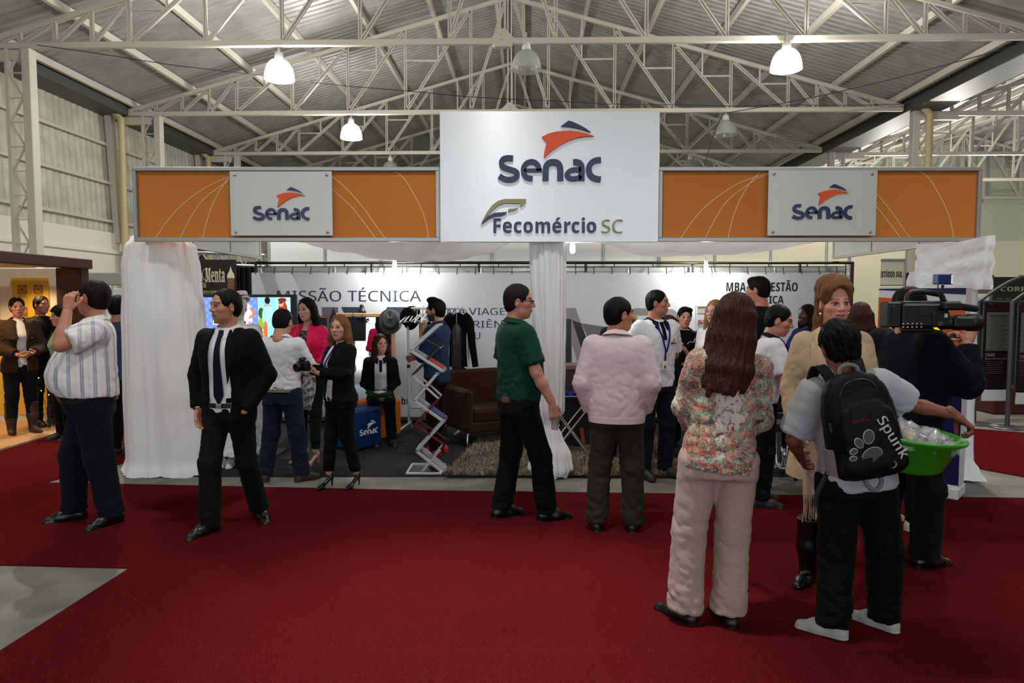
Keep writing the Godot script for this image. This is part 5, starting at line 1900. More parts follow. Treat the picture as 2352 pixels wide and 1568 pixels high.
class Sdf:
	# 0 tapered bone, 1 the same cut flat at its end, 2 trunk given by a table of half widths, 3 ellipsoid, 4 half space, 5 front slit of a trunk
	var kind := PackedInt32Array()
	var a := PackedVector3Array()
	var b := PackedVector3Array()
	var r0 := PackedFloat32Array()
	var r1 := PackedFloat32Array()
	var k := PackedFloat32Array()
	var neg := PackedByteArray()
	var inv: Array[Transform3D] = []
	var tab: Array[PackedFloat32Array] = []
	var lo := Vector3(1e3, 1e3, 1e3)
	var hi := -Vector3(1e3, 1e3, 1e3)

	func _add(kd: int, A: Vector3, B: Vector3, ra: float, rb: float, kk: float, ng: bool, t := Transform3D.IDENTITY, tb := PackedFloat32Array()) -> void:
		kind.append(kd)
		a.append(A)
		b.append(B)
		r0.append(ra)
		r1.append(rb)
		k.append(maxf(kk, 1e-4))
		neg.append(1 if ng else 0)
		inv.append(t)
		tab.append(tb)

	func grow(p: Vector3, r: float) -> void:
		lo = lo.min(p - Vector3.ONE * r)
		hi = hi.max(p + Vector3.ONE * r)

	func bone(A: Vector3, B: Vector3, ra: float, rb: float, kk := 0.02, flat := false, ng := false) -> void:
		_add(1 if flat else 0, A, B - A, ra, rb, kk, ng)
		if not ng:
			grow(A, ra)
			grow(B, rb)

	func ball(c: Vector3, r: Vector3, kk := 0.01, ng := false, rot := Basis.IDENTITY) -> void:
		_add(3, c, r, 0, 0, kk, ng, Transform3D(rot, c).affine_inverse())
		if not ng:
			grow(c, maxf(r.x, maxf(r.y, r.z)))

	func plane(nrm: Vector3, off: float, kk := 0.002) -> void:
		# keeps what lies under the plane
		_add(4, nrm, Vector3(off, 0, 0), 0, 0, kk, true)

	func slit(t: Transform3D, y0: float, w0: float, y1: float, w1: float) -> void:
		_add(5, Vector3(y0, y1, 0), Vector3.ZERO, w0, w1, 0.006, true, t.affine_inverse())

	func trunk(t: Transform3D, rows: Array, inf: float, kk := 0.03, y0 := -9.0, y1 := 9.0, power := 2.25) -> void:
		var lowest: float = maxf(rows[0][0], y0)
		var highest: float = minf(rows[-1][0], y1)
		var tb := PackedFloat32Array()
		var y: float = rows[0][0]
		while y <= rows[-1][0] + 1e-4:
			var i := 0
			while i < rows.size() - 2 and y > rows[i + 1][0]:
				i += 1
			var p: Array = rows[i]
			var q: Array = rows[i + 1]
			var f := clampf((y - p[0]) / (q[0] - p[0]), 0, 1)
			var pp: Array = rows[maxi(i - 1, 0)]
			var qq: Array = rows[mini(i + 2, rows.size() - 1)]
			for j in [1, 2, 3]:
				var val_ := cubic_interpolate_in_time(p[j], q[j], pp[j], qq[j], f, q[0] - p[0], pp[0] - p[0], qq[0] - p[0]) if i > 0 and i + 2 < rows.size() else lerpf(p[j], q[j], f)
				tb.append(val_ + (inf if j < 3 else 0.0))
			y += 0.01
		_add(2, Vector3(rows[0][0], lowest, highest), Vector3(power, 0, 0), 0, 0, kk, false, t.affine_inverse(), tb)
		for yy in [lowest, highest]:
			for r in rows:
				for sx in [-1, 1]:
					for sz in [-1, 1]:
						if r[0] >= lowest - 0.1 and r[0] <= highest + 0.1:
							grow(t * Vector3(sx * (r[1] + inf), clampf(r[0], lowest, highest), r[3] + sz * (r[2] + inf)), 0.01)

	func one(i: int, p: Vector3) -> float:
		var kd := kind[i]
		if kd <= 1:
			var q := p - a[i]
			var d := b[i]
			var h := q.dot(d) / d.length_squared()
			var hc := clampf(h, 0.0, 1.0)
			var e := (q - d * hc).length() - lerpf(r0[i], r1[i], hc)
			if kd == 1:
				e = maxf(e, (h - 1.0) * d.length())
			return e
		if kd == 3:
			var q := inv[i] * p
			var r := b[i]
			var u := q / r
			var k0 := u.length()
			var k1 := (u / r).length()
			return k0 * (k0 - 1.0) / maxf(k1, 1e-4)
		if kd == 2:
			var q := inv[i] * p
			var A := a[i]
			var tb := tab[i]
			var m := tb.size() / 3 - 1
			var f := clampf((q.y - A.x) * 100.0, 0.0, m - 0.001)
			var j := int(f)
			f -= j
			j *= 3
			var hx := lerpf(tb[j], tb[j + 3], f)
			var hz := lerpf(tb[j + 1], tb[j + 4], f)
			var zc := lerpf(tb[j + 2], tb[j + 5], f)
			var n := b[i].x
			var e := (pow(pow(absf(q.x) / hx, n) + pow(absf(q.z - zc) / hz, n), 1.0 / n) - 1.0) * minf(hx, hz)
			return maxf(e, maxf(A.y - q.y, q.y - A.z))
		if kd == 4:
			return b[i].x - p.dot(a[i])
		var q := inv[i] * p
		var A := a[i]
		var w := lerpf(r0[i], r1[i], clampf((q.y - A.x) / (A.y - A.x), 0.0, 1.0))
		return maxf(absf(q.x) - w, maxf(-q.z, A.x - q.y))

	func at(p: Vector3, ids: PackedInt32Array) -> float:
		var d := 1e3
		for i in ids:
			var e := one(i, p)
			var kk := k[i]
			if neg[i]:
				e = -e
				var h := maxf(kk - absf(d - e), 0.0) / kk
				d = maxf(d, e) + h * h * kk * 0.25
			else:
				var h := maxf(kk - absf(d - e), 0.0) / kk
				d = minf(d, e) - h * h * kk * 0.25
		return d

	func net(cell: float) -> Surf:
		var s := Surf.new()
		var L := lo - Vector3.ONE * cell * 2.0
		var size := hi + Vector3.ONE * cell * 2.0 - L
		var bx := int(ceil(size.x / cell / 4.0)) + 1
		var by := int(ceil(size.y / cell / 4.0)) + 1
		var bz := int(ceil(size.z / cell / 4.0)) + 1
		var nx := bx * 4
		var ny := by * 4
		var nz := bz * 4
		var val := PackedFloat32Array()
		val.resize(nx * ny * nz)
		val.fill(1.0)
		var all := PackedInt32Array(range(kind.size()))
		var R := cell * 4.0 * 0.87
		var act := PackedInt32Array()
		var count := kind.size()
		var es := PackedFloat32Array()
		es.resize(count)
		for bk in bz:
			for bj in by:
				for bi in bx:
					var c := L + Vector3(bi * 4 + 1.5, bj * 4 + 1.5, bk * 4 + 1.5) * cell
					var d := 1e3
					for i in count:
						var e := one(i, c)
						es[i] = e
						if not neg[i]:
							d = minf(d, e)
					if d > R + cell * 3.0 + 0.002:
						continue
					var ids := PackedInt32Array()
					var cut := false
					for i in count:
						if neg[i]:
							if es[i] < R + k[i] + 0.006:
								ids.append(i)
								cut = true
						elif es[i] < d + 2.0 * R + k[i] + 0.006:
							ids.append(i)
					if d < -R - cell * 3.0 - 0.002 and not cut:
						for z in 4:
							for y in 4:
								var o := ((bk * 4 + z) * ny + bj * 4 + y) * nx + bi * 4
								val[o] = -1.0
								val[o + 1] = -1.0
								val[o + 2] = -1.0
								val[o + 3] = -1.0
						continue
					act.append_array([bi, bj, bk])
					for z in 4:
						for y in 4:
							var o := ((bk * 4 + z) * ny + bj * 4 + y) * nx + bi * 4
							var q := L + Vector3(bi * 4, bj * 4 + y, bk * 4 + z) * cell
							for x in 4:
								val[o + x] = at(q, ids)
								q.x += cell
		var vid := PackedInt32Array()
		vid.resize(nx * ny * nz)
		vid.fill(-1)
		var sy := nx
		var sz := nx * ny
		var off := PackedInt32Array([0, 1, sy, sy + 1, sz, sz + 1, sz + sy, sz + sy + 1])
		var ea := PackedInt32Array([0, 2, 4, 6, 0, 1, 4, 5, 0, 1, 2, 3])
		var eb := PackedInt32Array([1, 3, 5, 7, 2, 3, 6, 7, 4, 5, 6, 7])
		var cor := PackedVector3Array([Vector3(0, 0, 0), Vector3(1, 0, 0), Vector3(0, 1, 0), Vector3(1, 1, 0), Vector3(0, 0, 1), Vector3(1, 0, 1), Vector3(0, 1, 1), Vector3(1, 1, 1)])
		var f8 := PackedFloat32Array()
		f8.resize(8)
		var cells := PackedInt32Array()
		for t in range(0, act.size(), 3):
			for z in range(act[t + 2] * 4, mini(act[t + 2] * 4 + 4, nz - 1)):
				for y in range(act[t + 1] * 4, mini(act[t + 1] * 4 + 4, ny - 1)):
					for x in range(act[t] * 4, mini(act[t] * 4 + 4, nx - 1)):
						var o := z * sz + y * sy + x
						var m := 0
						for i in 8:
							var f := val[o + off[i]]
							f8[i] = f
							if f < 0.0:
								m += 1
						if m == 0 or m == 8:
							continue
						var p := Vector3.ZERO
						var w := 0
						for i in 12:
							var A := f8[ea[i]]
							var B := f8[eb[i]]
							if (A < 0.0) != (B < 0.0):
								p += cor[ea[i]].lerp(cor[eb[i]], A / (A - B))
								w += 1
						vid[o] = s.v.size()
						s.v.append(L + (Vector3(x, y, z) + p / w) * cell)
						cells.append(o)
		for o in cells:
			var v0 := val[o]
			for ax in 3:
				var st := 1 if ax == 0 else (sy if ax == 1 else sz)
				var v1 := val[o + st]
				if (v0 < 0.0) == (v1 < 0.0):
					continue
				var u := sy if ax == 0 else (sz if ax == 1 else 1)
				var w := sz if ax == 0 else (1 if ax == 1 else sy)
				var q0 := o - u - w
				if q0 < 0:
					continue
				var i0 := vid[q0]
				var i1 := vid[o - w]
				var i2 := vid[o]
				var i3 := vid[o - u]
				if i0 < 0 or i1 < 0 or i3 < 0:
					continue
				if v0 < 0.0:
					s.ix.append_array([i0, i2, i1, i0, i3, i2])
				else:
					s.ix.append_array([i0, i1, i2, i0, i2, i3])
		s.normals()
		return s


# ---------------------------------------------------------------- people
var heads := {}
var hands := {}
var shoes := {}
var hairs := {}
const PM := [[0.78, 0.178, 0.120, -0.012], [0.92, 0.178, 0.122, -0.012], [1.02, 0.168, 0.116, -0.004], [1.10, 0.168, 0.117, 0.0], [1.22, 0.182, 0.124, 0.002], [1.32, 0.192, 0.126, -0.006], [1.39, 0.184, 0.110, -0.018], [1.435, 0.145, 0.084, -0.024], [1.465, 0.088, 0.064, -0.024], [1.50, 0.058, 0.058, -0.02]]
const PF := [[0.78, 0.178, 0.125, -0.012], [0.90, 0.172, 0.124, -0.012], [1.0, 0.145, 0.106, 0.0], [1.08, 0.136, 0.10, 0.002], [1.18, 0.148, 0.110, 0.010], [1.26, 0.158, 0.126, 0.018], [1.34, 0.158, 0.108, 0.0], [1.40, 0.146, 0.09, -0.014], [1.435, 0.115, 0.074, -0.02], [1.46, 0.072, 0.056, -0.02], [1.49, 0.05, 0.05, -0.015]]
const PBIG := [[0.78, 0.20, 0.15, -0.005], [0.92, 0.225, 0.18, 0.012], [1.0, 0.235, 0.205, 0.04], [1.08, 0.235, 0.21, 0.05], [1.18, 0.23, 0.19, 0.04], [1.30, 0.215, 0.155, 0.01], [1.38, 0.20, 0.128, -0.012], [1.435, 0.16, 0.096, -0.024], [1.47, 0.10, 0.076, -0.024], [1.50, 0.07, 0.068, -0.02]]


func head_surf(fem: bool, fine: bool) -> Surf:
	var key := "%s%s" % [fem, fine]
	if heads.has(key):
		return heads[key]
	var s := Sdf.new()
	var w := 0.93 if fem else 1.0
	s.ball(Vector3(0, 0.03, -0.012), Vector3(0.077 * w, 0.088, 0.097), 0.01)
	s.ball(Vector3(0, -0.032, 0.026), Vector3(0.062 * w, 0.078, 0.064), 0.03)
	s.ball(Vector3(0, -0.072, 0.024), Vector3((0.047 if fem else 0.055) * w, 0.042, 0.054), 0.025)
	s.ball(Vector3(0, -0.098, 0.058), Vector3(0.018 if fem else 0.023, 0.018, 0.019), 0.022)
	for e in [-1.0, 1.0]:
		s.ball(Vector3(e * 0.04 * w, -0.018, 0.054), Vector3(0.022, 0.02, 0.022), 0.02)
		s.ball(Vector3(e * 0.03, 0.004, 0.092), Vector3(0.0185, 0.0125, 0.014), 0.012, true)
	s.bone(Vector3(-0.032, 0.026, 0.076), Vector3(0.032, 0.026, 0.076), 0.010 if fem else 0.0125, 0.010 if fem else 0.0125, 0.018)
	s.bone(Vector3(0, 0.014, 0.084), Vector3(0, -0.022, 0.103), 0.0075, 0.0115 if fem else 0.013, 0.012)
	for e in [-1.0, 1.0]:
		s.ball(Vector3(e * 0.0115, -0.027, 0.093), Vector3(0.009, 0.007, 0.011), 0.008)
		s.ball(Vector3(e * 0.03, 0.004, 0.0735), Vector3(0.0135, 0.0115, 0.0125), 0.004)
	s.ball(Vector3(0, -0.054, 0.083), Vector3(0.024, 0.0065, 0.011), 0.008)
	s.ball(Vector3(0, -0.0655, 0.081), Vector3(0.020, 0.0075, 0.011), 0.007)
	for e in [-1.0, 1.0]:
		s.ball(Vector3(e * 0.077 * w, -0.004, -0.008), Vector3(0.0085, 0.033, 0.019), 0.006, false, Basis.from_euler(Vector3(0.15, e * 0.35, 0)))
		s.ball(Vector3(e * 0.087 * w, -0.002, -0.003), Vector3(0.006, 0.018, 0.010), 0.006, true)
	s.bone(Vector3(0, -0.05, -0.022), Vector3(0, -0.17, -0.04), 0.046 if fem else 0.056, 0.047 if fem else 0.060, 0.03)
	var r := s.net(0.0034 if fine else 0.0048)
	heads[key] = r
	return r


func face_colors(r: Surf, skin: Color, fem: bool, f: Dictionary) -> PackedColorArray:
	var out := PackedColorArray()
	out.resize(r.v.size())
	var sk := skin.srgb_to_linear()
	var brow: Color = (f.get("brow", Color(0.06, 0.04, 0.03)) as Color).srgb_to_linear()
	var lip := sk.lerp(Color(0.45, 0.05, 0.06) if f.has("lipstick") else Color(0.30, 0.07, 0.06), 0.55 if fem else 0.32)
	var beard: float = f.get("beard", 0.0)
	var smile: float = f.get("smile", 0.0)
	for i in r.v.size():
		var p := r.v[i]
		var c := sk
		if p.z > 0.03 and p.y > -0.11 and p.y < 0.06:
			var ax := absf(p.x)
			if p.y < 0.0 and p.y > -0.045:
				c = c.lerp(Color(sk.r, sk.g * 0.72, sk.b * 0.7), 0.45 * exp(-pow((ax - 0.042) / 0.018, 2.0) - pow((p.y + 0.022) / 0.018, 2.0)))
			var ex := (ax - 0.030) / 0.0155
			var ey := (p.y - 0.0035) / 0.0054
			var q := ex * ex + ey * ey
			if q < 1.0:
				c = Color(0.40, 0.37, 0.35)
				var gx: float = ((p.x - f.get("gaze", 0.0)) - signf(p.x) * 0.030) / 0.0066
				var gy := (p.y - 0.004) / 0.0062
				if gx * gx + gy * gy < 1.0:
					c = Color(0.03, 0.018, 0.012)
			elif ex * ex + pow((p.y - 0.0065) / 0.0088, 2.0) < 1.15 and p.y > 0.003:
				c = Color(0.03, 0.02, 0.018) if fem else sk.darkened(0.72)
			elif q < 2.2:
				c = sk.darkened(0.18)
			var by := 0.0275 + 0.005 * (1.0 - pow((ax - 0.030) / 0.022, 2.0)) - (0.0 if ax < 0.035 else (ax - 0.035) * 0.15)
			if ax > 0.012 and ax < 0.052 and absf(p.y - by) < (0.0034 if fem else 0.0052):
				c = c.lerp(brow, 0.85)
			var ly := -0.059 + smile * pow(ax / 0.026, 2.0) * 0.010
			var lw := 0.025 + smile * 0.007
			if ax < lw and p.z > 0.06:
				var dy := p.y - ly
				var hgt := sqrt(maxf(0.0, 1.0 - pow(ax / lw, 2.0)))
				if absf(dy) < 0.0024 * (0.4 + hgt) and smile < 0.5:
					c = Color(0.10, 0.03, 0.03)
				elif smile >= 0.5 and absf(dy) < 0.0052 * hgt:
					c = Color(0.62, 0.58, 0.54)
				elif dy > 0.0 and dy < 0.0078 * hgt or dy < 0.0 and dy > -0.0095 * hgt:
					c = lip
			if beard > 0.0 and p.y < -0.034 and not (ax < 0.026 and absf(p.y + 0.059) < 0.011):
				c = c.lerp(Color(0.028, 0.02, 0.018), beard * smoothstep(-0.034, -0.05, p.y))
		elif beard > 0.0 and p.y < -0.02 and p.y > -0.125 and p.z > -0.01:
			c = c.lerp(Color(0.028, 0.02, 0.018), beard * smoothstep(-0.02, -0.04, p.y) * smoothstep(-0.125, -0.11, p.y))
		out[i] = c
	return out


# right hand: fingers along +y, palm towards +z, thumb on +x
func hand_surf(pose: String) -> Surf:
	if hands.has(pose):
		return hands[pose]
	var curl := {"relaxed": [0.28, 0.34, 0.40, 0.46], "grip": [0.75, 0.80, 0.85, 0.9], "fist": [1.3, 1.35, 1.35, 1.35], "flat": [0.06, 0.05, 0.06, 0.1], "hold": [0.55, 0.6, 0.62, 0.6]}[pose] as Array
	var s := Sdf.new()
	var xs := [0.027, 0.009, -0.009, -0.026]
	var len_ := [0.074, 0.082, 0.076, 0.060]
	s.bone(Vector3(0, -0.045, 0), Vector3(0, 0.01, 0), 0.026, 0.024, 0.012)
	for i in 4:
		var kn := Vector3(xs[i], 0.088 - absf(i - 1) * 0.005, 0)
		s.bone(Vector3(xs[i] * 0.55, 0.012, 0), kn, 0.015, 0.0125, 0.014)
		var p := kn
		var a: float = curl[i] * 0.9
		var spread: float = (1.5 - i) * 0.05
		for j in 3:
			var d := Vector3(sin(spread) * cos(a), cos(a), sin(a)).normalized()
			var q: Vector3 = p + d * len_[i] * [0.46, 0.30, 0.24][j]
			s.bone(p, q, [0.0100, 0.0090, 0.0082][j], [0.0090, 0.0082, 0.0070][j], 0.004)
			p = q
			a += curl[i] * [1.15, 0.75, 0.0][j] + 0.06
	s.ball(Vector3(0.022, 0.035, 0.010), Vector3(0.016, 0.026, 0.014), 0.012)
	var th := {"relaxed": Vector3(0.5, 0.8, 0.32), "grip": Vector3(0.35, 0.62, 0.7), "fist": Vector3(0.25, 0.7, 0.65), "flat": Vector3(0.7, 0.7, 0.1), "hold": Vector3(0.42, 0.72, 0.52)}[pose] as Vector3
	var p := Vector3(0.026, 0.022, 0.008)
	var d := th.normalized()
	for j in 3:
		var q: Vector3 = p + d * [0.044, 0.032, 0.026][j]
		s.bone(p, q, [0.0135, 0.0108, 0.0098][j], [0.0108, 0.0098, 0.0078][j], 0.006)
		p = q
		d = (d + Vector3(-0.28, 0.12, 0.12) * (0.5 if pose == "flat" or pose == "relaxed" else 1.2)).normalized()
	var r := s.net(0.0036)
	hands[pose] = r
	return r


# a shoe with the heel end at the origin, toe along +z, ground at y = 0
func shoe_surf(kind: String) -> Surf:
	if shoes.has(kind):
		return shoes[kind]
	var s := Sdf.new()
	if kind == "heel":
		s.bone(Vector3(0, 0.105, -0.01), Vector3(0, 0.02, 0.125), 0.022, 0.018, 0.02)
		s.bone(Vector3(0, 0.015, 0.12), Vector3(0.004, 0.012, 0.175), 0.032, 0.02, 0.03)
		s.ball(Vector3(0, 0.115, -0.012), Vector3(0.028, 0.035, 0.03), 0.015)
		s.bone(Vector3(0, 0.09, -0.026), Vector3(0, 0.002, -0.026), 0.014, 0.006, 0.012)
		s.plane(Vector3(0, -1, 0), 0.0)
	elif kind == "boot":
		s.bone(Vector3(0, 0.03, -0.02), Vector3(0, 0.025, 0.10), 0.036, 0.04, 0.03)
		s.bone(Vector3(0, 0.025, 0.1), Vector3(0.004, 0.02, 0.175), 0.04, 0.028, 0.03)
		s.bone(Vector3(0, 0.06, 0.01), Vector3(0, 0.22, 0.015), 0.05, 0.066, 0.03)
		s.bone(Vector3(0, 0.22, 0.015), Vector3(0, 0.40, 0.02), 0.064, 0.070, 0.03, true)
		s.plane(Vector3(0, -1, 0), 0.0)
	else:
		var lowt := 1.0 if kind != "flat" else 0.6
		s.bone(Vector3(0, 0.032, -0.022), Vector3(0, 0.03, 0.10), 0.036, 0.042, 0.03)
		s.bone(Vector3(0, 0.03, 0.09), Vector3(0.005, 0.024, 0.185), 0.043, 0.030 if kind == "sneaker" else 0.025, 0.03)
		s.ball(Vector3(0, 0.052 * lowt, 0.0), Vector3(0.038, 0.055 * lowt, 0.055), 0.03)
		s.bone(Vector3(0, 0.07 * lowt, 0.03), Vector3(0, 0.045 * lowt, 0.11), 0.032, 0.03, 0.03)
		s.bone(Vector3(0, 0.006, -0.025), Vector3(0.003, 0.006, 0.185), 0.039, 0.036, 0.004)
		s.plane(Vector3(0, -1, 0), 0.0)
	var r := s.net(0.006)
	if kind == "sneaker":
		for i in r.v.size():
			r.c.append(Color(0.72, 0.70, 0.66) if r.v[i].y < 0.022 else Color(1, 1, 1))
	shoes[kind] = r
	return r


func hair_surf(style: String, fem: bool) -> Surf:
	var key := style + str(fem)
	if hairs.has(key):
		return hairs[key]
	var s := Sdf.new()
	var w := 0.93 if fem else 1.0
	var big := 1.0
	if style == "updo":
		big = 1.12
	elif style == "curly":
		big = 1.10
	elif style == "spiky":
		big = 1.04
	elif style == "short":
		big = 0.99
	elif style == "crop":
		big = 0.98
	s.ball(Vector3(0, 0.034 + (big - 1) * 0.18, -0.018), Vector3(0.087 * w * big, 0.095 * big, 0.102 * big), 0.01)
	s.ball(Vector3(0, -0.02, -0.05), Vector3(0.072 * w * big, 0.07, 0.058 * big), 0.03)
	if style == "quiff":
		s.ball(Vector3(0, 0.115, 0.035), Vector3(0.06, 0.035, 0.06), 0.03)
	if style == "swept":
		s.ball(Vector3(0.01, 0.09, 0.045), Vector3(0.065, 0.03, 0.04), 0.03)
	if style == "updo":
		s.ball(Vector3(0, 0.10, -0.03), Vector3(0.085, 0.06, 0.085), 0.03)
		s.ball(Vector3(0, 0.085, 0.05), Vector3(0.075, 0.035, 0.04), 0.03)
	if style == "bun" or style == "bob":
		s.ball(Vector3(0, 0.02, -0.09), Vector3(0.07, 0.08, 0.05), 0.03)
	if style in ["long", "longer", "updo", "bob", "waves"]:
		var n := 11
		var len2: float = {"long": 0.26, "longer": 0.36, "updo": 0.24, "bob": 0.10, "waves": 0.24}[style]
		for i in n:
			var an := lerpf(-1.75, 1.75, float(i) / (n - 1)) + PI
			if style == "updo" and absf(an - PI) > 0.95:
				continue
			var p0 := Vector3(sin(an) * 0.078 * w, 0.02, cos(an) * 0.082 - 0.01)
			var back := -cos(an)
			var p1 := Vector3(sin(an) * 0.084, -0.09, cos(an) * 0.080 - 0.012)
			var fl := 0.105 if style != "bob" else 0.088
			var p2 := Vector3(sin(an) * fl, -0.10 - len2 * 0.5, cos(an) * 0.085 - 0.02)
			var p3 := Vector3(sin(an) * (fl + 0.004), -0.09 - len2 * (0.86 + 0.14 * back) - 0.02 * sin(i * 2.7), cos(an) * 0.085 - 0.03)
			s.bone(p0, p1, 0.024, 0.027, 0.025)
			s.bone(p1, p2, 0.027, 0.027, 0.025)
			s.bone(p2, p3, 0.027, 0.013, 0.025)
	if style == "curly":
		for i in 40:
			var an := i * 2.39996
			var t := i / 39.0
			var el := lerpf(1.3, -1.0, t)
			var dir := Vector3(sin(an) * cos(el), sin(el), cos(an) * cos(el))
			if dir.z > 0.25 and dir.y < 0.5:
				continue
			s.ball(Vector3(0, 0.015, -0.02) + dir * Vector3(0.09, 0.11, 0.10), Vector3.ONE * 0.026, 0.012)
	if style == "pony":
		s.bone(Vector3(0, 0.04, -0.10), Vector3(0, -0.05, -0.13), 0.025, 0.03, 0.02)
		s.bone(Vector3(0, -0.05, -0.13), Vector3(0, -0.19, -0.11), 0.03, 0.012, 0.02)
	# free the face, the ears and the nape
	if style == "updo":
		s.ball(Vector3(0, 0.045, 0.115), Vector3(0.062, 0.055, 0.055), 0.012, true)
	var top := 0.068
	if style == "receding":
		top = 0.085
	elif style == "updo":
		top = 0.098
	elif style in ["quiff", "swept"]:
		top = 0.07
	elif style == "spiky":
		top = 0.058
	s.ball(Vector3(0, -0.045, 0.085), Vector3(0.068 * w if fem else 0.072, 0.045 + top, 0.075), 0.012, true)
	if not style in ["long", "longer", "bob", "waves", "curly"]:
		s.ball(Vector3(0, -0.06, 0.055), Vector3(0.12, 0.065, 0.058), 0.012, true)
		for e in [-1.0, 1.0]:
			s.ball(Vector3(e * 0.09 * w, -0.012, 0.0), Vector3(0.03, 0.038, 0.026), 0.008, true)
	if not style in ["long", "longer", "bob", "waves", "updo", "pony"]:
		s.plane(Vector3(0, -1, 0), 0.078, 0.015)
	if style in ["long", "longer", "waves"]:
		s.ball(Vector3(0, -0.20, 0.06), Vector3(0.062, 0.17, 0.10), 0.02, true)
	var r := s.net(0.0055)
	var sp := style == "spiky"
	var fn := FastNoiseLite.new()
	fn.frequency = 1.0
	fn.seed = 3
	for i in r.v.size():
		var p := r.v[i]
		var an := atan2(p.x, p.z)
		var rad := Vector2(p.x, p.z).length()
		var e := fn.get_noise_3d(an * (6.0 if sp else 9.0), p.y * (9.0 if sp else 3.0), rad * 20.0)
		r.v[i] = p + r.n[i] * e * (0.014 if sp else (0.012 if style == "curly" else (0.0045 if style in ["short", "crop"] else 0.0085)))
	r.normals()
	hairs[key] = r
	return r


func hair_mat(c: Color) -> StandardMaterial3D:
	var key := "hair" + c.to_html()
	if T.has(key):
		return T[key]
	if not T.has("strand"):
		var n := noise_tex(0.02, 4, 10.0, 8, [], FastNoiseLite.TYPE_SIMPLEX_SMOOTH, 256)
		T["strand"] = n
	var m := mat(c, 0.58, 0.0, 0.25)
	tri_mat(m, 1.0)
	m.uv1_scale = Vector3(14.0, 1.6, 14.0)
	m.normal_enabled = true
	m.normal_texture = T["strand"]
	m.normal_scale = 0.9
	T[key] = m
	return m


func skin_mat() -> StandardMaterial3D:
	if not T.has("skin"):
		var m := mat(Color.WHITE, 0.48, 0.0, 0.45)
		m.vertex_color_use_as_albedo = true
		m.subsurf_scatter_enabled = true
		m.subsurf_scatter_strength = 0.06
		T["skin"] = m
	return T["skin"]


# point on the front (or back) of a trunk at side x and height y, lifted by off
func onto(rows: Array, x: float, y: float, off: float, back := false, power := 2.25) -> Vector3:
	var i := 0
	while i < rows.size() - 2 and y > rows[i + 1][0]:
		i += 1
	var p: Array = rows[i]
	var q: Array = rows[i + 1]
	var f := clampf((y - p[0]) / (q[0] - p[0]), 0, 1)
	var a: float = lerpf(p[1], q[1], f) + off
	var b: float = lerpf(p[2], q[2], f) + off
	var z: float = b * pow(maxf(0.0, 1.0 - pow(absf(x) / a, power)), 1.0 / power)
	return Vector3(x, y, lerpf(p[3], q[3], f) + (-z if back else z))


# a thin band lying on a trunk between two edge lines, each a list of (x, y)
func on_patch(n: String, rows: Array, tf: Transform3D, left: Array, right: Array, off: float, m: Material, parent: Node3D, back := false, nu := 4, nv := 10) -> MeshInstance3D:
	var g := Geo.new(0)
	var pick := func(l: Array, v: float) -> Vector2:
		var t := v * (l.size() - 1)
		var i := mini(int(t), l.size() - 2)
		return (l[i] as Vector2).lerp(l[i + 1], t - i)
	g.sheet(nu, nv, func(u: float, v: float) -> Vector3:
		var q: Vector2 = (pick.call(left, v) as Vector2).lerp(pick.call(right, v), u)
		return tf * onto(rows, q.x, q.y, off, back), 0.006)
	return obj(n, g, m, parent)


# a closed band round a trunk (belt, collar stand, hem)
func on_ring(n: String, rows: Array, tf: Transform3D, y0: float, y1: float, off: float, m: Material, parent: Node3D, off1 := -1.0, a0 := 0.0, a1 := TAU) -> MeshInstance3D:
	var g := Geo.new(0)
	if off1 < 0:
		off1 = off
	g.sheet(44, 2, func(u: float, v: float) -> Vector3:
		var an := lerpf(a0, a1, u) + PI * 0.5
		var y := lerpf(y0, y1, v)
		var e := onto(rows, 0.0, y, 0.0)
		var s := onto(rows, 0.0, y, 0.0, true)
		var i := 0
		while i < rows.size() - 2 and y > rows[i + 1][0]:
			i += 1
		var a := lerpf(rows[i][1], rows[i + 1][1], clampf((y - rows[i][0]) / (rows[i + 1][0] - rows[i][0]), 0, 1))
		var o := lerpf(off, off1, v)
		var c := pow(absf(cos(an)), 2.0 / 2.25) * signf(cos(an))
		var d := pow(absf(sin(an)), 2.0 / 2.25) * signf(sin(an))
		return tf * Vector3(-c * (a + o), y, (e.z + s.z) * 0.5 + d * ((e.z - s.z) * 0.5 + o)), 0.004)
	return obj(n, g, m, parent)


func soft(n: String, s: Surf, m: Material, parent: Node3D, xf := Transform3D.IDENTITY) -> MeshInstance3D:
	return mesh(n, s.commit(), m, parent, xf)


func job(n: String, s: Sdf, cell: float, wr: Array, m: Material = null) -> Dictionary:
	var d := {"name": n, "m": m, "out": null}
	d.id = WorkerThreadPool.add_task(func() -> void:
		var r := s.net(cell)
		if wr.size():
			r.wrinkle(wr[0], wr[1], wr[2], wr[3], wr[4])
		d.out = r)
	return d


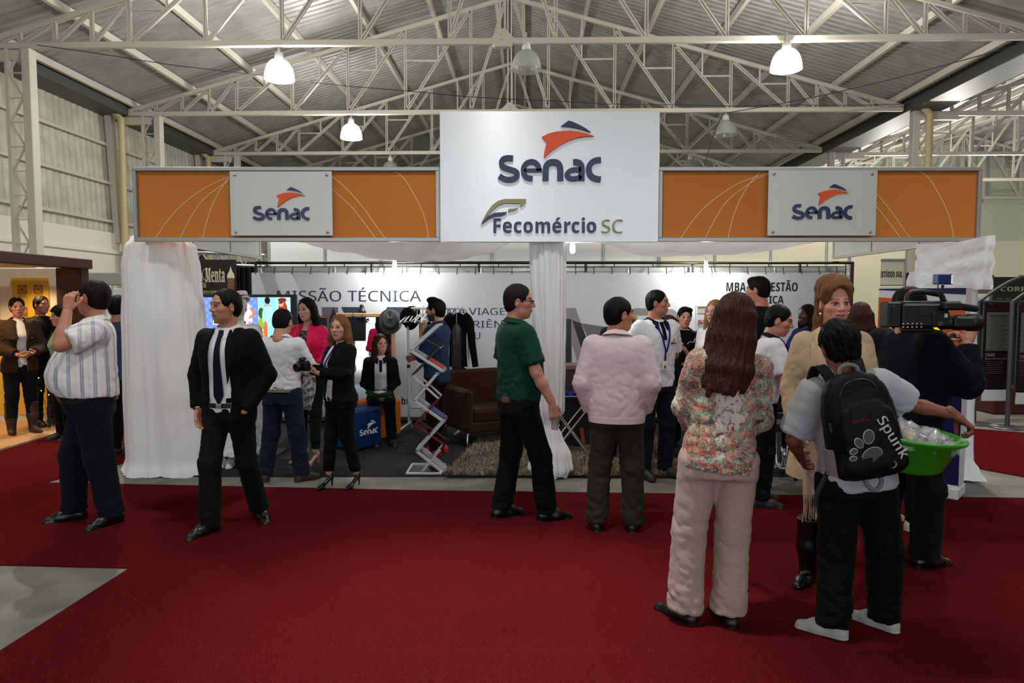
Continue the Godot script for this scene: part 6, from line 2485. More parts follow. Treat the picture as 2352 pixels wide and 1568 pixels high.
func person(label: String, at: Vector3, yaw: float, h: float, sp: Dictionary) -> Dictionary:
	var fem: bool = sp.get("fem", false)
	var k := h / 1.75
	var far: bool = sp.get("far", false)
	var root := thing("person", label, "person", at, deg_to_rad(yaw))
	var rig := Transform3D(Basis.from_scale(Vector3.ONE * k), Vector3.ZERO)
	var le: Array = sp.get("lean", [0.0, 0.0, 0.0])
	var shift: Vector3 = sp.get("shift", Vector3.ZERO)
	var piv := Vector3(0, 0.93, 0)
	var up := Transform3D(Basis.IDENTITY, piv + shift) * Transform3D(Basis.from_euler(Vector3(le[0], le[1], le[2])), Vector3.ZERO) * Transform3D(Basis.IDENTITY, -piv)
	var rows: Array = sp.get("rows", PF if fem else PM)
	var shx := 0.150 if fem else 0.168
	if sp.has("shx"):
		shx = sp.shx
	var shy := 1.385 if fem else 1.392
	var aL: Array = sp.get("aL", [Vector3(shx + 0.055, 1.12, -0.03), Vector3(shx + 0.065, 0.87, 0.02)])
	var aR: Array = sp.get("aR", [Vector3(-shx - 0.055, 1.12, -0.03), Vector3(-shx - 0.065, 0.87, 0.02)])
	var ar := 0.88 if fem else 1.0
	ar *= sp.get("thick", 1.0)
	var J := {"shL": up * Vector3(shx, shy, -0.02), "shR": up * Vector3(-shx, shy, -0.02), "elL": up * aL[0], "elR": up * aR[0], "wrL": up * aL[1], "wrR": up * aR[1]}
	var hipx: float = sp.get("hipx", 0.09)
	var pel := Transform3D(Basis.IDENTITY, shift)
	J.hiL = pel * Vector3(hipx, 0.90, -0.005)
	J.hiR = pel * Vector3(-hipx, 0.90, -0.005)
	var lL: Array = sp.get("lL", [Vector3(0.10, 0.49, 0.015), Vector3(0.105, 0.085, -0.02), 0.15])
	var lR: Array = sp.get("lR", [Vector3(-0.10, 0.49, 0.015), Vector3(-0.105, 0.085, -0.02), -0.15])
	J.knL = lL[0]
	J.knR = lR[0]
	J.anL = lL[1]
	J.anR = lR[1]
	var nk := up * Vector3(0, 1.47, -0.022)
	var hd: Array = sp.get("head", [0.0, 0.0, 0.0])
	var hb := up.basis * Basis.from_euler(Vector3(hd[0], hd[1], hd[2]), EULER_ORDER_YXZ)
	var hc := up * Vector3(0, 1.625, 0.005) + (hb * Vector3(0, 0.012, 0.018) - Vector3(0, 0.012, 0.018))
	var hs: float = sp.get("hs", 1.0)
	var HX := Transform3D(hb * Basis.from_scale(Vector3.ONE * hs), hc)
	var skin: Color = sp.get("skin", Color(0.74, 0.54, 0.45))
	# the body: one surface
	var s := Sdf.new()
	s.trunk(up, sp.get("core", PF if fem else PM), -0.022, 0.03, 0.92)
	s.bone(nk, up * Vector3(0, 1.37, -0.02), 0.046 if fem else 0.056, 0.06, 0.03)
	for q in ["L", "R"]:
		s.bone(J["sh" + q], J["el" + q], 0.047 * ar, 0.038 * ar, 0.03)
		s.bone(J["el" + q], (J["wr" + q] as Vector3).lerp(J["el" + q], 0.65), 0.039 * ar, 0.039 * ar, 0.02)
		s.bone((J["wr" + q] as Vector3).lerp(J["el" + q], 0.65), J["wr" + q], 0.039 * ar, 0.027 * ar, 0.02)
		s.bone(J["hi" + q], J["kn" + q], 0.06, 0.046, 0.03)
		s.bone(J["kn" + q], J["an" + q], 0.044, 0.032, 0.03)
	var jobs := [job("body", s, 0.02 if far else 0.0155, [])]
	# hair
	if sp.has("hair"):
		var hsurf := hair_surf(sp.hair[0], fem)
		soft("hair", hsurf, hair_mat(sp.hair[1]), root, rig * HX)
	# trousers
	if sp.has("bottom"):
		var bt: Dictionary = sp.bottom
		var r: Array = bt.get("r", [0.088, 0.066, 0.06])
		s = Sdf.new()
		var br: Array = bt.get("rows", rows)
		s.trunk(pel, br, bt.get("inf", 0.004), 0.04, bt.get("y0", 0.80), bt.get("top", float(sp.layers[0].get("hem", 0.84)) + 0.045))
		for q in ["L", "R"]:
			var kn: Vector3 = J["kn" + q]
			var an: Vector3 = J["an" + q]
			s.bone((J["hi" + q] as Vector3) + Vector3(0, -0.02, 0), kn, r[0], r[1], 0.035)
			s.bone(kn, an.lerp(kn, bt.get("crop", 0.0)) + (Vector3(0, -0.02, 0) if not bt.has("crop") else Vector3.ZERO), r[1], r[2], 0.03, true)
		jobs.append(job(bt.get("name", "trousers"), s, 0.019 if far else 0.0135, [bt.get("amp", 0.008), Vector3(6, 10, 6), int(h * 1000) + 3, [[J.knL, 0.22, 0.8], [J.knR, 0.22, 0.8], [J.anL + Vector3(0, 0.06, 0), 0.22, 1.3], [J.anR + Vector3(0, 0.06, 0), 0.22, 1.3], [(J.hiL + J.hiR) * 0.5, 0.25, 0.7]], 0.35], bt.m))
	# shoes
	if sp.has("shoe"):
		var sf := shoe_surf(sp.shoe[0])
		for q in ["L", "R"]:
			var l: Array = lL if q == "L" else lR
			var an: Vector3 = l[1]
			var y0: float = l[3] if l.size() > 3 else 0.0
			var fb := Basis(Vector3.UP, l[2])
			if l.size() > 4:
				fb = fb * Basis(Vector3.RIGHT, l[4])
			soft("boot" if sp.shoe[0] == "boot" else "shoe", sf, sp.shoe[1], root, rig * Transform3D(fb, Vector3(an.x, y0, an.z) + fb * Vector3(0, 0, -0.02)))
	# shirt, blouse, coat
	for layer in sp.get("layers", []):
		var ly: Dictionary = layer
		var lr: Array = ly.get("rows", rows)
		s = Sdf.new()
		s.trunk(up, lr, ly.get("inf", 0.006), 0.03, ly.get("hem", 0.84), ly.get("neck", 1.474))
		var sl: float = ly.get("sleeve", 0.0)    # 0 none, under 1 along the upper arm, 2 to the wrist
		var w: Array = ly.get("r", [0.066, 0.056, 0.046])
		for q in ["L", "R"]:
			var sh: Vector3 = J["sh" + q]
			var el: Vector3 = J["el" + q]
			var wr: Vector3 = J["wr" + q]
			if sl > 0.0 and sl <= 1.0:
				s.bone(sh, sh.lerp(el, sl), w[0], w[1], 0.035, true)
			elif sl > 1.0:
				s.bone(sh, el, w[0], w[1], 0.04)
				s.bone(el, el.lerp(wr, sl - 1.0), w[1], w[2], 0.02, true)
		if ly.has("slit"):
			var o: Array = ly.slit
			s.slit(up, o[0], o[1], o[2], o[3])
		jobs.append(job(ly.get("name", "shirt"), s, ly.get("cell", 0.019 if far else 0.0135), [ly.get("amp", 0.009), ly.get("fold", Vector3(6, 9, 6)), int(h * 1000), [[J.elL, 0.17, 1.2], [J.elR, 0.17, 1.2], [up * Vector3(0, 1.02, -0.05), 0.26, 0.9], [up * Vector3(0.16, 1.28, 0.02), 0.16, 0.6], [up * Vector3(-0.16, 1.28, 0.02), 0.16, 0.6]], ly.get("base", 0.35)], ly.m))
	for j in jobs:
		WorkerThreadPool.wait_for_task_completion(j.id)
	var body: Surf = jobs[0].out
	body.paint(skin.srgb_to_linear())
	var fc: Dictionary = sp.get("face", {})
	var hsf := head_surf(fem, not far)
	hsf.c = face_colors(hsf, skin, fem, fc)
	body.add(hsf, HX)
	for q in ["L", "R"]:
		var pose: String = sp.get("h" + q, "relaxed")
		if pose == "":
			continue
		var hf := hand_surf(pose)
		hf.paint(skin.srgb_to_linear())
		var y: Vector3 = sp.get("f" + q, Vector3.ZERO)
		if y == Vector3.ZERO:
			y = (J["wr" + q] - J["el" + q]).normalized()
		else:
			y = y.normalized()
		var pn: Vector3 = sp.get("p" + q, Vector3(-1 if q == "L" else 1, 0, 0.15))
		var z := (pn - y * y.dot(pn)).normalized()
		var b := Basis(y.cross(z), y, z)
		body.add(hf, Transform3D(b * Basis.from_scale(Vector3.ONE * (0.93 if fem else 1.04)), J["wr" + q] + y * 0.012), q == "L")
	body.normals()
	soft("body", body, skin_mat(), root, rig)
	for j in jobs.slice(1):
		soft(j.name, j.out, j.m, root, rig)
	return {"root": root, "up": rig * up, "rows": rows, "J": J, "head": rig * HX, "k": k, "pel": rig * pel, "rig": rig}


# a turned-down collar round the neck, open in front by gap
func collar(P: Dictionary, m: Material, rise := 0.03, gap := 0.35, drop := 0.035, wide := 1.0) -> void:
	var g := Geo.new(0)
	var up: Transform3D = P.up
	for side in [-1.0, 1.0]:
		g.sheet(12, 4, func(u: float, v: float) -> Vector3:
			var an := lerpf(PI, gap, u)
			var f := 1.0 - v
			var rx := lerpf(0.072, 0.118 * wide, f)
			var rz := lerpf(0.070, 0.100 * wide, f)
			var y := 1.468 + rise - f * (0.03 + drop * pow(u, 3.0)) + 0.012 * (1 - u) - 0.045 * pow(u, 2.0)
			return up * Vector3(side * sin(an) * rx, y, cos(an) * rz * (1.0 + 0.25 * u * f) - 0.018 + 0.02 * u), 0.004)
	obj("collar", g, m, P.root)


func tile_img(w: int, h: int, f: Callable) -> ImageTexture:
	var im := Image.create_empty(w, h, false, Image.FORMAT_RGB8)
	for y in h:
		for x in w:
			im.set_pixel(x, y, f.call(float(x) / w, float(y) / h))
	return ImageTexture.create_from_image(im)


func print_cloth(tex: Texture2D, scale: float, rough := 0.85) -> StandardMaterial3D:
	var m := tri_mat(mat(Color.WHITE, rough, 0.0, 0.25), scale)
	m.albedo_texture = tex
	m.rim_enabled = true
	m.rim = 0.2
	return m


func make_people() -> void:
	people_front()
	people_stand()
	people_back()


func people_front() -> void:
	var navy_jeans := cloth(Color(0.055, 0.065, 0.10), 0.9, 0.8)
	var black_cloth := cloth(Color(0.028, 0.028, 0.032), 0.85, 0.5, 0.15)
	var leather := mat(Color(0.02, 0.019, 0.02), 0.32)
	var belt := mat(Color(0.025, 0.022, 0.022), 0.4)
	var hair_dark := Color(0.045, 0.032, 0.026)
	# --- heavy man in the striped shirt
	var stripes := tile_img(128, 8, func(u: float, _v: float) -> Color:
		var c := Color(0.90, 0.88, 0.88)
		var a := absf(u - 0.5)
		if a < 0.14:
			c = Color(0.52, 0.55, 0.63) if a > 0.05 else Color(0.70, 0.71, 0.76)
		elif absf(u - 0.02) < 0.012:
			c = Color(0.72, 0.73, 0.78)
		return c)
	var sm := print_cloth(stripes, 1.0)
	sm.uv1_scale = Vector3(13.0, 1.0, 13.0)
	var P := person("heavy man in a white and blue striped shirt holding a hand to his head", Vector3(-3.17, 0, -5.1), -60, 1.83, {
		"rows": PBIG, "shx": 0.195, "hipx": 0.105, "thick": 1.2, "skin": Color(0.70, 0.47, 0.38), "hs": 1.06,
		"hair": ["short", Color(0.065, 0.04, 0.032)], "head": [-0.03, -0.62, 0.0], "lean": [-0.05, 0.0, 0.0],
		"aL": [Vector3(0.275, 1.30, 0.17), Vector3(0.175, 1.525, 0.14)], "hL": "hold", "fL": Vector3(-0.2, 1.0, -0.12), "pL": Vector3(-1, 0, -0.6),
		"aR": [Vector3(-0.28, 1.12, -0.02), Vector3(-0.27, 0.88, 0.02)], "core": PBIG,
		"lR": [Vector3(-0.12, 0.49, 0.12), Vector3(-0.13, 0.085, 0.13), 0.0], "lL": [Vector3(0.11, 0.49, -0.04), Vector3(0.11, 0.085, -0.11), 0.55],
		"bottom": {"m": navy_jeans, "r": [0.125, 0.095, 0.085], "top": 0.97, "inf": 0.0, "name": "jeans"}, "shoe": ["dress", leather],
		"layers": [{"m": sm, "sleeve": 0.78, "hem": 0.93, "inf": 0.012, "r": [0.10, 0.088, 0.08], "amp": 0.010}],
		"face": {"gaze": 0.0}})
	collar(P, sm, 0.035, 0.3)
	on_ring("belt", PBIG, P.pel, 0.895, 0.94, 0.008, belt, P.root)
	on_patch("button_placket", PBIG, P.up, [Vector2(-0.018, 1.44), Vector2(-0.018, 0.95)], [Vector2(0.018, 1.44), Vector2(0.018, 0.95)], 0.016, cloth(Color(0.88, 0.87, 0.87)), P.root, false, 2, 24)
	# --- man in the black suit
	P = person("dark-haired man in a black suit, white shirt and navy tie walking forward", Vector3(-2.09, 0, -5.0), -8, 1.76, {
		"skin": Color(0.72, 0.50, 0.40), "hair": ["receding", hair_dark], "head": [0.0, -0.5, 0.0], "hs": 1.03,
		"aR": [Vector3(-0.275, 1.125, -0.06), Vector3(-0.21, 0.885, 0.045)], "aL": [Vector3(0.275, 1.125, -0.06), Vector3(0.165, 0.875, 0.075)], "hL": "", "pR": Vector3(1, 0, 0.3), "pL": Vector3(-1, 0, 0.3),
		"lR": [Vector3(-0.085, 0.50, 0.12), Vector3(-0.075, 0.085, 0.16), -0.35], "lL": [Vector3(0.10, 0.49, -0.05), Vector3(0.115, 0.085, -0.20), 0.75],
		"bottom": {"m": cloth(Color(0.045, 0.045, 0.05), 0.85, 0.6), "r": [0.098, 0.076, 0.074], "amp": 0.008}, "shoe": ["dress", leather],
		"layers": [{"m": cloth(Color(0.86, 0.86, 0.87)), "hem": 0.86, "inf": 0.006, "amp": 0.004}, {"name": "suit_jacket", "m": black_cloth, "hem": 0.80, "inf": 0.018, "sleeve": 1.98, "r": [0.078, 0.066, 0.056], "slit": [0.7, 0.092, 1.47, 0.068], "amp": 0.007}],
		"face": {"beard": 0.18}})
	collar(P, cloth(Color(0.86, 0.86, 0.87)), 0.035, 0.28, 0.04, 0.8)
	on_patch("tie", PM, P.up, [Vector2(-0.021, 1.455), Vector2(-0.015, 1.41), Vector2(-0.026, 1.22), Vector2(-0.037, 0.99), Vector2(-0.004, 0.925)], [Vector2(0.021, 1.455), Vector2(0.015, 1.41), Vector2(0.026, 1.22), Vector2(0.037, 0.99), Vector2(0.004, 0.925)], 0.016, cloth(Color(0.035, 0.04, 0.10), 0.6, 0.9), P.root, false, 4, 30)
	for s in [-1.0, 1.0]:
		on_patch("lapel", PM, P.up, [Vector2(s * 0.062, 1.455), Vector2(s * 0.068, 1.30), Vector2(s * 0.075, 1.08)] if s > 0 else [Vector2(s * 0.075, 1.46), Vector2(s * 0.145, 1.33), Vector2(s * 0.078, 1.08)], [Vector2(s * 0.075, 1.46), Vector2(s * 0.145, 1.33), Vector2(s * 0.078, 1.08)] if s > 0 else [Vector2(s * 0.062, 1.455), Vector2(s * 0.068, 1.30), Vector2(s * 0.075, 1.08)], 0.030, black_cloth, P.root, false, 3, 14)
		rbox("pocket_flap", P.up * onto(PM, s * 0.115, 0.96, 0.03), Vector3(0.11, 0.035, 0.014), black_cloth, P.root, 0.004, Basis(Vector3.UP, s * 0.5))
	on_ring("belt", PM, P.pel, 0.90, 0.935, 0.013, belt, P.root)
	rbox("belt_buckle", P.pel * onto(PM, 0, 0.917, 0.02), Vector3(0.045, 0.032, 0.008), M.chrome, P.root, 0.003)
	var g := Geo.new(0)
	g.lathe([Vector2(0.033, -0.008), Vector2(0.037, -0.008), Vector2(0.037, 0.008), Vector2(0.033, 0.008)], 16, Transform3D(Geo.frame(P.J.wrR - P.J.elR), P.rig * P.J.wrR))
	obj("wristwatch", g, M.chrome, P.root)
	# --- man in the green shirt
	var green := cloth(Color(0.035, 0.21, 0.155), 0.8, 0.5)
	var PG := [[0.78, 0.178, 0.130, -0.012], [0.92, 0.182, 0.140, 0.0], [1.02, 0.185, 0.148, 0.014], [1.10, 0.185, 0.150, 0.016], [1.22, 0.188, 0.142, 0.008], [1.32, 0.192, 0.130, -0.006], [1.39, 0.184, 0.112, -0.018], [1.435, 0.145, 0.086, -0.024], [1.465, 0.088, 0.066, -0.024], [1.50, 0.062, 0.062, -0.02]]
	P = person("man in a dark green shirt and glasses holding a plastic cup", Vector3(0.05, 0, -5.16), 112, 1.80, {
		"rows": PG, "skin": Color(0.74, 0.52, 0.44), "hair": ["receding", Color(0.10, 0.085, 0.08)], "head": [0.04, -0.5, 0.0], "thick": 1.08, "hs": 1.03,
		"aR": [Vector3(-0.25, 1.13, 0.03), Vector3(-0.26, 0.905, 0.15)], "hR": "hold", "pR": Vector3(1, 0, 0.2), "fR": Vector3(0.0, -1, 0.25),
		"aL": [Vector3(0.25, 1.13, -0.03), Vector3(0.25, 0.88, 0.06)],
		"lR": [Vector3(-0.10, 0.50, 0.13), Vector3(-0.10, 0.085, 0.19), -0.15, 0.0, 0.0], "lL": [Vector3(0.10, 0.49, -0.02), Vector3(0.10, 0.085, -0.10), 0.1],
		"bottom": {"m": black_cloth, "r": [0.105, 0.082, 0.078], "rows": PG, "name": "trousers"}, "shoe": ["dress", leather],
		"layers": [{"m": green, "sleeve": 0.80, "hem": 0.90, "inf": 0.012, "r": [0.082, 0.080, 0.078], "amp": 0.012}],
		"face": {}})
	collar(P, green, 0.035, 0.3)
	on_ring("belt", PG, P.pel, 0.90, 0.94, 0.010, belt, P.root)
	rbox("leather_label", P.pel * onto(PG, -0.09, 0.92, 0.015, true), Vector3(0.07, 0.04, 0.008), mat(Color(0.35, 0.24, 0.18), 0.6), P.root, 0.002, Basis(Vector3.UP, 0.4))
	glasses(P, mat(Color(0.03, 0.03, 0.035), 0.3))
	var cup := thing("plastic_cup", "clear plastic cup hanging from the hand of the green-shirted man", "cup")
	var clear := mat(Color(0.9, 0.9, 0.92, 0.35), 0.1)
	clear.transparency = BaseMaterial3D.TRANSPARENCY_ALPHA
	turned("cup_wall", [Vector2(0, 0), Vector2(0.024, 0.0), Vector2(0.034, 0.10), Vector2(0.036, 0.10), Vector2(0.033, 0.10), Vector2(0.022, 0.004), Vector2(0, 0.004)], clear, cup)
	var ro: Node3D = P.root
	cup.transform = ro.transform * (P.rig * Transform3D(Basis.from_euler(Vector3(0.1, 0, 0.05)), (P.J.wrR as Vector3) + Vector3(0.03, -0.20, 0.035)))
	cup.scale = Vector3.ONE
	# --- man seen from behind in the pale pink shirt
	var pink_white := tile_img(64, 64, func(u: float, v: float) -> Color: return Color(0.86, 0.80, 0.82) if fmod(u * 16.0, 1.0) < 0.7 else Color(0.76, 0.67, 0.70))
	var pw := print_cloth(pink_white, 1.0)
	pw.uv1_scale = Vector3(9, 9, 9)
	var PB := [[0.78, 0.186, 0.125, -0.005], [0.90, 0.200, 0.138, 0.0], [1.0, 0.208, 0.140, 0.0], [1.10, 0.206, 0.138, 0.0], [1.22, 0.205, 0.135, 0.0], [1.32, 0.195, 0.130, -0.008], [1.39, 0.172, 0.108, -0.02], [1.435, 0.13, 0.084, -0.026], [1.465, 0.09, 0.066, -0.026], [1.50, 0.062, 0.062, -0.022]]
	P = person("man seen from behind in a pale pink shirt and olive grey trousers", Vector3(0.76, 0, -4.92), 170, 1.70, {
		"rows": PB, "skin": Color(0.74, 0.48, 0.38), "hair": ["short", Color(0.04, 0.03, 0.028)], "head": [0.0, -1.05, 0.0], "shx": 0.172, "hs": 1.06,
		"aR": [Vector3(-0.25, 1.12, -0.05), Vector3(-0.205, 0.90, 0.08)], "aL": [Vector3(0.25, 1.12, -0.05), Vector3(0.205, 0.90, 0.08)],
		"lL": [Vector3(0.12, 0.49, 0.01), Vector3(0.145, 0.085, -0.02), 0.2], "lR": [Vector3(-0.12, 0.49, 0.01), Vector3(-0.13, 0.085, 0.0), -0.2],
		"bottom": {"m": cloth(Color(0.17, 0.155, 0.135), 0.85, 0.5), "r": [0.108, 0.086, 0.082], "amp": 0.011}, "shoe": ["dress", mat(Color(0.08, 0.035, 0.03), 0.4)],
		"layers": [{"m": pw, "sleeve": 1.97, "hem": 0.83, "inf": 0.012, "r": [0.086, 0.074, 0.058], "amp": 0.006, "base": 0.5}],
		"face": {}})
	collar(P, pw, 0.04, 0.3)
	on_ring("hem_band", PB, P.up, 0.83, 0.875, 0.016, pw, P.root)
	# --- woman in the patterned blouse
	var fnz := FastNoiseLite.new()
	fnz.seed = 5
	fnz.frequency = 1.0
	fnz.noise_type = FastNoiseLite.TYPE_SIMPLEX_SMOOTH
	var cel := FastNoiseLite.new()
	cel.noise_type = FastNoiseLite.TYPE_CELLULAR
	cel.cellular_return_type = FastNoiseLite.RETURN_DISTANCE2_SUB
	cel.frequency = 1.0
	var pal := [Color(0.80, 0.30, 0.25), Color(0.30, 0.48, 0.38), Color(0.16, 0.12, 0.12), Color(0.76, 0.68, 0.58), Color(0.82, 0.46, 0.38), Color(0.42, 0.33, 0.28), Color(0.30, 0.24, 0.22), Color(0.62, 0.70, 0.62)]
	var pais := tile_img(400, 400, func(u: float, v: float) -> Color:
		u *= 0.5
		v *= 0.5
		var wu := u * 9.0 + 2.0 * fnz.get_noise_2d(u * 6.0, v * 6.0)
		var wv := v * 9.0 + 2.0 * fnz.get_noise_2d(u * 6.0 + 30.0, v * 6.0)
		var ring := sin((fnz.get_noise_2d(wu, wv) + 0.6 * fnz.get_noise_2d(wu * 2.2, wv * 2.2)) * 7.0)
		var sel := fnz.get_noise_2d(u * 5.0 + 70.0, v * 5.0) * 4.5 + ring * 1.3
		var c: Color = pal[posmod(int(floor(sel + 8.0)), 8)]
		if absf(ring) < 0.16:
			c = Color(0.82, 0.76, 0.66)
		if fnz.get_noise_2d(u * 3.0 + 11.0, v * 3.0 + 9.0) > 0.42:
			c = Color(0.78, 0.73, 0.70) if cel.get_noise_2d(u * 30.0, v * 30.0) > -0.85 else Color(0.45, 0.36, 0.33)
		return c)
	var bm := print_cloth(pais, 1.0, 0.6)
	var PW := [[0.76, 0.185, 0.152, -0.012], [0.84, 0.185, 0.152, -0.012], [0.95, 0.178, 0.146, -0.01], [1.05, 0.165, 0.132, 0.0], [1.18, 0.166, 0.13, 0.01], [1.28, 0.17, 0.135, 0.012], [1.35, 0.162, 0.115, -0.005], [1.40, 0.155, 0.092, -0.018], [1.435, 0.115, 0.074, -0.022], [1.46, 0.072, 0.056, -0.02], [1.49, 0.05, 0.05, -0.015]]
	var HW := [[0.78, 0.190, 0.142, -0.016], [0.90, 0.182, 0.138, -0.016], [1.0, 0.15, 0.11, 0.0], [1.08, 0.14, 0.1, 0.0], [1.2, 0.14, 0.1, 0.0]]
	P = person("woman with long brown hair in a colourful paisley blouse and beige trousers", Vector3(1.03, 0, -3.50), 174, 1.71, {
		"fem": true, "rows": PW, "skin": Color(0.74, 0.52, 0.43), "hair": ["long", Color(0.21, 0.11, 0.078)], "head": [0.10, -0.75, 0.0], "lean": [0.03, -0.05, 0.10], "shift": Vector3(-0.04, 0, 0), "hs": 1.13, "hipx": 0.098,
		"aR": [Vector3(-0.185, 1.12, 0.06), Vector3(-0.09, 1.04, 0.28)], "aL": [Vector3(0.175, 1.13, 0.05), Vector3(0.11, 0.98, 0.25)],
		"lL": [Vector3(0.105, 0.49, 0.0), Vector3(0.125, 0.085, -0.02), 0.75], "lR": [Vector3(-0.12, 0.49, 0.0), Vector3(-0.10, 0.085, -0.03), 0.25],
		"bottom": {"m": cloth(Color(0.62, 0.54, 0.51), 0.8, 0.6), "r": [0.108, 0.090, 0.092], "rows": HW, "amp": 0.008, "inf": 0.0, "name": "linen_trousers"}, "shoe": ["flat", mat(Color(0.035, 0.028, 0.028), 0.4)],
		"layers": [{"name": "blouse", "m": bm, "sleeve": 1.75, "hem": 0.835, "inf": 0.006, "r": [0.074, 0.080, 0.06], "amp": 0.010, "base": 0.6}],
		"face": {}})
	# --- woman in the trench coat
	var beige := cloth(Color(0.72, 0.63, 0.51), 0.75, 0.4)
	var TC := [[0.45, 0.25, 0.20, -0.01], [0.62, 0.235, 0.185, -0.01], [0.80, 0.205, 0.155, -0.01], [0.92, 0.19, 0.142, -0.01], [1.0, 0.172, 0.125, 0.0], [1.08, 0.168, 0.122, 0.004], [1.18, 0.176, 0.128, 0.010], [1.26, 0.182, 0.138, 0.014], [1.34, 0.18, 0.122, -0.002], [1.40, 0.162, 0.10, -0.016], [1.435, 0.125, 0.08, -0.022], [1.46, 0.08, 0.062, -0.022], [1.49, 0.058, 0.056, -0.018]]
	P = person("smiling woman in a beige trench coat with swept-up auburn blonde hair", Vector3(1.885, 0.065, -4.0), -4, 1.72, {
		"fem": true, "skin": Color(0.80, 0.56, 0.48), "hair": ["updo", Color(0.43, 0.29, 0.18)], "head": [0.06, 0.02, 0.03], "shx": 0.158, "hs": 1.07,
		"aR": [Vector3(-0.225, 1.12, -0.03), Vector3(-0.235, 0.89, 0.10)], "hR": "relaxed",
		"aL": [Vector3(0.22, 1.13, 0.02), Vector3(0.0, 1.17, 0.26)], "hL": "hold", "fL": Vector3(-0.9, 0.25, 0.3), "pL": Vector3(0.1, 0, -1),
		"lR": [Vector3(-0.09, 0.50, 0.03), Vector3(-0.12, 0.085, 0.02), -0.7, -0.065], "lL": [Vector3(0.05, 0.50, 0.10), Vector3(-0.02, 0.085, 0.22), -0.6, -0.065],
		"bottom": {"m": black_cloth, "r": [0.085, 0.06, 0.055]}, "shoe": ["boot", mat(Color(0.03, 0.022, 0.02), 0.3)],
		"layers": [{"name": "blouse", "m": cloth(Color(0.50, 0.03, 0.045)), "hem": 0.85, "inf": 0.004}, {"name": "trench_coat", "m": beige, "rows": TC, "hem": 0.56, "inf": 0.008, "sleeve": 1.86, "r": [0.076, 0.066, 0.062], "slit": [0.4, 0.05, 1.47, 0.055], "amp": 0.010}],
		"face": {"smile": 0.4, "lipstick": 1.0, "brow": Color(0.35, 0.22, 0.15)}})
	collar(P, beige, 0.02, 0.55, 0.08)
	for s in [-1.0, 1.0]:
		on_patch("storm_flap", TC, P.up, [Vector2(s * 0.055 if s > 0 else -0.15, 1.40), Vector2(s * 0.062 if s > 0 else -0.165, 1.24)], [Vector2(s * 0.15 if s > 0 else -0.055, 1.40), Vector2(s * 0.165 if s > 0 else -0.062, 1.24)], 0.020, beige, P.root, false, 5, 6)
		for y in [1.16, 1.02]:
			turned("coat_button", [Vector2(0, 0.006), Vector2(0.012, 0.006), Vector2(0.015, 0.002), Vector2(0.015, 0), Vector2(0, 0)], M.black, P.root, P.up * Transform3D(Basis(Vector3.RIGHT, PI / 2), onto(TC, s * 0.075, y, 0.018)), 14)
		turned("earring", [Vector2(0, 0.012), Vector2(0.006, 0.008), Vector2(0.008, 0), Vector2(0.005, -0.01), Vector2(0, -0.012)], M.chrome, P.root, P.head * Transform3D(Basis.IDENTITY, Vector3(s * 0.075, -0.055, 0.0)), 10)
	for q in ["R", "L"]:
		var c: Vector3 = (P.J["wr" + q] as Vector3).lerp(P.J["el" + q], 0.22)
		turned("cuff_strap", [Vector2(0.062, -0.015), Vector2(0.067, -0.015), Vector2(0.067, 0.015), Vector2(0.062, 0.015)], beige, P.root, P.rig * Transform3D(Geo.frame(P.J["el" + q] - P.J["wr" + q]), c), 18)
	# long scarf with a fringe
	var scarf := thing("fringed_scarf", "long cream scarf with a fringe hanging down the front of the trench coat", "scarf")
	scarf.transform = P.root.transform
	g = Geo.new(0)
	g.sheet(16, 40, func(u: float, v: float) -> Vector3:
		var y := lerpf(0.52, 1.44, v)
		var q := onto(TC, lerpf(-0.19, -0.05, u) * (0.6 + 0.4 * smoothstep(1.44, 0.9, y)) - 0.02, maxf(y, 0.5), 0.03 + 0.012 * sin(u * 9.0 + y * 2.0))
		return Vector3(q.x, y, q.z) * P.k, 0.006)
	var cream := cloth(Color(0.74, 0.64, 0.55), 0.9, 0.6)
	obj("cloth_body", g, cream, scarf)
	seed(4)
	for i in 34:
		var u := i / 33.0
		var q := onto(TC, (lerpf(-0.19, -0.05, u) - 0.02), 0.52, 0.03 + 0.012 * sin(u * 9.0 + 1.0))
		var e := q + Vector3(randf_range(-0.02, 0.02), -randf_range(0.13, 0.17), randf_range(-0.01, 0.02))
		rod("fringe", [q * P.k, (q.lerp(e, 0.5) + Vector3(randf_range(-0.006, 0.006), 0, 0)) * P.k, e * P.k], 0.0025, cream, scarf, 5)
	# wine glass
	var wg := thing("wine_glass", "wine glass with red wine held in front of the trench coat", "glass", Vector3(1.735, 1.13, -3.70))
	var gl := mat(Color(0.95, 0.95, 0.96, 0.12), 0.04)
	gl.transparency = BaseMaterial3D.TRANSPARENCY_ALPHA
	turned("bowl", [Vector2(0.03, 0.175), Vector2(0.036, 0.14), Vector2(0.036, 0.11), Vector2(0.026, 0.085), Vector2(0.008, 0.072), Vector2(0.005, 0.06)], gl, wg)
	turned("stem", [Vector2(0.005, 0.07), Vector2(0.004, 0.01), Vector2(0.03, 0.003), Vector2(0.032, 0), Vector2(0, 0)], gl, wg)
	turned("wine", [Vector2(0, 0.105), Vector2(0.033, 0.105), Vector2(0.024, 0.086), Vector2(0.004, 0.074), Vector2(0, 0.074)], mat(Color(0.22, 0.01, 0.03), 0.1), wg)
	boy_with_backpack()
	cameraman()


